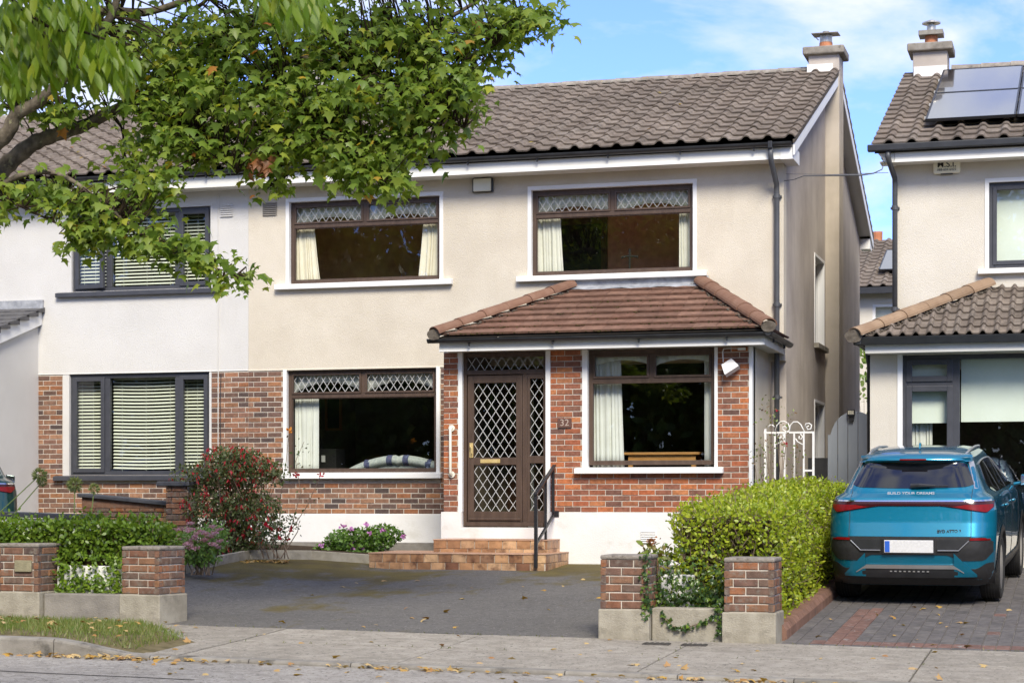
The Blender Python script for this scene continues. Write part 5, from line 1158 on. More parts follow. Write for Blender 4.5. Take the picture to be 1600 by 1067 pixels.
ridge_run(broof, b0 + Vector((-0.02, -0.01, 0.035)), b1 + Vector((0, 0, 0.055)), m_hip2, 'hip_tile', 0.41, 0.12, Vector((-0.2, -0.35, 1)))
mb = MB(); p = b0 + Vector((-0.03, -0.03, 0.03)); mb.v = [tuple(p + Vector((math.cos(a) * 0.115 * (1 + 0.1 * math.sin(5 * a)), -0.008, math.sin(a) * 0.085 - 0.015))) for a in [2 * math.pi * i / 14 for i in range(14)]]; mb.f = [tuple(range(14))]; mb.build('hip_end_mortar', m_cement, broof)
pts = [b0.lerp(b1, random.random()) + Vector((random.uniform(0.11, 0.2), -0.03, 0.02)) for i in range(110)]; crumbs(broof, pts, m_cement, 0.01, 0.028, 'mortar_crumbs')
BFY = 25.08
MB().box(BX0 - 0.03, 3.4, BFY, BFY + 0.025, 3.30, 3.41).build('bay_fascia', m_fascia, broof, bevel=0.003); MB().box(BX0 - 0.03, 3.4, BFY + 0.026, YB - 0.002, 3.305, 3.318).build('bay_soffit', m_fascia, broof)
mb = MB(); mb.prism([(-2.80, BFY - 0.12, 3.50), (-2.80, BFY - 0.004, 3.50), (-2.80, BFY - 0.004, 3.405), (-2.80, BFY - 0.09, 3.405)], (6.2, 0, 0)); mb.prism([(-2.80, BFY - 0.12, 3.50), (-2.70, BFY - 0.12, 3.50), (-2.70, BFY - 0.12, 3.405), (-2.77, BFY - 0.12, 3.405)], (0, 1.6, 0)); mb.build('bay_gutter', m_black, broof, bevel=0.006)
bent_pipe(broof, [(-2.72, YB + 0.5, 3.42), (-2.70, YB + 0.6, 3.2), (-2.69, YB + 0.6, 0.5)], 0.035, m_black, 'downpipe', (3.0, 1.9))

# solar panels on the right roof
m_pv = M('solar_glass', (0.022, 0.022, 0.028), (0.03, 0.03, 0.036), 3, 0.16, spec=0.9, coat=1.0); m_pvf = M('panel_frame', (0.03, 0.03, 0.032), rough=0.35, metal=0.6)
def solar(par, x0, w_, y0, y1, plane, label, pit):
    def pt(x, y, h): return Vector((x, y - math.sin(pit) * h, plane(y) + math.cos(pit) * h))
    fr_ = MB(); x1 = x0 + w_
    for a, b in ((pt(x0, y0, 0.13), pt(x0, y1, 0.13)), (pt(x1, y0, 0.13), pt(x1, y1, 0.13))): fr_.beam(a, b, 0.025, 0.04, (0, 0, 1))
    for y_ in (y0, y1): fr_.beam(pt(x0, y_, 0.13), pt(x1, y_, 0.13), 0.025, 0.04, (0, -math.sin(pit), math.cos(pit)))
    t = fr_.build('solar_panel', m_pvf, par); t['label'] = label
    MB().quad(pt(x0 + 0.01, y0 + 0.01, 0.145), pt(x1 - 0.01, y0 + 0.01, 0.145), pt(x1 - 0.01, y1 - 0.01, 0.145), pt(x0 + 0.01, y1 - 0.01, 0.145)).build('glass_face', m_pv, t, fix=False)
    MB().quad(pt(x0, y0, 0.11), pt(x1, y0, 0.11), pt(x1, y1, 0.11), pt(x0, y1, 0.11)).build('backing', m_black, t, fix=False)
    mb = MB()
    for y_ in (y0 + (y1 - y0) * 0.25, y0 + (y1 - y0) * 0.75): mb.beam(pt(x0 - 0.06, y_, 0.07), pt(x1, y_, 0.07), 0.04, 0.04)
    mb.build('mounting_rail', m_steel, t)
rpl = lambda y: REZ + (y - REY) * math.tan(RP_)
for x_, nm in ((-2.05, 'beside the chimney'), (-0.83, 'at the picture edge')):
    solar(rh, x_, 1.18, 27.22, 29.00, rpl, f'lower solar panel {nm} on the pale house roof', RP_); solar(rh, x_, 1.18, 29.04, 30.83, rpl, f'upper solar panel {nm} on the pale house roof', RP_)

# ------------------------------------------------------------------ the house behind, in the gap
fh = thing('rear_house', 'distant tiled house with a solar panel seen in the gap between the houses', 'house', (-5, 45.3, 0.5))
FX0, FX1 = -12.0, 1.0; FEY, FEZ, FRY, FRZ = 45.0, 6.30, 49.6, 7.97; FP = math.atan2(FRZ - FEZ, FRY - FEY)
fw0, fw1 = P(1363, 475, 45.3), P(1402, 512, 45.3)
wall_holes(MB(), FX0, FX1, 0.2, FEZ - 0.1, [(fw0.x, fw1.x, 4.3, fw0.z)], 45.3, 45.6).build('wall', m_right_render, fh)
MB().box(FX0, FX1, 45.6, 54, 0.2, FEZ - 0.1).build('wall', m_right_render, fh)
MB().prism([(FX0, FEY, FEZ - 0.05), (FX0, FRY, FRZ - 0.05), (FX0, 54.2, FEZ - 0.05)], (FX1 - FX0, 0, 0)).build('roof', m_deck, fh)
tile_slope([c_ for c_ in fh.children if c_.name.startswith('roof')][0], 'roll', m_tile, m_tilej, (-7.0, FEY, FEZ), 0, FP, 18, 14, keep=120, order=lambda t: abs(t[0].x + 4.6))
MB().box(FX0, FX1, FEY - 0.1, FEY + 0.02, FEZ - 0.16, FEZ - 0.02).build('gutter', m_black, fh)
wf = frames(rect_frame(fw0.x, fw1.x, 4.3, fw0.z, 0.07), 45.33, 45.4).build('window', m_white, fh); MB().quad((fw0.x, 45.37, 4.3), (fw1.x, 45.37, 4.3), (fw1.x, 45.37, fw0.z), (fw0.x, 45.37, fw0.z)).build('pane', m_glass, wf, fix=False)
MB().box(fw0.x, fw1.x, 45.5, 45.52, 4.3, fw0.z).build('net_curtain', m_net, wf)
c = P(1371, 372, 49.6); MB().lathe([(0.12, FRZ - 0.05), (0.13, FRZ + 0.2)], (c.x, 49.6, 0), 14).build('chimney_pot', m_clay, fh)
a, b = P(1374, 434, 46.0), P(1385, 415, 47.2)
solar(fh, a.x, 1.5, 46.0, 47.9, lambda y: FEZ + (y - FEY) * math.tan(FP), 'small solar panel on the distant roof in the gap', FP)
# ------------------------------------------------------------------ boundary pillars and low walls
me_brick_pil = brick_mesh(m_brick_pil, d=0.05, b=0.007)
def pillar(x0, x1, y0, y1, zb, zm, zt, label, ang=0.0, group='brick gate pillars', plaque=False):
    """brick gate pillar on a rendered base: bricks laid round all four faces"""
    cx, cyy = (x0 + x1) / 2, (y0 + y1) / 2; w_, d_ = x1 - x0, y1 - y0
    t = thing('gate_pillar', label, 'pillar', (0, 0, 0), group)
    t.location = (cx, cyy, zb); t.rotation_euler = (0, 0, ang)
    H0, H1 = zm - zb, zt - zb
    def lb(mb, name, m, **k): return mb.build(name, m, t, local=True, **k)
    b = 0.018
    lb(MB().box(-w_ / 2 - b, w_ / 2 + b, -d_ / 2 - b, d_ / 2 + b, -0.12, H0), 'base', m_concrete, bevel=0.012)
    lb(MB().box(-w_ / 2 + 0.012, w_ / 2 - 0.012, -d_ / 2 + 0.012, d_ / 2 - 0.012, H0, H1 - 0.02), 'mortar_core', m_mortar)
    lb(MB().box(-w_ / 2 - 0.003, w_ / 2 + 0.003, -d_ / 2 - 0.003, d_ / 2 + 0.003, H1 - 0.028, H1 + 0.012), 'mortar_cap', M('lichened_cap', (0.20, 0.175, 0.15), (0.30, 0.275, 0.24), 14, 0.95, 1.0, 50, spec=0.1, spots=[((0.36, 0.33, 0.27), 30, 0.66, 0.1), ((0.10, 0.085, 0.075), 9, 0.6, 0.1)]), bevel=0.014)
    for face, (ln, off, rz) in enumerate(((w_, d_ / 2, 0), (d_, w_ / 2, R(90)), (w_, d_ / 2, R(180)), (d_, w_ / 2, R(-90)))):
        Rm = Matrix.Rotation(rz, 3, 'Z')
        for p, q, z, ch in brick_spans(-ln / 2, ln / 2, H0, H1 - 0.025, [], 0.225, 0.075):
            pos = Rm @ Vector(((p + q) / 2, -off + random.uniform(-0.001, 0.004), z))
            o = bpy.data.objects.new('brick', me_brick_pil); link(o, t, pos, True); o.rotation_euler = (0, random.uniform(-0.01, 0.01), rz); o.scale = ((q - p) / 0.215, 1, (ch - 0.011) / 0.065)
    if plaque: lb(MB().box(-0.02, 0.17, -d_ / 2 - 0.022, -d_ / 2 + 0.01, H0 + 0.20, H0 + 0.315), 'plaque', M('mossy_stone_plaque', (0.20, 0.18, 0.11), (0.31, 0.28, 0.18), 12, 0.95, 0.8, 60), bevel=0.006)
    return t
pillar(-9.045, -8.60, 17.2, 17.64, 0.215, 0.505, 0.965, 'brick pillar at the drive entrance beside the dark clipped hedge', R(-9))
pillar(-10.45, -9.965, 17.2, 17.66, 0.235, 0.515, 0.985, 'brick pillar with a small stone plaque at the picture edge', R(-2), plaque=True)
pillar(-4.215, -3.775, 17.2, 17.66, 0.165, 0.44, 0.92, 'ivy-edged brick pillar between the tarmac drive and the ivy')
pillar(-3.075, -2.625, 17.2, 17.66, 0.15, 0.43, 0.905, 'brick pillar in front of the bright hedge by the paved drive')
def low_wall(x0, x1, y0, y1, zt, label, m, name='low_wall'):
    t = thing(name, label, 'wall', ((x0 + x1) / 2, y0, 0.2)); MB().box(x0, x1, y0, y1, 0.05, zt).build('wall_body', m, t, bevel=0.012); return t
low_wall(-9.94, -9.075, 17.24, 17.46, 0.50, 'low grey concrete wall under the dark hedge between two pillars', m_conc_dark)
low_wall(-14.5, -10.48, 17.26, 17.48, 0.52, 'low grey concrete wall running off the picture beside the plaque pillar', m_conc_dark)
low_wall(-3.75, -3.10, 17.26, 17.46, 0.455, 'low concrete wall with trailing ivy under the bright hedge', m_concrete)
low_wall(-9.94, -9.06, 17.50, 17.57, 0.77, 'white painted strip of wall between the dark hedge and the low planting', m_plinth)
low_wall(-3.76, -3.45, 17.70, 17.78, 0.74, 'white painted wall scrap behind the ivy by the middle pillar', m_plinth)

# brick garden wall with dark coping near the white house
m_coping = M('dark_coping', (0.04, 0.042, 0.05), (0.07, 0.072, 0.08), 8, 0.6, 0.3, 60)
a, b = P(128, 776, 23.8), P(266, 788, 23.8)
gw_ = thing('garden_wall', 'old brick garden wall with dark coping in front of the slatted ground floor window', 'wall', ((a.x + b.x) / 2, 23.8, 0.5))
MB().box(a.x, b.x, 23.83, 24.03, 0.4, b.z - 0.03).build('mortar_core', m_mortar, gw_)
for p, q, z, ch in brick_spans(a.x, b.x, 0.52, b.z - 0.03, []): inst('brick', me_brick_pil, gw_, ((p + q) / 2, 23.8, z), (0, 0, 0), ((q - p) / 0.215, 1, 1))
MB().prism([(a.x - 0.04, 23.75, a.z), (b.x + 0.02, 23.75, b.z - 0.02), (b.x + 0.02, 23.75, b.z + 0.035), (a.x - 0.04, 23.75, a.z + 0.05)], (0, 0.33, 0)).build('coping', m_coping, gw_, bevel=0.01)
MB().prism([(a.x, 23.80, b.z - 0.05), (b.x, 23.80, b.z - 0.05), (b.x, 23.80, b.z - 0.02), (a.x, 23.80, a.z - 0.0)], (0, 0.22, 0)).build('mortar_fillet', m_brick_pil, gw_)
a2, b2 = P(262, 757, 23.6), P(296, 757, 23.6)
gp_ = thing('garden_pillar', 'short brick pillar with dark cap beside the fuchsia', 'pillar', ((a2.x + b2.x) / 2, 23.6, 0.5))
MB().box(a2.x + 0.01, b2.x - 0.01, 23.57, 23.87, 0.4, a2.z - 0.02).build('mortar_core', m_mortar, gp_)
for p, q, z, ch in brick_spans(a2.x, b2.x, 0.55, a2.z - 0.02, []): inst('brick', me_brick_pil, gp_, ((p + q) / 2, 23.545, z), (0, 0, 0), ((q - p) / 0.215, 1, 1))
MB().box(a2.x - 0.12, b2.x + 0.04, 23.5, 23.95, a2.z - 0.02, a2.z + 0.045).build('cap', m_coping, gp_, bevel=0.012)
c0, c1 = P(-60, 797, 20.8), P(142, 804, 20.8)
t = thing('coped_wall', 'low wall with flat grey coping behind the dark hedge', 'wall', (c1.x - 1, 20.8, 0.4)); MB().box(c0.x, c1.x - 0.03, 20.84, 21.0, 0.2, c1.z - 0.05).build('wall_body', m_white_render, t); MB().prism([(c0.x, 20.8, c0.z - 0.06), (c1.x, 20.8, c1.z - 0.06), (c1.x, 20.8, c1.z), (c0.x, 20.8, c0.z)], (0, 0.25, 0)).build('coping', m_coping, t, bevel=0.01)

# ------------------------------------------------------------------ gates in the passage
m_gate = M('slate_grey_gate_paint', (0.24, 0.272, 0.315), (0.28, 0.312, 0.36), 6, 0.55, 0.2, 60, stretch=(1, 1, 0.2), vary=0.05)
GY = 29.0
sg = thing('side_gate', 'slate grey arched plank gate in the passage between the houses', 'gate', (-3.2, GY, 0.6))
gx0, gx1, xc, gr_ = P(1293, 690, GY).x, -2.88, -3.225, 0.345
n = 5; wpl = (gx1 - gx0) / n
def garc(x): return 2.39 + math.sqrt(max(0.0, gr_ ** 2 - min(gr_, abs(x - xc)) ** 2))
for i in range(n):
    a, b = gx0 + i * wpl + 0.004, gx0 + (i + 1) * wpl - 0.004
    pts = [(a, GY, 0.6), (b, GY, 0.6)] + [(b + (a - b) * k / 4, GY, garc(b + (a - b) * k / 4)) for k in range(5)]
    MB().prism(pts, (0, 0.03, 0)).build('plank', m_gate, sg, bevel=0.004)
mb = MB(); mb.box(gx0, gx1, GY + 0.031, GY + 0.07, 1.0, 1.1); mb.box(gx0, gx1, GY + 0.031, GY + 0.07, 2.0, 2.1); mb.build('ledge', m_gate, sg)
MB().box(XR + 0.001, gx0 - 0.004, GY, GY + 0.08, 0.5, 2.05).build('gate_post', m_black, sg); MB().box(gx1 + 0.004, -2.47, GY, GY + 0.08, 0.5, 2.3).build('gate_post', m_black, sg)
fl2 = thing('solar_light', 'small black solar floodlight fixed on top of the arched grey gate', 'light', P(1330, 655, GY - 0.03))
q = P(1330, 645, GY - 0.06)
MB().box(q.x - 0.055, q.x + 0.055, GY - 0.09, GY - 0.04, q.z - 0.05, q.z + 0.05).build('lamp_housing', m_black, fl2, bevel=0.008); MB().box(q.x - 0.03, q.x + 0.03, GY - 0.06, GY - 0.005, q.z - 0.12, q.z - 0.03).build('bracket', m_black, fl2)
m_led = M('led_lens', (0.75, 0.72, 0.58), rough=0.3)
for i in range(3):
    for j in range(2): MB().box(q.x - 0.042 + i * 0.029, q.x - 0.018 + i * 0.029, GY - 0.096, GY - 0.089, q.z - 0.02 + j * 0.028, q.z + 0.002 + j * 0.028).build('led', m_led, fl2)

wg = thing('iron_gate', 'white wrought iron gate with scrolls behind the bright hedge', 'gate', (-3.7, 25.6, 0.57))
m_iw = M('chipped_white_paint', (0.70, 0.69, 0.65), (0.78, 0.77, 0.74), 20, 0.5, 0.3, 80, spots=[((0.30, 0.2, 0.13), 30, 0.70, 0.05)])
Yg = 25.6
bars = [P(u_, 700, Yg).x for u_ in (1196, 1211, 1226, 1241, 1256, 1271)]
zr_ = P(1240, 675.5, Yg).z
MB().box(bars[0] - 0.02, bars[-1] + 0.012, Yg - 0.012, Yg + 0.012, zr_ - 0.012, zr_ + 0.012).build('top_rail', m_iw, wg)
zl = P(1240, 735, Yg).z; MB().box(bars[4], bars[5], Yg - 0.01, Yg + 0.01, zl - 0.012, zl + 0.012).build('lock_rail', m_iw, wg); MB().box(bars[0], bars[-1], Yg - 0.01, Yg + 0.01, 0.72, 0.745).build('bottom_rail', m_iw, wg)
for i, x_ in enumerate(bars):
    wd = 0.011 if i not in (0, 5) else 0.014
    MB().box(x_ - wd, x_ + wd, Yg - wd, Yg + wd, 0.62, zr_ + (0.05 if i == 0 else -0.012)).build('bar', m_iw, wg)
def spiral(cx, cz, r0, r1, a0, turns, sgn=1, n=26): return [Vector((cx + (r0 + (r1 - r0) * i / n) * math.cos(a0 + sgn * turns * 2 * math.pi * i / n), Yg, cz + (r0 + (r1 - r0) * i / n) * math.sin(a0 + sgn * turns * 2 * math.pi * i / n))) for i in range(n + 1)]
def pz(u_, v_): return P(u_, v_, Yg)
scr = [[pz(1211, 673), pz(1214, 664), pz(1219, 659), pz(1225, 658), pz(1231, 661), pz(1234, 668), pz(1233, 673), pz(1228, 674), pz(1223, 671), pz(1223, 667), pz(1227, 666), pz(1229, 669)],
       [pz(1234, 673), pz(1235, 664), pz(1240, 659), pz(1246, 659), pz(1251, 663), pz(1254, 669), pz(1257, 674)],
       [pz(1258, 667), pz(1259, 662), pz(1264, 661), pz(1268, 664), pz(1267, 670), pz(1262, 671), pz(1260, 667), pz(1264, 665)],
       [pz(1212, 695), pz(1220, 690), pz(1225, 683), pz(1223, 677), pz(1217, 677), pz(1215, 682), pz(1219, 685), pz(1221, 681)],
       [pz(1255, 695), pz(1246, 690), pz(1243, 685)], [pz(1250, 677), pz(1254, 682), pz(1252, 686), pz(1248, 685), pz(1249, 681)],
       [pz(1200, 668), pz(1203, 664), pz(1207, 664), pz(1210, 667)]]
for s_ in scr: MB().tube(s_, 0.009, 7).build('scroll', m_iw, wg, smooth=True)

# cable between the houses
cb = thing('overhead_cable', 'thin grey cable slung between the cream house and the pale house', 'cable', P(1300, 275, 26.4))
pts = [P(1225, 283, 26.4), P(1240, 281, 26.4), P(1256, 275, 26.4), P(1300, 274.5, 26.42), P(1345, 274, 26.45), P(1365, 271, 26.46), P(1378, 265, 26.48), P(1382, 254, 26.5), P(1377, 247, 26.5)]
MB().tube(pts, [0.006, 0.006, 0.008, 0.011, 0.011, 0.009, 0.007, 0.007, 0.007], 7).build('sheathed_cable', m_greypipe, cb, smooth=True)
MB().tube([P(1228, 272, 26.4), P(1300, 273, 26.42), P(1388, 270, 26.7)], 0.0035, 5).build('catenary_wire', m_greypipe, cb)
# ------------------------------------------------------------------ cars
# body shape tables: height above ground -> half width, rear face, front face, corner radius
CZ = [0.20, 0.27, 0.34, 0.46, 0.58, 0.72, 0.86, 0.98, 1.06, 1.115, 1.16, 1.22, 1.34, 1.46, 1.515, 1.55, 1.59, 1.612]
CW = [0.80, 0.86, 0.895, 0.915, 0.925, 0.93, 0.93, 0.925, 0.905, 0.875, 0.80, 0.765, 0.705, 0.645, 0.625, 0.60, 0.53, 0.40]
CR = [0.20, 0.10, 0.07, 0.045, 0.02, 0.03, 0.075, 0.10, 0.115, 0.14, 0.215, 0.27, 0.38, 0.485, 0.46, 0.60, 0.85, 1.15]
CF = [4.25, 4.33, 4.38, 4.42, 4.44, 4.43, 4.36, 4.15, 3.70, 3.30, 3.18, 3.07, 2.85, 2.60, 2.47, 2.38, 2.20, 2.00]
CC = [0.22, 0.26, 0.28, 0.30, 0.30, 0.30, 0.30, 0.30, 0.30, 0.28, 0.26, 0.25, 0.24, 0.22, 0.20, 0.22, 0.25, 0.22]
def cw(z): return float(np.interp(z, CZ, CW))
def c_rear(x, z):
    w_, y0, rc = cw(z), float(np.interp(z, CZ, CR)), float(np.interp(z, CZ, CC)); ax = min(abs(x), w_ - 1e-4); k = 0.055
    y = y0 + k * (ax / w_) ** 2
    if ax > w_ - rc: y += rc - math.sqrt(max(0.0, rc * rc - (ax - (w_ - rc)) ** 2))
    return y
def c_front(x, z):
    w_, y1 = cw(z), float(np.interp(z, CZ, CF)); ax = min(abs(x), w_ - 1e-4); rc = 0.5 * w_; y = y1 - 0.06 * (ax / w_) ** 2
    if ax > w_ - rc: y -= (rc - math.sqrt(max(0.0, rc * rc - (ax - (w_ - rc)) ** 2))) * 1.1
    return y
def c_side(y, z):
    w_ = cw(z); t = (y - 2.1) / 2.2; return w_ * (1 - 0.03 * t * t) if z < 1.12 else w_ * (1 - 0.05 * t * t)
def make_car(name, label, paint, loc, yaw, pitch):
    car = thing(name, label, 'car', (0, 0, 0)); car.location = loc; car.rotation_euler = (pitch, 0, yaw); car.scale = (0.945, 1, 1)
    def lb(mb, nm, m, par=None, **k): return mb.build(nm, m, par or car, local=True, **k)
    zs = sorted(set(CZ + list(np.linspace(0.2, 1.61, 44)))); rows = []
    xr = [0, 0.12, 0.24, 0.36, 0.48, 0.58, 0.66, 0.73, 0.79, 0.84, 0.88, 0.92, 0.955, 0.98, 0.995]
    for z in zs:
        w_ = cw(z); right = []
        for f in xr: x = f * w_; right.append((min(x, c_side(c_rear(x, z), z)), c_rear(x, z), z))
        ya, yb = right[-1][1], c_front(0.99 * w_, z)
        for i in range(1, 20): y = ya + (yb - ya) * i / 20; right.append((c_side(y, z), y, z))
        for f in reversed(xr): x = f * w_; y = c_front(x, z); right.append((min(x, c_side(y, z)), y, z))
        rows.append(right + [(-p[0], p[1], p[2]) for p in reversed(right[1:-1])] + [right[0]])
    mb = MB().grid(rows); mb.quad(*rows[0][:-1]); mb.quad(*rows[-1][:-1])
    me = mb.mesh('body_shell', True); bm = bmesh.new(); bm.from_mesh(me); bmesh.ops.remove_doubles(bm, verts=bm.verts, dist=0.0008); bmesh.ops.recalc_face_normals(bm, faces=bm.faces); bm.to_mesh(me); bm.free()
    me.materials.append(paint)
    tmpo = bpy.data.objects.new('tmp_body', me); col.objects.link(tmpo); cutters = []
    for ay in (0.87, 3.59):
        for sx in (-1, 1):
            c = MB().lathe([(0.395, -0.24), (0.395, 0.24)], (sx * 0.84, ay, 0.345), 40, 'x').build('tmp_cut', None); cutters.append(c)
            b = tmpo.modifiers.new('cut', 'BOOLEAN'); b.operation = 'DIFFERENCE'; b.object = c; b.solver = 'EXACT'
    bpy.context.view_layer.update(); dg = bpy.context.evaluated_depsgraph_get()
    me2 = bpy.data.meshes.new_from_object(tmpo.evaluated_get(dg))
    for c in cutters: bpy.data.objects.remove(c)
    bpy.data.objects.remove(tmpo)
    me2.polygons.foreach_set('use_smooth', [True] * len(me2.polygons)); me2.set_sharp_from_angle(angle=R(38))
    me2.materials.clear(); me2.materials.append(paint)
    body = bpy.data.objects.new('body', me2); link(body, car, (0, 0, 0), True)
    def rear_patch(nm, m, xs, lo, hi, off, nz=6, par=None, thick=0.02, smooth=True):
        """a panel that follows the rear of the body between two height curves"""
        mb = MB(); out_ = []
        for k in range(nz + 1):
            out_.append([(x, c_rear(x, lo(x) + (hi(x) - lo(x)) * k / nz) - off, lo(x) + (hi(x) - lo(x)) * k / nz) for x in xs])
        mb.grid(out_)
        edge = out_[0] + [r[-1] for r in out_[1:]] + list(reversed(out_[-1]))[1:] + [r[0] for r in reversed(out_[1:-1])] + [out_[0][0]]
        mb.grid([edge, [(p[0], p[1] + thick, p[2]) for p in edge]])
        o = lb(mb, nm, m, par); bm_ = o.data; bm_.polygons.foreach_set('use_smooth', [smooth] * len(bm_.polygons)); bm_.set_sharp_from_angle(angle=R(35)); return o
    def side_patch(nm, m, ys, lo, hi, off, sx, nz=6, par=None):
        rows_ = [[(sx * (c_side(y, lo(y) + (hi(y) - lo(y)) * k / nz) + off), y, lo(y) + (hi(y) - lo(y)) * k / nz) for y in ys] for k in range(nz + 1)]
        mb = MB().grid(rows_); edge = rows_[0] + [r[-1] for r in rows_[1:]] + list(reversed(rows_[-1]))[1:] + [r[0] for r in reversed(rows_[1:-1])] + [rows_[0][0]]
        mb.grid([edge, [(p[0] - sx * 0.015, p[1], p[2]) for p in edge]]); return lb(mb, nm, m, par, smooth=False)
    S = lambda a, b, n=25: list(np.linspace(a, b, n)); cst = lambda v: (lambda x: v)
    # rear screen, spoiler and high brake light
    wtop = lambda x: 1.478 - 0.012 * (x / 0.6) ** 2; wbot = lambda x: 1.21 + 0.012 * (x / 0.6) ** 2
    mb = MB(); rows_ = []
    for k in range(9):
        t = k / 8; hw = 0.665 + (0.575 - 0.665) * t; r_ = []
        for j in range(31):
            x = -hw + 2 * hw * j / 30; z = wbot(x) + (wtop(x) - wbot(x)) * t
            e = max(0, abs(x) / hw - 0.9) / 0.1; z += (-0.02 if t > 0.5 else 0.02) * e * abs(t - 0.5) * 2; r_.append((x, c_rear(x, z) - 0.005, z))
        rows_.append(r_)
    mb.grid(rows_); rw = lb(mb, 'rear_window', m_carglass, smooth=True)
    lb(MB().grid([[(x, c_rear(x, 1.49) - 0.075 + 0.09 * (x / 0.62) ** 2, 1.497 - 0.01 * (x / 0.6) ** 2) for x in S(-0.62, 0.62)], [(x, c_rear(x, 1.49) - 0.07 + 0.09 * (x / 0.62) ** 2, 1.522 - 0.01 * (x / 0.6) ** 2) for x in S(-0.62, 0.62)], [(x, 0.62 + 0.05 * (x / 0.6) ** 2, 1.562 - 0.02 * (x / 0.6) ** 2) for x in S(-0.62, 0.62)]]).grid([[(x, c_rear(x, 1.49) - 0.075 + 0.09 * (x / 0.62) ** 2, 1.497 - 0.01 * (x / 0.6) ** 2) for x in S(-0.62, 0.62)], [(x, 0.55, 1.475) for x in S(-0.62, 0.62)]]), 'spoiler', paint, smooth=True)
    lb(MB().box(-0.145, 0.145, c_rear(0, 1.49) - 0.085, c_rear(0, 1.49) - 0.06, 1.497, 1.512), 'brake_light', m_red, rw)
    yw = c_rear(0, 1.235) - 0.03
    lb(MB().tube([(-0.005, yw, 1.232), (0.09, yw - 0.012, 1.238), (0.26, yw - 0.004, 1.234)], [0.03, 0.026, 0.012], 8).tube([(0.2, yw, 1.23), (0.40, yw + 0.012, 1.232)], 0.008, 6), 'wiper', m_black, rw)
    # pillars beside the screen in silver
    for sx in (-1, 1):
        mb = MB(); mb.grid([[(sx * (0.672 - 0.09 * t), c_rear(sx * (0.672 - 0.09 * t), 1.20 + 0.28 * t) - 0.003, 1.20 + 0.28 * t) for t in (0, 0.25, 0.5, 0.75, 1)], [(sx * (0.715 - 0.085 * t), c_rear(sx * (0.715 - 0.085 * t), 1.20 + 0.28 * t) + 0.0, 1.20 + 0.28 * t) for t in (0, 0.25, 0.5, 0.75, 1)]]); lb(mb, 'rear_pillar_trim', m_silver)
    # light bar: chrome line, dark band, lamps that deepen to the corners
    lampw = 0.885
    blo = lambda x: 1.035 - 0.085 * max(0.0, (abs(x) - 0.33) / 0.55) ** 1.1 if abs(x) < 0.82 else 0.96 + 0.055 * (abs(x) - 0.82) / 0.065
    lamp = rear_patch('light_bar', m_lampdark, S(-lampw, lampw, 61), blo, cst(1.078), 0.012, 5)
    for sx in (-1, 1):
        l2 = rear_patch('tail_lamp', m_red, [sx * q for q in S(0.44, lampw - 0.008, 20)], lambda x: blo(x) + 0.006, lambda x: 1.045 if abs(x) > 0.6 else blo(x) + 0.006 + (1.045 - blo(x)) * max(0.05, (abs(x) - 0.44) / 0.16) * 0.9, 0.018, 4, lamp)
    rear_patch('chrome_line', m_chrome, S(-0.86, 0.86, 41), cst(1.078), cst(1.092), 0.014, 2, lamp)
    # lower bumper: black insert, corner pockets, reflectors, painted band, silver skid
    ins = rear_patch('bumper_insert', m_cladding, S(-0.885, 0.885, 49), lambda x: 0.53 - 0.06 * (abs(x) > 0.42) * min(1, (abs(x) - 0.42) / 0.12) if abs(x) < 0.80 else 0.47 + 0.09 * (abs(x) - 0.80) / 0.085, lambda x: 0.712 - (0.0 if abs(x) < 0.8 else 0.05 * (abs(x) - 0.8) / 0.085), 0.006, 5)
    for sx in (-1, 1):
        rear_patch('reflector', m_red, [sx * q for q in S(0.65, 0.86, 8)], cst(0.682), lambda x: 0.706 - 0.01 * (abs(x) > 0.8), 0.014, 1, ins)
        rear_patch('pocket', m_black, [sx * q for q in S(0.30, 0.62, 9)], lambda x: 0.585 + 0.0 * x if abs(x) < 0.52 else 0.585 + 0.09 * (abs(x) - 0.52) / 0.1, cst(0.69), 0.011, 2, ins)
        mb = MB(); mb.tube([(sx * 0.31, c_rear(0.31, 0.58) - 0.016, 0.578), (sx * 0.53, c_rear(0.53, 0.58) - 0.016, 0.578), (sx * 0.64, c_rear(0.64, 0.68) - 0.016, 0.678)], 0.006, 6); lb(mb, 'pocket_trim', m_silver, ins)
    rear_patch('lower_cladding', m_cladding, S(-0.885, 0.885, 49), cst(0.205), lambda x: 0.385 if abs(x) < 0.72 else 0.385 + 0.06 * min(1, (abs(x) - 0.72) / 0.1), 0.012, 4)
    for sx in (-1, 1): rear_patch('painted_flare', paint, [sx * q for q in S(0.48, 0.72, 9)], lambda x: 0.30 + 0.0 * x, lambda x: 0.53 - 0.225 * ((abs(x) - 0.48) / 0.24) ** 1.0 + 0.02, 0.022, 3)
    sk = rear_patch('skid_plate', m_silver, S(-0.585, 0.585, 31), lambda x: 0.385 if abs(x) < 0.5 else 0.385 - 0.045 * (abs(x) - 0.5) / 0.085, lambda x: 0.425 if abs(x) < 0.47 else 0.425 - 0.075 * (abs(x) - 0.47) / 0.115, 0.026, 2)
    rear_patch('diffuser', m_black, S(-0.52, 0.52, 21), cst(0.29), cst(0.382), 0.02, 3)
    for i in range(9): x = -0.2 + i * 0.05; lb(MB().box(x - 0.012, x + 0.012, c_rear(0, 0.34) - 0.028, c_rear(0, 0.34) - 0.018, 0.352, 0.364), 'diffuser_slot', m_silver, sk)
    # number plate and badges
    ph = c_rear(0, 0.62) - 0.03
    pl = lb(MB().box(-0.265, 0.265, ph, ph + 0.03, 0.555, 0.685), 'number_plate', M('white_plate', (0.62, 0.62, 0.62), (0.72, 0.72, 0.72), 40, 0.4), None, bevel=0.004)
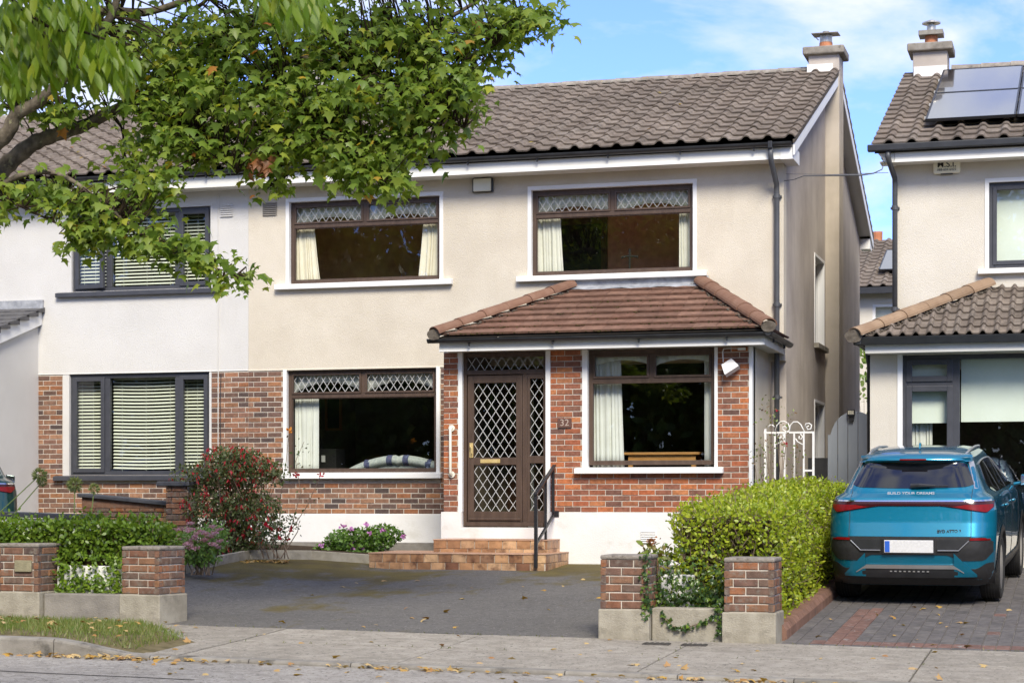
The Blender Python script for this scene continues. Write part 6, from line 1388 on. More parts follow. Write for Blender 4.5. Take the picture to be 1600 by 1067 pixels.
    lb(MB().box(-0.257, -0.205, ph - 0.003, ph, 0.563, 0.677), 'plate_band', M('blue_plate_band', (0.03, 0.12, 0.55), rough=0.4), pl)
    lb(MB().box(-0.285, 0.285, ph + 0.010, ph + 0.03, 0.54, 0.70), 'plate_surround', m_black, None)
    # shut lines of the tailgate
    mb = MB()
    for sx in (-1, 1):
        pts = [(sx * (0.655 + 0.015 * (1.2 - z)), c_rear(0.66, z) - 0.0012, z) for z in np.linspace(0.72, 1.20, 22)]
        mb.tube([Vector(p) for p in pts], 0.0035, 5)
    lb(mb, 'tailgate_gap', m_black)
    lb(MB().grid([[(x, c_rear(x, z) - 0.003, z) for x in S(-0.66, 0.66)] for z in (0.712, 0.72)]), 'tailgate_lower_gap', m_black)
    # side glass, handles, rails, mirrors, cladding
    for sx in (-1, 1):
        top = lambda y: 1.47 - 0.05 * ((y - 1.75) / 0.95) ** 2 if y < 2.2 else 1.46 - 0.36 * ((y - 2.2) / 0.95)
        bot = lambda y: 1.135 + (0.10 * max(0, (1.05 - y) / 0.3) if y < 1.05 else 0.0)
        ys = S(0.86, 3.0, 30); g_ = side_patch('side_window', m_carglass2, ys, bot, lambda y: max(bot(y) + 0.01, top(y) - (0.16 * max(0, (1.05 - y) / 0.2) if y < 1.05 else 0)), 0.008, sx, 6)
        for yy in (1.42, 2.12): mb = MB().beam((sx * (c_side(yy, 1.14) + 0.012), yy, 1.14), (sx * (c_side(yy, 1.45) + 0.012), yy - 0.02, 1.45), 0.05, 0.006, (sx, 0, 0)); lb(mb, 'window_pillar', m_black, g_)
        mb = MB().tube([Vector((sx * (c_side(y, top(y)) + 0.006), y, top(y) + 0.006)) for y in S(0.95, 2.95, 16)], 0.009, 6); lb(mb, 'window_trim', m_silver, g_)
        for yy in (1.28, 2.18): lb(MB().tube([(sx * (c_side(yy, 0.98) + 0.004), yy - 0.1, 0.985), (sx * (c_side(yy, 0.98) + 0.028), yy - 0.06, 0.987), (sx * (c_side(yy, 0.98) + 0.028), yy + 0.06, 0.987), (sx * (c_side(yy, 0.98) + 0.004), yy + 0.1, 0.985)], 0.013, 8), 'door_handle', paint, smooth=True)
        mb = MB()
        for yy in (1.22, 2.05, 3.02): mb.tube([(sx * (c_side(yy, z) + 0.0006), yy - (0.25 * max(0, 0.75 - z) if yy < 1.5 else 0), z) for z in np.linspace(0.40, 1.10, 12)], 0.0035, 4)
        lb(mb, 'door_gap', m_black)
        lb(MB().tube([(sx * 0.53, 0.72, 1.540), (sx * 0.545, 0.84, 1.560), (sx * 0.555, 1.05, 1.585), (sx * 0.555, 1.6, 1.605), (sx * 0.545, 2.1, 1.595), (sx * 0.53, 2.3, 1.56)], [0.010, 0.014, 0.015, 0.015, 0.014, 0.010], 8), 'roof_rail', m_silver, smooth=True)
        mb = MB(); mx_ = sx * 0.95; mb.prism([(mx_, 2.98, 1.10), (mx_ + sx * 0.14, 2.95, 1.11), (mx_ + sx * 0.14, 2.95, 1.22), (mx_ + sx * 0.01, 2.98, 1.24)], (0, 0.16, 0)); mb.beam((sx * 0.86, 3.03, 1.12), (mx_ + sx * 0.03, 3.03, 1.14), 0.05, 0.04); mo = lb(mb, 'door_mirror', paint, bevel=0.02)
        lb(MB().quad((mx_ + sx * 0.012, 2.972, 1.115), (mx_ + sx * 0.13, 2.944, 1.122), (mx_ + sx * 0.13, 2.944, 1.208), (mx_ + sx * 0.018, 2.972, 1.225)), 'mirror_glass', m_chrome, mo)
        side_patch('sill_cladding', m_cladding, S(1.24, 3.22, 14), cst(0.24), cst(0.40), 0.012, sx, 3)
        for ay in (0.87, 3.59):
            mb = MB(); r0, r1 = 0.385, 0.45
            arc = [R(q) for q in range(-12, 193, 8)]
            ro_ = [(sx * (c_side(ay + r1 * math.cos(a), max(0.21, 0.345 + r1 * math.sin(a))) + 0.006), ay + r1 * math.cos(a), 0.345 + r1 * math.sin(a)) for a in arc]
            ri_ = [(sx * (c_side(ay + r0 * math.cos(a), max(0.21, 0.345 + r0 * math.sin(a))) + 0.020), ay + r0 * math.cos(a), 0.345 + r0 * math.sin(a)) for a in arc]
            rb_ = [(p[0] - sx * 0.12, p[1], p[2]) for p in ri_]
            mb.grid([ro_, ri_, rb_]); lb(mb, 'arch_cladding', m_cladding, smooth=True)
            # wheel: tyre, rim, spokes
            wx = sx * 0.775
            ty = lb(MB().lathe([(0.225, -0.095), (0.30, -0.116), (0.335, -0.105), (0.345, -0.07), (0.345, 0.07), (0.335, 0.105), (0.30, 0.116), (0.225, 0.095)], (wx + sx * 0.03, ay, 0.345), 40, 'x'), 'tyre', m_rubber, smooth=True); ty.data.set_sharp_from_angle(angle=R(30))
            mb = MB()
            for k_ in (-0.045, -0.015, 0.015, 0.045): mb.lathe([(0.3462, k_ - 0.003), (0.3462, k_ + 0.003)], (wx + sx * 0.03, ay, 0.345), 40, 'x')
            lb(mb, 'tread_groove', m_black, ty)
            rim = MB(); rim.lathe([(0.235, 0.10 * sx), (0.245, 0.085 * sx), (0.225, 0.05 * sx), (0.215, -0.05 * sx)], (wx + sx * 0.03, ay, 0.345), 36, 'x')
            for k in range(5):
                a = 2 * math.pi * k / 5 + 0.3
                for d_ in (-0.16, 0.16): rim.beam((wx + sx * 0.115, ay + 0.05 * math.cos(a + d_), 0.345 + 0.05 * math.sin(a + d_)), (wx + sx * 0.118, ay + 0.235 * math.cos(a + d_ * 0.7), 0.345 + 0.235 * math.sin(a + d_ * 0.7)), 0.028, 0.02, (1, 0, 0))
            rim.lathe([(0.07, 0.075 * sx), (0.055, 0.095 * sx), (0.02, 0.098 * sx)], (wx + sx * 0.03, ay, 0.345), 20, 'x')
            lb(rim, 'rim', m_alloy, ty)
            lb(MB().lathe([(0.15, 0.03 * sx), (0.15, 0.055 * sx)], (wx + sx * 0.0, ay, 0.345), 24, 'x'), 'brake_disc', m_steeldark, ty)
    # underside, windscreen, glazed roof, aerial
    lb(MB().box(-0.62, 0.62, 0.25, 4.2, 0.21, 0.30), 'underbody', m_black)
    rows_ = [[(x, c_front(x, z) + 0.006, z) for x in S(-0.6, 0.6, 15)] for z in np.linspace(1.13, 1.5, 6)]; lb(MB().grid(rows_), 'windscreen', m_carglass, smooth=True)
    rows_ = [[(x, y, 1.6165 - 0.012 * (x / 0.4) ** 2 - 0.02 * ((y - 1.6) / 0.6) ** 2 + 0.004) for x in S(-0.42, 0.42, 15)] for y in S(1.0, 2.15, 9)]; lb(MB().grid(rows_), 'roof_glass', m_carglass, smooth=True)
    lb(MB().prism([(0.0, 0.86, 1.60), (0.0, 0.90, 1.665), (0.0, 0.935, 1.668), (0.0, 1.06, 1.605)], (0.022, 0, 0)), 'aerial_fin', paint, bevel=0.008)
    return car
m_carglass = M('car_rear_glass', (0.006, 0.006, 0.008), (0.010, 0.010, 0.013), 3, 0.05, spec=0.7, coat=0.6)
m_carglass2 = M('car_side_glass', (0.02, 0.022, 0.022), rough=0.04, spec=0.8, coat=0.8)
m_red = M('red_lamp_glass', (0.15, 0.003, 0.004), (0.20, 0.005, 0.006), 20, 0.28, spec=0.3)
m_lampdark = M('dark_red_band', (0.03, 0.004, 0.005), (0.04, 0.005, 0.006), 10, 0.2, spec=0.4, coat=0.2)
m_chrome = M('chrome', (0.72, 0.72, 0.73), rough=0.12, metal=1.0)
m_silver = M('satin_silver', (0.48, 0.48, 0.48), (0.54, 0.54, 0.54), 6, 0.32, metal=0.75)
m_alloy = M('alloy', (0.34, 0.34, 0.35), (0.42, 0.42, 0.43), 6, 0.35, metal=0.8)
m_cladding = M('black_cladding', (0.018, 0.018, 0.019), (0.026, 0.026, 0.027), 20, 0.5, 0.15, 200)
m_rubber = M('tyre_rubber', (0.014, 0.014, 0.014), (0.028, 0.027, 0.026), 10, 0.85, 0.3, 60)
def paintmat(name, c1, c2):
    m, nt, bs = newmat(name)
    lw = N(nt, 'ShaderNodeLayerWeight', i_Blend=0.35); mx = N(nt, 'ShaderNodeMixRGB'); mx.inputs[1].default_value = rgb(c1); mx.inputs[2].default_value = rgb(c2)
    L(nt, lw.outputs['Facing'], mx.inputs[0]); L(nt, mx.outputs[0], bs.inputs['Base Color'])
    bs.inputs['Metallic'].default_value = 0.45; bs.inputs['Roughness'].default_value = 0.32; bs.inputs['Coat Weight'].default_value = 1.0; bs.inputs['Coat Roughness'].default_value = 0.02
    tc = N(nt, 'ShaderNodeTexCoord'); nz = N(nt, 'ShaderNodeTexNoise', i_Scale=900.0, i_Detail=1.0); L(nt, tc.outputs['Object'], nz.inputs['Vector']); bp = N(nt, 'ShaderNodeBump', i_Strength=0.06, i_Distance=0.001); L(nt, nz.outputs['Fac'], bp.inputs['Height']); L(nt, bp.outputs[0], bs.inputs['Normal'])
    return m
slope = math.atan2(zdrive(-1.6, 23) - zdrive(-1.6, 20), 3)
CX, CYR = -1.715, 20.42
car = make_car('parked_car', 'metallic blue sport utility car parked on the paved drive', paintmat('metallic_blue_paint', (0.0015, 0.19, 0.31), (0.001, 0.085, 0.155)), (CX, CYR, zdrive(CX, CYR) + 0.012), R(-2.6), slope)
bd = [o for o in car.children if o.name.startswith('body')][0]
for tx, sz, x_, z_, sx_ in (('BUILD YOUR DREAMS', 0.042, 0.0, 1.158, 1.25), ('BYD ATTO 3', 0.045, 0.43, 0.775, 1.0)):
    o = lettering(tx, bd, sz, m_chrome, (x_, c_rear(x_, z_) - 0.004, z_), (R(90 - (30 if z_ > 1 else 4)), 0, R(6 if x_ else 0)), 0.003, 'badge_lettering', True, 0.0008, sx_)
# the other car, only its tail reaches into the picture
tx_ = P(30, 790, 22.0)
make_car('parked_car', 'dark green car by the white porch, only its tail in the picture', paintmat('dark_green_paint', (0.003, 0.055, 0.05), (0.002, 0.03, 0.03)), (-13.86, 21.7, zdrive(-13, 21.7) + 0.01), R(35), 0)
# ------------------------------------------------------------------ foliage kit
def leafproto(kind):
    if kind == 'maple':
        o = [(0.0, 0.0), (0.16, 0.02), (0.44, -0.04), (0.36, 0.16), (0.58, 0.42), (0.30, 0.40), (0.20, 0.56), (0.0, 1.0)]
        o = o + [(-x, y) for x, y in reversed(o[1:-1])]; c = (0, 0.3)
    elif kind == 'oval':
        o = [(0, 0), (0.24, 0.28), (0.27, 0.55), (0.14, 0.85), (0, 1), (-0.14, 0.85), (-0.27, 0.55), (-0.24, 0.28)]; c = None
    elif kind == 'lance':
        o = [(0, 0), (0.13, 0.3), (0.12, 0.6), (0, 1), (-0.12, 0.6), (-0.13, 0.3)]; c = None
    elif kind == 'diamond':
        o = [(0, 0), (0.3, 0.45), (0, 1), (-0.3, 0.45)]; c = None
    elif kind == 'petal':
        o = [(0, 0), (0.45, 0.35), (0.3, 0.9), (-0.3, 0.9), (-0.45, 0.35)]; c = None
    elif kind == 'blade':
        o = [(-0.035, 0), (0.035, 0), (0.0, 1)]; c = None
    z = lambda x, y: -0.55 * abs(x) ** 1.3 * 0.6 - 0.22 * (y - 0.3) ** 2 + 0.0
    if kind == 'blade': z = lambda x, y: 0.0
    v = [(x, y, z(x, y)) for x, y in o]; k = len(v)
    if c: v.append((c[0], c[1], 0.03)); f = [(k, i, (i + 1) % k) for i in range(k)]
    elif kind == 'blade': f = [(0, 1, 2)]
    else:
        top = max(range(k), key=lambda i: o[i][1]); f = []
        # fold along the midrib 0..top
        r_ = list(range(0, top + 1)); l_ = [0] + list(range(k - 1, top - 1, -1)) if top != 0 else []
        for i in range(1, len(r_) - 1): f.append((0, r_[i], r_[i + 1]))
        for i in range(1, len(l_) - 1): f.append((0, l_[i + 1], l_[i]))
        if kind == 'petal': f = [(0, i, i + 1) for i in range(1, k - 1)]
    return np.array(v), np.array(f)
def unit(a): return a / np.maximum(1e-9, np.linalg.norm(a, axis=1, keepdims=True))
def scatter(name, kind, pos, d, nrm, size, m, parent=None, world=(0, 0, 0), squash=1.0):
    pv, pf = leafproto(kind); pos = np.asarray(pos, float); n = len(pos); d = unit(np.asarray(d, float)); nrm = np.asarray(nrm, float)
    x = unit(np.cross(d, nrm)); z = np.cross(x, d); size = np.asarray(size, float).reshape(-1, 1, 1)
    V = pos[:, None, :] + size * (pv[None, :, 0:1] * x[:, None, :] * squash + pv[None, :, 1:2] * d[:, None, :] + pv[None, :, 2:3] * z[:, None, :])
    k = len(pv); Fc = (pf[None] + (np.arange(n) * k)[:, None, None]).reshape(-1, 3); V = V.reshape(-1, 3)
    me = bpy.data.meshes.new(name); me.vertices.add(len(V)); me.vertices.foreach_set('co', V.ravel().astype(np.float32))
    me.loops.add(Fc.size); me.loops.foreach_set('vertex_index', Fc.ravel().astype(np.int32)); me.polygons.add(len(Fc)); me.polygons.foreach_set('loop_start', np.arange(0, Fc.size, 3, dtype=np.int32)); me.polygons.foreach_set('loop_total', np.full(len(Fc), 3, np.int32))
    me.update(calc_edges=True); me.validate(); me.materials.append(m)
    o = bpy.data.objects.new(name, me); link(o, parent, world); return o
def rdir(n): return unit(rng.normal(size=(n, 3)))

# ------------------------------------------------------------------ the maple over the verge
m_maple = leafmat('maple_leaf', [(0.094, 0.158, 0.022), (0.134, 0.210, 0.026), (0.172, 0.248, 0.034), (0.110, 0.181, 0.026), (0.213, 0.278, 0.042), (0.149, 0.226, 0.038), (0.235, 0.294, 0.038), (0.102, 0.173, 0.024), (0.188, 0.264, 0.046), (0.329, 0.345, 0.036)], 0.45, 0.42, 0.4)
m_bark = M('maple_bark', (0.074, 0.061, 0.046), (0.203, 0.169, 0.121), 9, 0.95, 1.0, 30, spec=0.1, stretch=(1, 1, 0.6), spots=[((0.270, 0.257, 0.149), 12, 0.60, 0.1)])
m_twig = M('dark_twig', (0.030, 0.020, 0.014), (0.05, 0.036, 0.024), 12, 0.9, spec=0.1)
mp_ = thing('maple_tree', 'broad green maple spreading over the verge and both roofs', 'tree', (-11.6, 16.3, 0.25))
TB = Vector((-11.6, 16.3, 0.2)); FK = Vector((-11.3, 16.4, 3.2))
MB().tube([TB + Vector((0, 0, -0.1)), TB + Vector((0.0, 0, 0.15)), TB + Vector((0.05, 0.0, 1.0)), TB + Vector((0.16, 0.05, 2.0)), FK], [0.40, 0.31, 0.26, 0.24, 0.25], 18).build('trunk', m_bark, mp_, smooth=True)
def pl(pts): return [P(u_, v_, y_) for u_, v_, y_ in pts]
limbs = [
 ([FK] + pl([(-40, 320, 16.5), (0, 270, 16.6), (20, 250, 16.65), (50, 226, 16.7), (72, 216, 16.75), (100, 207, 16.8), (130, 197, 16.9), (172, 176, 17.0), (230, 152, 17.1), (310, 128, 17.2), (400, 107, 17.3), (482, 92, 17.4), (560, 75, 17.5), (615, 60, 17.5), (665, 42, 17.6), (722, 17, 17.6), (790, -30, 17.7)]), 0.105, 0.014),
 ([FK] + pl([(-60, 280, 16.4), (-10, 228, 16.3), (14, 205, 16.3), (26, 178, 16.3), (62, 158, 16.3), (110, 110, 16.2), (150, 60, 16.2), (180, 10, 16.2), (200, -80, 16.2)]), 0.10, 0.03),
 ([FK] + pl([(-80, 260, 16.6), (-20, 130, 16.9), (60, 70, 17.0), (150, 20, 17.1), (225, 20, 17.2), (290, 0, 17.3), (380, -50, 17.4)]), 0.10, 0.02),
 ([FK] + pl([(-60, 330, 16.1), (0, 293, 15.9), (24, 278, 15.85), (54, 270, 15.8), (84, 271, 15.8), (120, 287, 15.75), (175, 330, 15.7), (212, 356, 15.7), (250, 374, 15.65), (290, 394, 15.6), (325, 415, 15.6), (372, 428, 15.6)]), 0.04, 0.005),
 (pl([(-5, 296, 15.9), (25, 318, 15.8), (82, 346, 15.8), (120, 362, 15.75), (150, 372, 15.7)]), 0.018, 0.004),
 (pl([(172, 176, 17.0), (190, 200, 16.9), (195, 240, 16.8), (205, 270, 16.7)]), 0.018, 0.005),
 (pl([(230, 152, 17.1), (250, 190, 16.8), (290, 215, 16.6), (330, 240, 16.5), (370, 270, 16.4)]), 0.02, 0.005),
 (pl([(400, 107, 17.3), (430, 150, 17.0), (500, 200, 16.8), (550, 235, 16.7), (600, 275, 16.6)]), 0.022, 0.005),
 (pl([(345, 120, 17.2), (357, 82, 17.1), (380, 55, 17.1), (400, 37, 17.1), (440, -10, 17.1)]), 0.024, 0.012),
 (pl([(262, 60, 17.3), (288, 25, 17.4), (325, -2, 17.5), (360, -60, 17.5)]), 0.03, 0.015),
 (pl([(482, 92, 17.4), (560, 110, 17.1), (620, 140, 16.9), (680, 180, 16.8), (725, 200, 16.8)]), 0.02, 0.005),
 (pl([(560, 75, 17.5), (620, 80, 17.3), (690, 85, 17.2), (740, 90, 17.2), (775, 70, 17.1)]), 0.016, 0.004),
 (pl([(665, 42, 17.6), (730, 60, 17.4), (790, 50, 17.3), (845, 40, 17.3)]), 0.014, 0.004),
 (pl([(310, 128, 17.2), (380, 170, 17.0), (430, 210, 16.9), (440, 260, 16.8), (425, 290, 16.7)]), 0.016, 0.004),
]
lt = MB(); nodes = []
for k, (pts, r0, r1) in enumerate(limbs):
    # smooth and wobble the traced line
    fine = []
    for i in range(len(pts) - 1):
        p0, p1, p2, p3 = pts[max(0, i - 1)], pts[i], pts[i + 1], pts[min(len(pts) - 1, i + 2)]
        for s in range(4):
            t = s / 4; fine.append(0.5 * ((2 * p1) + (p2 - p0) * t + (2 * p0 - 5 * p1 + 4 * p2 - p3) * t * t + (3 * p1 - p0 - 3 * p2 + p3) * t ** 3))
    fine.append(pts[-1]); n = len(fine)
    rr = [(r0 + (r1 - r0) * (i / (n - 1)) ** 0.8) * (1 + 0.08 * math.sin(i * 1.9 + k)) for i in range(n)]
    MB().tube(fine, rr, 10).build('limb', m_bark if r0 > 0.03 else m_twig, mp_, smooth=True)
    nodes += [(p, rr[i]) for i, p in enumerate(fine)]
NP = np.array([tuple(p) for p, _ in nodes])
# leafy masses: pixel centre and half size, depth, depth half size, number of sprays
blobs = [(40, 40, 70, 60, 16.6, 0.9, 80), (140, 60, 90, 60, 16.7, 1.0, 120), (250, 90, 100, 60, 16.9, 1.0, 170), (350, 60, 90, 60, 17.0, 1.0, 150), (330, 150, 90, 45, 16.7, 0.9, 150),
  (450, 60, 100, 60, 17.1, 1.0, 150), (450, 150, 90, 50, 16.9, 0.9, 160), (560, 60, 90, 55, 17.2, 1.0, 140), (560, 150, 90, 60, 16.9, 0.9, 170), (660, 50, 80, 50, 17.3, 0.9, 120),
  (660, 140, 75, 60, 17.0, 0.8, 150), (720, 140, 36, 55, 16.9, 0.6, 70), (745, 60, 45, 50, 17.3, 0.7, 60), (800, 30, 45, 32, 17.3, 0.6, 60), (848, 28, 24, 28, 17.3, 0.4, 26), (775, 100, 12, 10, 17.2, 0.2, 3),
  (255, 170, 75, 28, 16.7, 0.7, 80), (270, 225, 70, 32, 16.5, 0.6, 75), (350, 220, 60, 40, 16.6, 0.7, 85), (440, 225, 60, 32, 16.6, 0.6, 70), (530, 225, 70, 35, 16.7, 0.7, 95), (600, 235, 50, 32, 16.7, 0.6, 65),
  (670, 215, 40, 30, 16.8, 0.5, 40), (575, 280, 52, 24, 16.5, 0.4, 45), (545, 262, 40, 24, 16.6, 0.4, 30), (620, 290, 22, 12, 16.5, 0.3, 9), (425, 285, 22, 24, 16.6, 0.3, 16), (410, 250, 30, 25, 16.6, 0.4, 22),
  (205, 250, 24, 28, 16.6, 0.4, 22), (50, 300, 55, 18, 15.9, 0.4, 26), (20, 325, 22, 14, 15.9, 0.3, 7), (115, 315, 45, 25, 15.8, 0.4, 30), (150, 345, 45, 28, 15.7, 0.4, 36), (205, 305, 30, 26, 15.9, 0.4, 20), (245, 290, 35, 22, 16.0, 0.4, 20), (130, 375, 24, 16, 15.7, 0.3, 14),
  (215, 370, 30, 18, 15.7, 0.3, 18), (265, 385, 32, 16, 15.6, 0.3, 16), (310, 400, 30, 16, 15.6, 0.25, 15), (345, 425, 26, 12, 15.6, 0.2, 11), (380, 430, 14, 10, 15.6, 0.15, 5), (105, 165, 60, 22, 16.6, 0.5, 36), (85, 290, 25, 10, 15.8, 0.2, 7),
  (20, 150, 40, 40, 16.8, 0.6, 34), (-60, 60, 60, 120, 16.6, 1.2, 60),
  (100, -60, 140, 60, 16.8, 1.4, 110), (330, -60, 140, 60, 17.0, 1.4, 120), (560, -60, 140, 55, 17.2, 1.3, 110), (740, -40, 90, 40, 17.4, 0.9, 60), (250, -160, 250, 60, 17.0, 1.6, 100)]
LP, LD, LN, LS = [], [], [], []; tw = MB()
for (bu, bv, hu, hv, yc_, hy, cnt) in blobs:
    for _ in range(int(cnt * (0.72 if yc_ > 16.1 else 1.1))):
        q = rdir(1)[0] * rng.random() ** 0.4
        c = np.array(P(bu + q[0] * hu, bv + q[2] * hv, yc_ + q[1] * hy))
        j = np.argmin(((NP - c) ** 2).sum(1)); a = NP[j]; v = c - a; dist = np.linalg.norm(v)
        if dist > 0.05 and dist < 2.2:
            mid = (a + c) / 2 + np.array([0, 0, 0.08 * dist]) + rng.normal(size=3) * 0.04
            tw.tube([Vector(a), Vector(mid), Vector(c)], [0.010, 0.007, 0.004], 4, False)
        k = rng.integers(5, 10); out_ = unit((v + np.array([0.2, -0.3, 0]))[None])[0]
        for _l in range(k):
            off = rng.normal(size=3) * np.array([0.10, 0.10, 0.075])
            az = rng.random() * 6.283; dr = np.array([math.cos(az), math.sin(az), 0]) * rng.uniform(0.3, 1.0) + out_ * 0.3 + np.array([0, 0, -rng.uniform(0.35, 1.3)])
            LP.append(c + off); LD.append(dr); nn = np.array([math.cos(az) * 0.5, math.sin(az) * 0.5 - 0.35, rng.uniform(0.5, 1.0)]) + rng.normal(size=3) * 0.25; LN.append(nn); LS.append(rng.uniform(0.05, 0.125))
LP, LD, LN, LS = map(np.array, (LP, LD, LN, LS))
tw.build('twigs', m_twig, mp_, fix=False)
scatter('crown', 'maple', LP, LD, LN, LS, m_maple, mp_)
# a few leaves already turning
m_turn = leafmat('turning_leaf', [(0.45, 0.26, 0.02), (0.38, 0.30, 0.03), (0.26, 0.09, 0.02), (0.42, 0.20, 0.02)], 0.4)
sel = rng.choice(len(LP), 130, replace=False); scatter('turning_leaves', 'maple', LP[sel] + rng.normal(size=(130, 3)) * 0.05 + np.array([0, -0.06, 0]), LD[sel], LN[sel], LS[sel], m_turn, mp_)
bp_ = np.array([tuple(P(u_ + rng.normal() * 12, v_ + rng.normal() * 9, 16.3)) for u_, v_ in [(400, 255)] * 26 + [(465, 8)] * 8])
m_deadl = leafmat('dead_leaf', [(0.22, 0.075, 0.025), (0.30, 0.12, 0.04), (0.16, 0.06, 0.02)], 0.3)
scatter('dead_leaves', 'maple', bp_, rdir(34) + np.array([0, 0, -1.0]), rdir(34) + np.array([0, -0.6, 0.4]), rng.uniform(0.07, 0.11, 34), m_deadl, mp_)

# ------------------------------------------------------------------ branch of a nearer tree, close to the lens
m_near = leafmat('bright_near_leaf', [(0.094, 0.173, 0.012), (0.132, 0.214, 0.015), (0.176, 0.245, 0.018), (0.110, 0.194, 0.014), (0.220, 0.265, 0.020)], 0.5)
nt_ = thing('roadside_tree', 'bright green drooping foliage of a nearer tree in the upper corner', 'tree', (-5.9, 8.0, 0.1))
MB().tube([(-5.9, 8.0, -0.05), (-5.85, 8.0, 0.6), (-5.8, 8.1, 2.0), (-5.6, 8.3, 3.4), (-5.4, 8.5, 4.6)], [0.26, 0.2, 0.17, 0.15, 0.13], 16).build('trunk', m_bark, nt_, smooth=True)
nb_l = [[Vector((-5.5, 8.4, 4.2))] + pl([(-20, -40, 8.9), (40, 20, 9.0), (85, 48, 9.0), (130, 50, 9.0), (165, 62, 9.0)]), [Vector((-5.4, 8.5, 4.6))] + pl([(150, -140, 9.0), (330, -90, 9.1), (420, -30, 9.1), (470, 5, 9.1)]), pl([(40, 20, 9.0), (80, 75, 9.0), (82, 110, 9.0)]), pl([(85, 48, 9.0), (60, 70, 9.0), (45, 110, 9.0)])]
for b_ in nb_l: MB().tube(b_, [0.05] + [0.012 - 0.008 * i / len(b_) for i in range(1, len(b_))] if len(b_) > 4 else 0.006, 8).build('branch', m_twig, nt_, smooth=True)
pos, dd, nn, ss = [], [], [], []
nbl = [(60, 30, 75, 45, 60), (110, 85, 70, 40, 75), (60, 115, 60, 32, 48), (165, 105, 38, 30, 46), (190, 118, 16, 22, 16), (15, 70, 25, 70, 40), (8, 130, 12, 30, 12), (110, 20, 60, 30, 40), (455, 8, 45, 30, 36), (490, 25, 18, 25, 15), (430, -10, 50, 18, 24), (60, -50, 120, 50, 80), (300, -90, 130, 30, 60)]
for bu, bv, hu, hv, cnt in nbl:
    for _ in range(cnt):
        q = rdir(1)[0] * rng.random() ** 0.4; c = np.array(P(bu + q[0] * hu, bv + q[2] * hv - 12, 9.0 + q[1] * 0.45))
        for _l in range(2):
            az = rng.random() * 6.283; pos.append(c + rng.normal(size=3) * 0.03); dd.append([math.cos(az) * 0.45 + 0.15, math.sin(az) * 0.45, -1.0]); nn.append([math.cos(az), math.sin(az) - 0.5, 0.35]); ss.append(rng.uniform(0.085, 0.15))
scatter('crown', 'lance', pos, dd, nn, ss, m_near, nt_, squash=1.15)

# ------------------------------------------------------------------ hedges
def hedge_points(x0, x1, y0, y1, zb, zt, n, jit=0.035, round_=0.06):
    """points over the top and the sides of a clipped box; zb, zt are functions of (x, y)"""
    P_, N_ = [], []
    A = [('top', (x1 - x0) * (y1 - y0) * 1.2), ('f', (x1 - x0) * 1.9), ('b', (x1 - x0) * 0.3), ('l', (y1 - y0) * 0.8), ('r', (y1 - y0) * 1.0)]; tot = sum(a for _, a in A)
    for nm, a in A:
        k = int(n * a / tot); u_ = rng.random(k); v_ = rng.random(k)
        for i in range(k):
            if nm == 'top': x, y = x0 + (x1 - x0) * u_[i], y0 + (y1 - y0) * v_[i]; z = zt(x, y); nr = (0, 0, 1)
            else:
                if nm in 'fb': x = x0 + (x1 - x0) * u_[i]; y = y0 if nm == 'f' else y1; nr = (0, -1 if nm == 'f' else 1, 0)
                else: y = y0 + (y1 - y0) * u_[i]; x = x0 if nm == 'l' else x1; nr = (-1 if nm == 'l' else 1, 0, 0)
                z = zb(x, y) + (zt(x, y) - zb(x, y)) * v_[i]
            e = 0.030 * math.sin(x * 9 + z * 7) + 0.030 * math.sin(y * 8 + x * 3 + z * 5) + rng.normal() * jit - abs(rng.normal()) * jit * 0.8
            p = np.array([x, y, z]) + np.array(nr) * e
            # rounded shoulders
            for ax, lo, hi in ((0, x0, x1), (1, y0, y1)):
                if nm == 'top':
                    ed = min(p[ax] - lo, hi - p[ax]);
                    if ed < round_: p[2] -= (round_ - max(ed, -0.05)) ** 2 / round_ * 0.7
            P_.append(p); N_.append(nr)
    return np.array(P_), np.array(N_, float)
def hedge(name, label, x0, x1, y0, y1, zb, zt, n, m, mcore, size=(0.028, 0.05), twigs=0, keep=None):
    t = thing(name, label, 'hedge', ((x0 + x1) / 2, y0, zb((x0 + x1) / 2, y0)))
    c = 0.075; mb = MB(); ys = np.linspace(y0 + c, y1 - c, 8)
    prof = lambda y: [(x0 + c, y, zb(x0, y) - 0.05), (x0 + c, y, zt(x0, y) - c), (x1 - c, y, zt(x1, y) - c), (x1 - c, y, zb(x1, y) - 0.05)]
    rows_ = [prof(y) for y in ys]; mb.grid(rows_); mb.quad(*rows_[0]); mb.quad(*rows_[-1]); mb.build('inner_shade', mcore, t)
    p, nr = hedge_points(x0, x1, y0, y1, zb, zt, n)
    if keep is not None: msk = np.array([keep(*q) for q in p]); p, nr = p[msk], nr[msk]
    k = len(p); d = rdir(k) * 0.9 + nr * 0.55 + np.array([0, 0, 0.25]); scatter('foliage', 'oval', p, d, rdir(k) * 0.7 + nr * 0.9, rng.uniform(size[0], size[1], k), m, t)
    if twigs:
        tb = MB()
        for i in rng.choice(k, twigs, replace=False):
            a = Vector(p[i]) - Vector(nr[i]) * 0.03; tb.tube([a, a + Vector(rng.normal(size=3) * np.array([0.05, 0.03, 0.07]))], [0.004, 0.002], 4, False)
        tb.build('twigs', m_htwig, t, fix=False)
    return t, p
m_htwig = M('hedge_twig', (0.13, 0.09, 0.06), (0.22, 0.16, 0.11), 20, 0.9)
m_core = M('hedge_interior', (0.020, 0.018, 0.008), (0.045, 0.035, 0.016), 25, 1.0, 1.0, 40, spec=0.05)
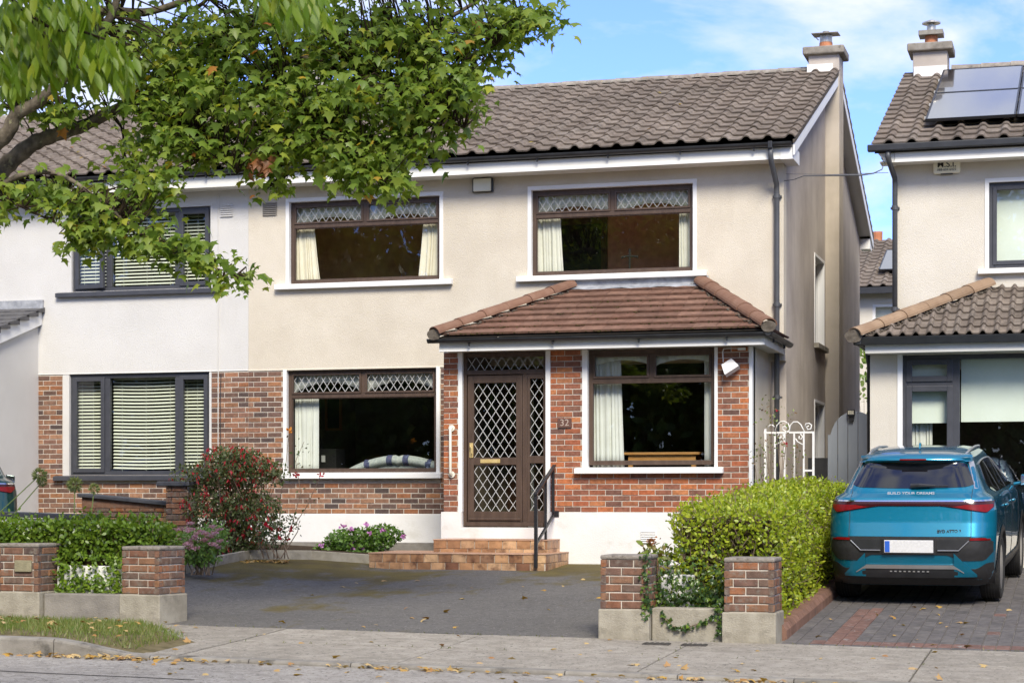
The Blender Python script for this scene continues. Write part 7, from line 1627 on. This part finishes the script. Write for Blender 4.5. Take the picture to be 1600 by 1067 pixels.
m_priv = leafmat('golden_privet_leaf', [(0.188, 0.271, 0.014), (0.318, 0.387, 0.022), (0.246, 0.330, 0.017), (0.391, 0.444, 0.030), (0.145, 0.229, 0.014), (0.348, 0.401, 0.024), (0.448, 0.473, 0.048)], 0.35, 0.4)
m_privd = leafmat('dark_privet_leaf', [(0.068, 0.128, 0.014), (0.105, 0.188, 0.018), (0.150, 0.240, 0.022), (0.083, 0.150, 0.017), (0.195, 0.285, 0.025), (0.053, 0.090, 0.014)], 0.3, 0.35)
hz = lambda x, y: 1.30 + (y - 17.75) * 0.058
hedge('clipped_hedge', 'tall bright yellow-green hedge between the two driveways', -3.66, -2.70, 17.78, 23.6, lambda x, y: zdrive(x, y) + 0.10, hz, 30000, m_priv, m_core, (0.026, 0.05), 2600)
hedge('clipped_hedge', 'unseen hedge added beyond the paved drive to darken the reflection in the blue car', 1.9, 2.7, 17.5, 25.0, lambda x, y: zdrive(x, y), lambda x, y: 2.0, 9000, m_privd, m_core, (0.05, 0.09))  # added out of view so the car's flank mirrors leaves, not bright sky
# ragged front end of that hedge: bare twigs and ivy
hg_ = [o for o in col.objects if o.name.startswith('clipped_hedge')][0]; tb = MB()
for _ in range(420):
    q = Vector((rng.uniform(-3.66, -2.75), 17.86 + rng.uniform(-0.05, 0.04), rng.uniform(0.45, 1.25))); tb.tube([q, q + Vector((rng.normal() * 0.05, -0.03 + rng.normal() * 0.02, rng.uniform(0.03, 0.14)))], [0.0045, 0.002], 4, False)
tb.build('bare_twigs', m_htwig, hg_, fix=False)
# ivy
ivy_m = leafmat('ivy_leaf', [(0.018, 0.045, 0.012), (0.028, 0.065, 0.016), (0.05, 0.095, 0.02), (0.12, 0.19, 0.02), (0.022, 0.05, 0.018)], 0.2, 0.3)
iv = thing('ivy', 'dark ivy spilling over the low wall beside the middle pillar', 'ivy', (-3.4, 17.5, 0.5))
p = []
for _ in range(1000):
    x = rng.uniform(-3.82, -3.02); z = 0.42 + abs(rng.normal()) * 0.22; p.append((x + rng.normal() * 0.02, 17.56 + rng.uniform(-0.10, 0.18), z))
for _ in range(90): t_ = rng.random(); p.append((-3.78 + rng.normal() * 0.025, 17.19 - 0.02 * rng.random(), 0.35 + 0.6 * t_))
STR = [Vector(q) for q in ((-3.13, 17.238, 0.46), (-3.20, 17.238, 0.36), (-3.34, 17.238, 0.31), (-3.47, 17.238, 0.27), (-3.56, 17.238, 0.30), (-3.66, 17.238, 0.40))]
for _ in range(75): i_ = rng.integers(0, 5); q = STR[i_].lerp(STR[i_ + 1], rng.random()); p.append((q.x + rng.normal() * 0.012, 17.236 - 0.012 * rng.random(), q.z + rng.normal() * 0.016))
for _ in range(60): t_ = rng.random(); p.append((-3.12 + rng.normal() * 0.02, 17.22, 0.2 + 0.35 * t_))
p = np.array(p); k = len(p); scatter('foliage', 'maple', p, rdir(k) + np.array([0, -0.3, -0.4]), rdir(k) * 0.6 + np.array([0, -1, 0.4]), rng.uniform(0.025, 0.05, k), ivy_m, iv)
tb = MB()
tb.tube(STR, 0.005, 5)
tb.build('stems', m_htwig, iv)
hl = lambda x, y: 1.20 + 0.012 * math.sin(x * 3)
def hedgekeep(x, y, z): return not (z < 0.80 + 0.05 * math.sin(x * 5) and -9.93 < x < -9.0 and rng.random() < 0.93)
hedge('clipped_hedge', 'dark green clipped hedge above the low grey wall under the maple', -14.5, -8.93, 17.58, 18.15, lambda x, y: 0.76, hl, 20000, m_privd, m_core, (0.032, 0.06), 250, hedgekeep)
t = thing('low_planting', 'strip of dark glossy leaves along the low grey wall below the dark hedge', 'plant', (-9.5, 17.5, 0.45))
p = np.column_stack([rng.uniform(-9.95, -9.05, 1100), rng.uniform(17.42, 17.62, 1100), 0.47 + np.abs(rng.normal(size=1100)) * 0.085]); scatter('foliage', 'oval', p, rdir(1100) + np.array([0, -0.3, 0.3]), rdir(1100) * 0.6 + np.array([0, -1, 0.5]), rng.uniform(0.03, 0.06, 1100), m_privd, t)
p = np.column_stack([rng.choice([-9.85, -9.72, -9.62, -9.5, -9.30, -9.2, -9.08], 420) + rng.normal(size=420) * 0.035, rng.uniform(17.42, 17.49, 420), rng.uniform(0.55, 0.88, 420)]); scatter('climbing_leaves', 'oval', p, rdir(420) + np.array([0, -0.3, 0.3]), rdir(420) * 0.6 + np.array([0, -1, 0.5]), rng.uniform(0.03, 0.06, 420), m_privd, t)

# ------------------------------------------------------------------ shrubs and flowers
def shrub(name, label, base, blobs_, leaf, lm, lsize, flower=None, stems=14, mstem=None, droop=0.3):
    """blobs_: (centre, radii, leaves); flower: (proto, material, count, size, dangling)"""
    t = thing(name, label, 'plant', base); pts_ = []
    for c, r_, n in blobs_:
        q = rdir(n) * (rng.random((n, 1)) ** 0.35); pts_.append(np.array(c) + q * np.array(r_))
    p = np.vstack(pts_); k = len(p); cen = np.mean(p, axis=0)
    d = unit(p - cen) * 0.6 + rdir(k) * 0.8 + np.array([0, 0, -droop]); scatter('foliage', leaf, p, d, rdir(k) * 0.8 + np.array([0, -0.4, 0.8]), rng.uniform(lsize[0], lsize[1], k), lm, t)
    tb = MB()
    for i in rng.choice(k, min(k, stems), replace=False):
        e = Vector(p[i]); b = Vector(base) + Vector((rng.normal() * 0.08, rng.normal() * 0.08, 0)); m_ = (b + e) / 2 + Vector((rng.normal() * 0.08, rng.normal() * 0.05, 0.12)); tb.tube([b, m_, e], [0.009, 0.006, 0.003], 5, False)
    tb.build('stems', mstem or m_htwig, t, fix=False)
    if flower:
        fk, fm, fn, fs, dang = flower; sel = rng.choice(k, fn); fp = p[sel] + unit(p[sel] - cen) * 0.05 + np.array([0, -0.04, 0]); P4, D4 = [], []
        for q in fp:
            for _ in range(4): P4.append(q + rng.normal(size=3) * fs * 0.25); D4.append(np.array([rng.normal() * 0.5, rng.normal() * 0.5, -1.0 if dang else 0.3]))
        P4 = np.array(P4); scatter('blossoms', fk, P4, np.array(D4), rdir(len(P4)) + np.array([0, -0.7, 0.3]), rng.uniform(fs * 0.7, fs * 1.2, len(P4)), fm, t)
    return t
m_fuch = leafmat('fuchsia_leaf', [(0.050, 0.078, 0.022), (0.080, 0.112, 0.034), (0.11, 0.14, 0.045), (0.06, 0.088, 0.028), (0.14, 0.16, 0.055), (0.09, 0.07, 0.035)], 0.3)
m_redfl = leafmat('crimson_flower', [(0.42, 0.010, 0.028), (0.55, 0.02, 0.045), (0.34, 0.008, 0.02)], 0.35)
FB = 23.75
fb = P(372, 866, FB); zb_ = zdrive(fb.x, FB) + 0.05
shrub('fuchsia_bush', 'big fuchsia bush covered in small crimson flowers beside the planting bed edging', (fb.x, FB, zb_),
      [(P(370, 735, FB), (0.60, 0.42, 0.25), 3000), (P(345, 790, FB), (0.55, 0.4, 0.38), 2800), (P(395, 800, FB - 0.1), (0.40, 0.35, 0.34), 1900), (P(300, 745, FB), (0.32, 0.3, 0.2), 420), (P(365, 712, FB), (0.42, 0.3, 0.13), 600), (P(430, 740, FB), (0.2, 0.25, 0.16), 200), (P(365, 840, FB - 0.15), (0.50, 0.3, 0.18), 1000), (P(350, 858, FB - 0.2), (0.4, 0.2, 0.08), 300)], 'oval', m_fuch, (0.03, 0.058), ('lance', m_redfl, 330, 0.06, True), 90)
m_sed = leafmat('sedum_leaf', [(0.195, 0.330, 0.075), (0.270, 0.420, 0.090), (0.150, 0.270, 0.060), (0.330, 0.480, 0.105)], 0.3)
m_sedfl = leafmat('pink_sedum', [(0.546, 0.286, 0.338), (0.650, 0.390, 0.429), (0.468, 0.221, 0.286)], 0.3)
SB = 21.3; sb = P(318, 880, SB)
st_ = shrub('sedum_plant', 'leafy sedum with flat dusty pink heads beside the entrance pillar', (sb.x, SB, zdrive(sb.x, SB) + 0.05), [(P(312, 850, SB), (0.30, 0.3, 0.20), 1000), (P(290, 852, SB), (0.18, 0.25, 0.20), 400), (P(335, 838, SB + 0.1), (0.17, 0.2, 0.18), 350), (P(310, 872, SB), (0.3, 0.2, 0.08), 350)], 'oval', m_sed, (0.035, 0.06), None, 26)
for _ in range(36):
    c = np.array(P(rng.uniform(266, 348), rng.uniform(813, 860), SB - 0.25 + rng.uniform(-0.2, 0.3)))
    P4 = c + rng.normal(size=(34, 3)) * np.array([0.026, 0.026, 0.008]); scatter('flower_head', 'petal', P4, rdir(34) + np.array([0, 0, 0.8]), rdir(34) + np.array([0, -0.5, 1]), rng.uniform(0.018, 0.03, 34), m_sedfl, st_)
m_ger = leafmat('geranium_leaf', [(0.06, 0.13, 0.02), (0.09, 0.18, 0.025), (0.12, 0.22, 0.03), (0.05, 0.10, 0.018)], 0.3)
m_gerfl = leafmat('lilac_flower', [(0.55, 0.22, 0.55), (0.62, 0.30, 0.62), (0.48, 0.18, 0.50)], 0.3)
gb = D(565, 868)
g_ = shrub('geranium_plant', 'spreading geranium with lilac flowers beside the tiled steps', (gb.x, gb.y + 0.3, zdrive(gb.x, gb.y)), [(P(560, 845, gb.y + 0.25), (0.52, 0.3, 0.19), 1500), (P(600, 835, gb.y + 0.4), (0.3, 0.2, 0.15), 500), (P(520, 855, gb.y + 0.2), (0.25, 0.2, 0.10), 350), (P(565, 866, gb.y + 0.02), (0.32, 0.15, 0.07), 350)], 'maple', m_ger, (0.035, 0.065), None, 20)
for u_, v_ in ((573, 819), (599, 828), (630, 838), (550, 848), (551, 856), (566, 858), (569, 861), (501, 852), (577, 834), (548, 826), (536, 822)):
    P4 = np.array(P(u_, v_, gb.y + 0.05)) + rng.normal(size=(16, 3)) * np.array([0.011, 0.009, 0.009])
    scatter('flower_head', 'petal', P4, rdir(16), rdir(16) + np.array([0, -1, 0.5]), rng.uniform(0.028, 0.042, 16), m_gerfl, g_)
# low roses between fuchsia and wall, a tall thin rose with orange blooms
m_roseleaf = leafmat('rose_leaf', [(0.03, 0.06, 0.02), (0.05, 0.085, 0.028), (0.08, 0.12, 0.035), (0.12, 0.05, 0.03)], 0.25)
m_orange = leafmat('orange_rose', [(0.62, 0.22, 0.02), (0.70, 0.30, 0.03)], 0.3)
rb = P(430, 862, 23.3)
shrub('rose_bush', 'dark-leaved red rose low beside the white plinth', (rb.x, 23.3, zdrive(rb.x, 23.3) + 0.07), [(P(425, 832, 23.3), (0.22, 0.2, 0.2), 260), (P(450, 815, 23.3), (0.20, 0.15, 0.12), 70)], 'oval', m_roseleaf, (0.035, 0.055), ('petal', m_redfl, 9, 0.05, False), 9)
def cane(pts): return [Vector(P(*q)) for q in pts]
tr_ = thing('climbing_rose', 'tall thin rose canes with an orange bloom in front of the ground floor window', 'plant', (P(440, 860, 24.2).x, 24.2, 0.6))
tb = MB(); cs = [cane([(440, 860, 24.2), (436, 790, 24.2), (446, 730, 24.2), (452, 672, 24.2)]), cane([(445, 860, 24.3), (470, 770, 24.3), (462, 720, 24.3), (475, 690, 24.3)]), cane([(435, 858, 24.2), (480, 790, 24.1), (500, 745, 24.1)])]
for c in cs: tb.tube(c, [0.007, 0.005, 0.004, 0.003][:len(c)], 5)
tb.build('cane', m_htwig, tr_)
LPs = []
for c in cs:
    for _ in range(26): i = rng.integers(1, len(c)); t_ = rng.random(); LPs.append(np.array(c[i - 1].lerp(c[i], t_)) + rng.normal(size=3) * 0.06)
LPs = np.array(LPs); scatter('foliage', 'oval', LPs, rdir(len(LPs)), rdir(len(LPs)) + np.array([0, -0.6, 0.6]), rng.uniform(0.03, 0.055, len(LPs)), m_roseleaf, tr_)
c = np.array(P(452, 672, 24.15)); P4 = c + rng.normal(size=(22, 3)) * 0.016; scatter('blossoms', 'petal', P4, rdir(22), rdir(22), rng.uniform(0.025, 0.04, 22), m_orange, tr_)
c2 = np.array(P(462, 741, 24.1)); P4 = np.vstack([c2 + rng.normal(size=(16, 3)) * 0.018, np.array(P(500, 740, 24.1)) + rng.normal(size=(10, 3)) * 0.02]); scatter('blossoms', 'petal', P4, rdir(26), rdir(26), rng.uniform(0.025, 0.045, 26), m_redfl, tr_)
# agapanthus seed heads by the white house
m_agap = leafmat('agapanthus_head', [(0.20, 0.24, 0.08), (0.28, 0.31, 0.12), (0.15, 0.19, 0.06)], 0.3)
m_stalk = M('green_stalk', (0.12, 0.18, 0.04), (0.18, 0.24, 0.06), 10, 0.6)
for lbl, head, foot, r_ in (('leaning agapanthus seed head on a long stalk over the green car', (62, 742, 20.6), (0, 800, 20.4), 0.10), ('upright round agapanthus seed head in front of the grey sill', (117, 757, 22.5), (115, 830, 22.4), 0.115), ('small agapanthus seed head just above the brick coping', (147, 764, 23.0), (140, 830, 22.9), 0.085), ('second leaning agapanthus seed head beside the white porch wall', (66, 752, 20.7), (14, 812, 20.5), 0.07)):
    h_, f_ = P(*head), P(*foot); f_ = Vector((f_.x, f_.y, zdrive(f_.x, f_.y)))  if False else f_
    t = thing('agapanthus', lbl, 'plant', f_, 'agapanthus seed heads'); MB().tube([f_ - Vector((0.05, 0, 0.55)), f_, (f_ + h_) / 2, h_], [0.008, 0.008, 0.007, 0.006], 6).build('stalk', m_stalk, t)
    n = 150; dv = rdir(n); scatter('seed_head', 'lance', np.array(h_) + dv * r_ * 0.45, dv, rdir(n), np.full(n, r_ * 0.6), m_agap, t)
# thin grasses and dry stems behind the dark hedge
t = thing('dry_border_plants', 'dry grasses and stems growing in front of the brick garden wall', 'plant', (-11.3, 22.0, 0.5))
n = 260; p = np.column_stack([rng.uniform(-13.0, -10.9, n), rng.uniform(21.3, 23.2, n), np.full(n, 0.55)]); scatter('foliage', 'blade', p, rdir(n) * 0.25 + np.array([0, 0, 1]), rdir(n), rng.uniform(0.5, 0.85, n), leafmat('dry_grass', [(0.22, 0.22, 0.09), (0.30, 0.27, 0.13), (0.12, 0.16, 0.05)], 0.3), t, squash=0.35)
# rose by the white gate
rg = P(1215, 745, 24.6)
t = thing('rose_bush', 'leggy rose with a few red hips in front of the white iron gate', 'plant', (rg.x, 24.6, 0.6))
tb = MB(); ends = []
for u_, v_ in ((1205, 640), (1192, 690), (1225, 690), (1240, 700), (1185, 700), (1212, 660), (1232, 645), (1250, 705), (1200, 700), (1178, 712)):
    e = P(u_, v_, 24.6 + rng.uniform(-0.15, 0.15)); m_ = (Vector((rg.x, 24.6, 0.6)) + e) / 2 + Vector((rng.normal() * 0.06, 0, 0.1)); tb.tube([Vector((rg.x + rng.normal() * 0.05, 24.6, 0.6)), m_, e], [0.009, 0.006, 0.003], 5); ends += [e, m_.lerp(e, 0.5), m_.lerp(e, 0.8)]
tb.build('cane', m_htwig, t)
LPs = np.array([np.array(e) + rng.normal(size=3) * 0.05 for e in ends for _ in range(6)] + [np.array(P(1207, 645, 24.6)) + rng.normal(size=3) * np.array([0.10, 0.08, 0.10]) for _ in range(45)]); k = len(LPs)
scatter('foliage', 'oval', LPs, rdir(k), rdir(k) + np.array([0, -0.5, 0.6]), rng.uniform(0.025, 0.05, k), leafmat('pale_rose_leaf', [(0.10, 0.16, 0.03), (0.15, 0.21, 0.04), (0.20, 0.17, 0.06), (0.16, 0.08, 0.04)], 0.3), t)
hp = np.array([tuple(P(u_, v_, 24.55)) for u_, v_ in ((1228, 692), (1230, 694), (1214, 642))]); hp = np.repeat(hp, 8, 0) + rng.normal(size=(24, 3)) * 0.008; scatter('hips', 'petal', hp, rdir(24), rdir(24), np.full(24, 0.02), m_redfl, t)
# small hydrangea-like sapling behind the middle pillar
t = shrub('small_shrub', 'small yellow-green shrub with a faded flower head behind the middle pillar', (P(1022, 900, 18.0).x, 18.0, 0.3), [(P(1015, 862, 17.95), (0.10, 0.1, 0.09), 50), (P(1040, 868, 18.0), (0.09, 0.1, 0.08), 45), (P(1025, 885, 18.0), (0.12, 0.1, 0.08), 40), (P(1030, 915, 17.95), (0.15, 0.1, 0.10), 70)], 'oval', leafmat('young_leaf', [(0.20, 0.25, 0.03), (0.13, 0.19, 0.02), (0.28, 0.28, 0.05), (0.22, 0.13, 0.05)], 0.35), (0.05, 0.09), None, 12)
P4 = np.array(P(1019, 846, 17.9)) + rng.normal(size=(60, 3)) * np.array([0.025, 0.025, 0.018]); scatter('flower_head', 'petal', P4, rdir(60), rdir(60) + np.array([0, -0.5, 0.7]), rng.uniform(0.015, 0.028, 60), m_deadl, t)
# bush in the far gap
c = P(1368, 512, 42); shrub('garden_bush', 'light green bush far back in the gap between the houses', (c.x, 42, 0.5), [((c.x + 0.3, 42, c.z - 0.9), (1.0, 0.8, 0.9), 500), ((c.x - 0.2, 42, 2.4), (1.4, 1.0, 1.9), 900)], 'oval', leafmat('far_leaf', [(0.12, 0.20, 0.04), (0.18, 0.26, 0.05), (0.09, 0.15, 0.03)], 0.4), (0.09, 0.17), None, 20)

# ------------------------------------------------------------------ verge grass and fallen leaves
def verge_z(x, y):
    return zpav(x, y) + 0.012 + 0.10 * max(0.0, min(1.0, (-7.7 - x) / 0.9)) * max(0.0, 1 - (y - 14.88) / 2.6) + 0.02
vx = np.linspace(-30, -7.55, 60); mb = MB()
vz = lambda x: 16.75 - max(0, (x + 8.6)) * 0.9
mb.grid([[(x, 14.885 + (vz(x) - 14.885) * (j / 8), verge_z(x, 14.885 + (vz(x) - 14.885) * j / 8) - (0.035 if j in (0, 8) or x > -7.6 else 0)) for x in vx] for j in range(9)])
vg = mb.build('grass_verge', M('verge_earth', (0.10, 0.085, 0.045), (0.17, 0.14, 0.08), 8, 1.0, 0.8, 50, spec=0.05)); tag(vg, 'worn earth of the grass verge by the kerb', None, None, 'structure')
n = 26000; gxp = rng.uniform(-12.5, -7.75, n); gyp = 14.93 + (np.array([vz(x) for x in gxp]) - 14.93) * rng.random(n)
dens = 0.25 + 0.75 * np.clip((gyp - 15.15) / 0.5, 0, 1) * np.clip((-8.0 - gxp) / 0.5, 0.12, 1); msk = rng.random(n) < dens; gxp, gyp = gxp[msk], gyp[msk]; n = len(gxp)
p = np.column_stack([gxp, gyp, [verge_z(a, b) - 0.01 for a, b in zip(gxp, gyp)]])
o = scatter('verge_grass', 'blade', p, rdir(n) * 0.55 + np.array([0, 0, 1]), rdir(n), rng.uniform(0.035, 0.085, n), leafmat('grass_blade', [(0.10, 0.16, 0.025), (0.14, 0.20, 0.035), (0.22, 0.22, 0.07), (0.08, 0.14, 0.02), (0.17, 0.22, 0.04), (0.28, 0.22, 0.11)], 0.3), squash=1.6)
tag(o, 'short worn grass growing on the verge', 'grass', None, 'stuff')
m_fall = leafmat('fallen_leaf', [(0.42, 0.30, 0.13), (0.50, 0.36, 0.16), (0.36, 0.22, 0.09), (0.48, 0.30, 0.05), (0.30, 0.15, 0.06), (0.55, 0.42, 0.22)], 0.15, 0.7, 0.2)
p = []
for _ in range(620):     # along the gutter
    x = rng.uniform(-10.5, -1.5); w_ = 1.0 if x < -6.3 else 0.45
    if rng.random() < w_ * (0.55 + 0.45 * math.sin(x * 2.3 + 1)): p.append((x, 14.70 - abs(rng.normal()) * 0.06, zroad(x) + 0.012 + 0.022 * rng.random()))
for _ in range(70): x, y = rng.uniform(-11, -8), rng.uniform(15.0, 16.6); p.append((x, y, verge_z(x, y) + 0.05))
for _ in range(46): x, y = rng.uniform(-9.0, 0.0), rng.uniform(14.95, 17.1); p.append((x, y, zpav(x, y) + 0.012))
for _ in range(40): x, y = rng.uniform(-10.0, -2.0), rng.uniform(13.4, 14.5); p.append((x, y, zroad(x) + 0.012))
for _ in range(26): x, y = rng.uniform(-8.4, -4.3), rng.uniform(17.4, 23.5); p.append((x, y, zdrive(x, y) + 0.014))
for _ in range(60): q = D(rng.uniform(380, 450), rng.uniform(876, 880)); p.append((q.x, q.y, q.z + 0.02))
for _ in range(30): x, y = rng.uniform(-2.4, 0.2), rng.uniform(17.4, 20.5); p.append((x, y, zdrive(x, y) + 0.014))
p = np.array(p); n = len(p)
o = scatter('leaf_litter', 'maple', p, rdir(n) * np.array([1, 1, 0.25]) + 0.01, rdir(n) * 0.45 + np.array([0, 0, 1]), rng.uniform(0.04, 0.085, n), m_fall); tag(o, 'dry fallen leaves along the gutter and on the ground', 'leaves', None, 'stuff')
m_pet = leafmat('fallen_petal', [(0.35, 0.02, 0.04), (0.25, 0.02, 0.03)], 0.2)
# weeds in the pavement joints and along the foot of the walls
wp_ = []
for _ in range(260): x = rng.uniform(-8.4, -0.5); wp_.append((x, 17.19 + rng.normal() * 0.012, zpav(x, 17.2)))
for jx in joints:
    if -9 < jx < 0:
        for _ in range(16): y = rng.uniform(15.2, 17.1); wp_.append((jx + rng.normal() * 0.006, y, zpav(jx, y)))
for _ in range(120): x = rng.uniform(-9.0, -0.5); wp_.append((x, 16.028 + rng.normal() * 0.006, zpav(x, 16.03)))
wp_ = np.array(wp_); wp_ = wp_[rng.random(len(wp_)) < 0.35 + 0.5 * np.sin(wp_[:, 0] * 3.1) ** 2]; n = len(wp_)
o = scatter('joint_weeds', 'lance', wp_, rdir(n) * 0.8 + np.array([0, 0, 0.7]), rdir(n), rng.uniform(0.012, 0.035, n), leafmat('weed', [(0.10, 0.13, 0.03), (0.16, 0.16, 0.05), (0.07, 0.10, 0.02)], 0.3)); tag(o, 'tiny weeds in the joints of the pavement', 'weeds', None, 'stuff')
# leaves lodged on the roofs
p = []
for _ in range(46): x = rng.uniform(-16, -10.5); t_ = rng.uniform(0.3, 4.6); p.append((x, EY + t_ * math.cos(PITCH), EZ + t_ * math.sin(PITCH) + 0.055))
for _ in range(7): x = rng.uniform(-9.5, -4.5); t_ = rng.uniform(0.3, 4.6); p.append((x, EY + t_ * math.cos(PITCH), EZ + t_ * math.sin(PITCH) + 0.055))
p = np.array(p); n = len(p); o = scatter('roof_leaf_litter', 'maple', p, rdir(n) * np.array([1, 1, 0.3]), rdir(n) * 0.4 + np.array([0, -0.3, 1]), rng.uniform(0.06, 0.10, n), m_turn); tag(o, 'scattered yellow leaves lying on the tiled roofs', 'leaves', None, 'stuff')

# ------------------------------------------------------------------ trees across the road, seen as reflections in the panes
m_far_leaf = leafmat('park_tree_leaf', [(0.044, 0.090, 0.018), (0.077, 0.140, 0.022), (0.110, 0.190, 0.027), (0.062, 0.120, 0.022), (0.176, 0.200, 0.029)], 0.35)
PT = [(-36, -8), (-29.5, -10), (-23.5, -7.5), (-18, -9.5), (-13, -7.5), (-8, -9.5), (-3.2, -8), (2.5, -10), (8, -8), (-33, -17), (-26, -17.5), (-19.5, -17), (-12.5, -17.5), (-6, -17)]
PN = ['far corner tree of the row across the road', 'tree across the road mirrored in the slatted ground floor window', 'tree across the road mirrored in the upper white house window', 'tree across the road mirrored in the window under the maple', 'tree across the road mirrored in the sofa window', 'tree across the road mirrored in the window above the porch', 'tree across the road mirrored in the porch window', 'tree across the road mirrored in the bay window', 'tree across the road mirrored in the blue car'] + ['taller back row tree mirrored in the ' + q for q in ('white house window', 'window under the maple', 'upper window above the porch', 'sofa window panes', 'porch window panes')]
for i, (x, y) in enumerate(PT):
    h_, w_ = (11 + 2 * ((i * 5) % 3), 5.6) if y > -14 else (16.5, 6.2)
    t = thing('park_tree', PN[i], 'tree', (x, y, 0), 'trees across the road')
    MB().tube([(x, y, -0.2), (x, y, 0.5), (x + 0.15, y, 2.5), (x - 0.1, y, h_ * 0.6)], [0.45, 0.33, 0.27, 0.12], 12).build('trunk', m_bark, t, smooth=True)
    nb_ = 46; cs_ = np.array([x, y, h_ * 0.50]) + rdir(nb_) * (rng.random((nb_, 1)) ** 0.4) * np.array([w_ * 0.72, w_ * 0.5, h_ * 0.46]); pts_ = []
    for c in cs_: pts_.append(c + rdir(150) * (rng.random((150, 1)) ** 0.4) * rng.uniform(1.2, 2.0))
    p = np.vstack(pts_); p = p[p[:, 2] > 0.2]; k = len(p); scatter('crown', 'diamond', p, rdir(k) + np.array([0, 0, -0.4]), rdir(k) + np.array([0, 0, 0.8]), rng.uniform(0.35, 0.6, k), m_far_leaf, t)
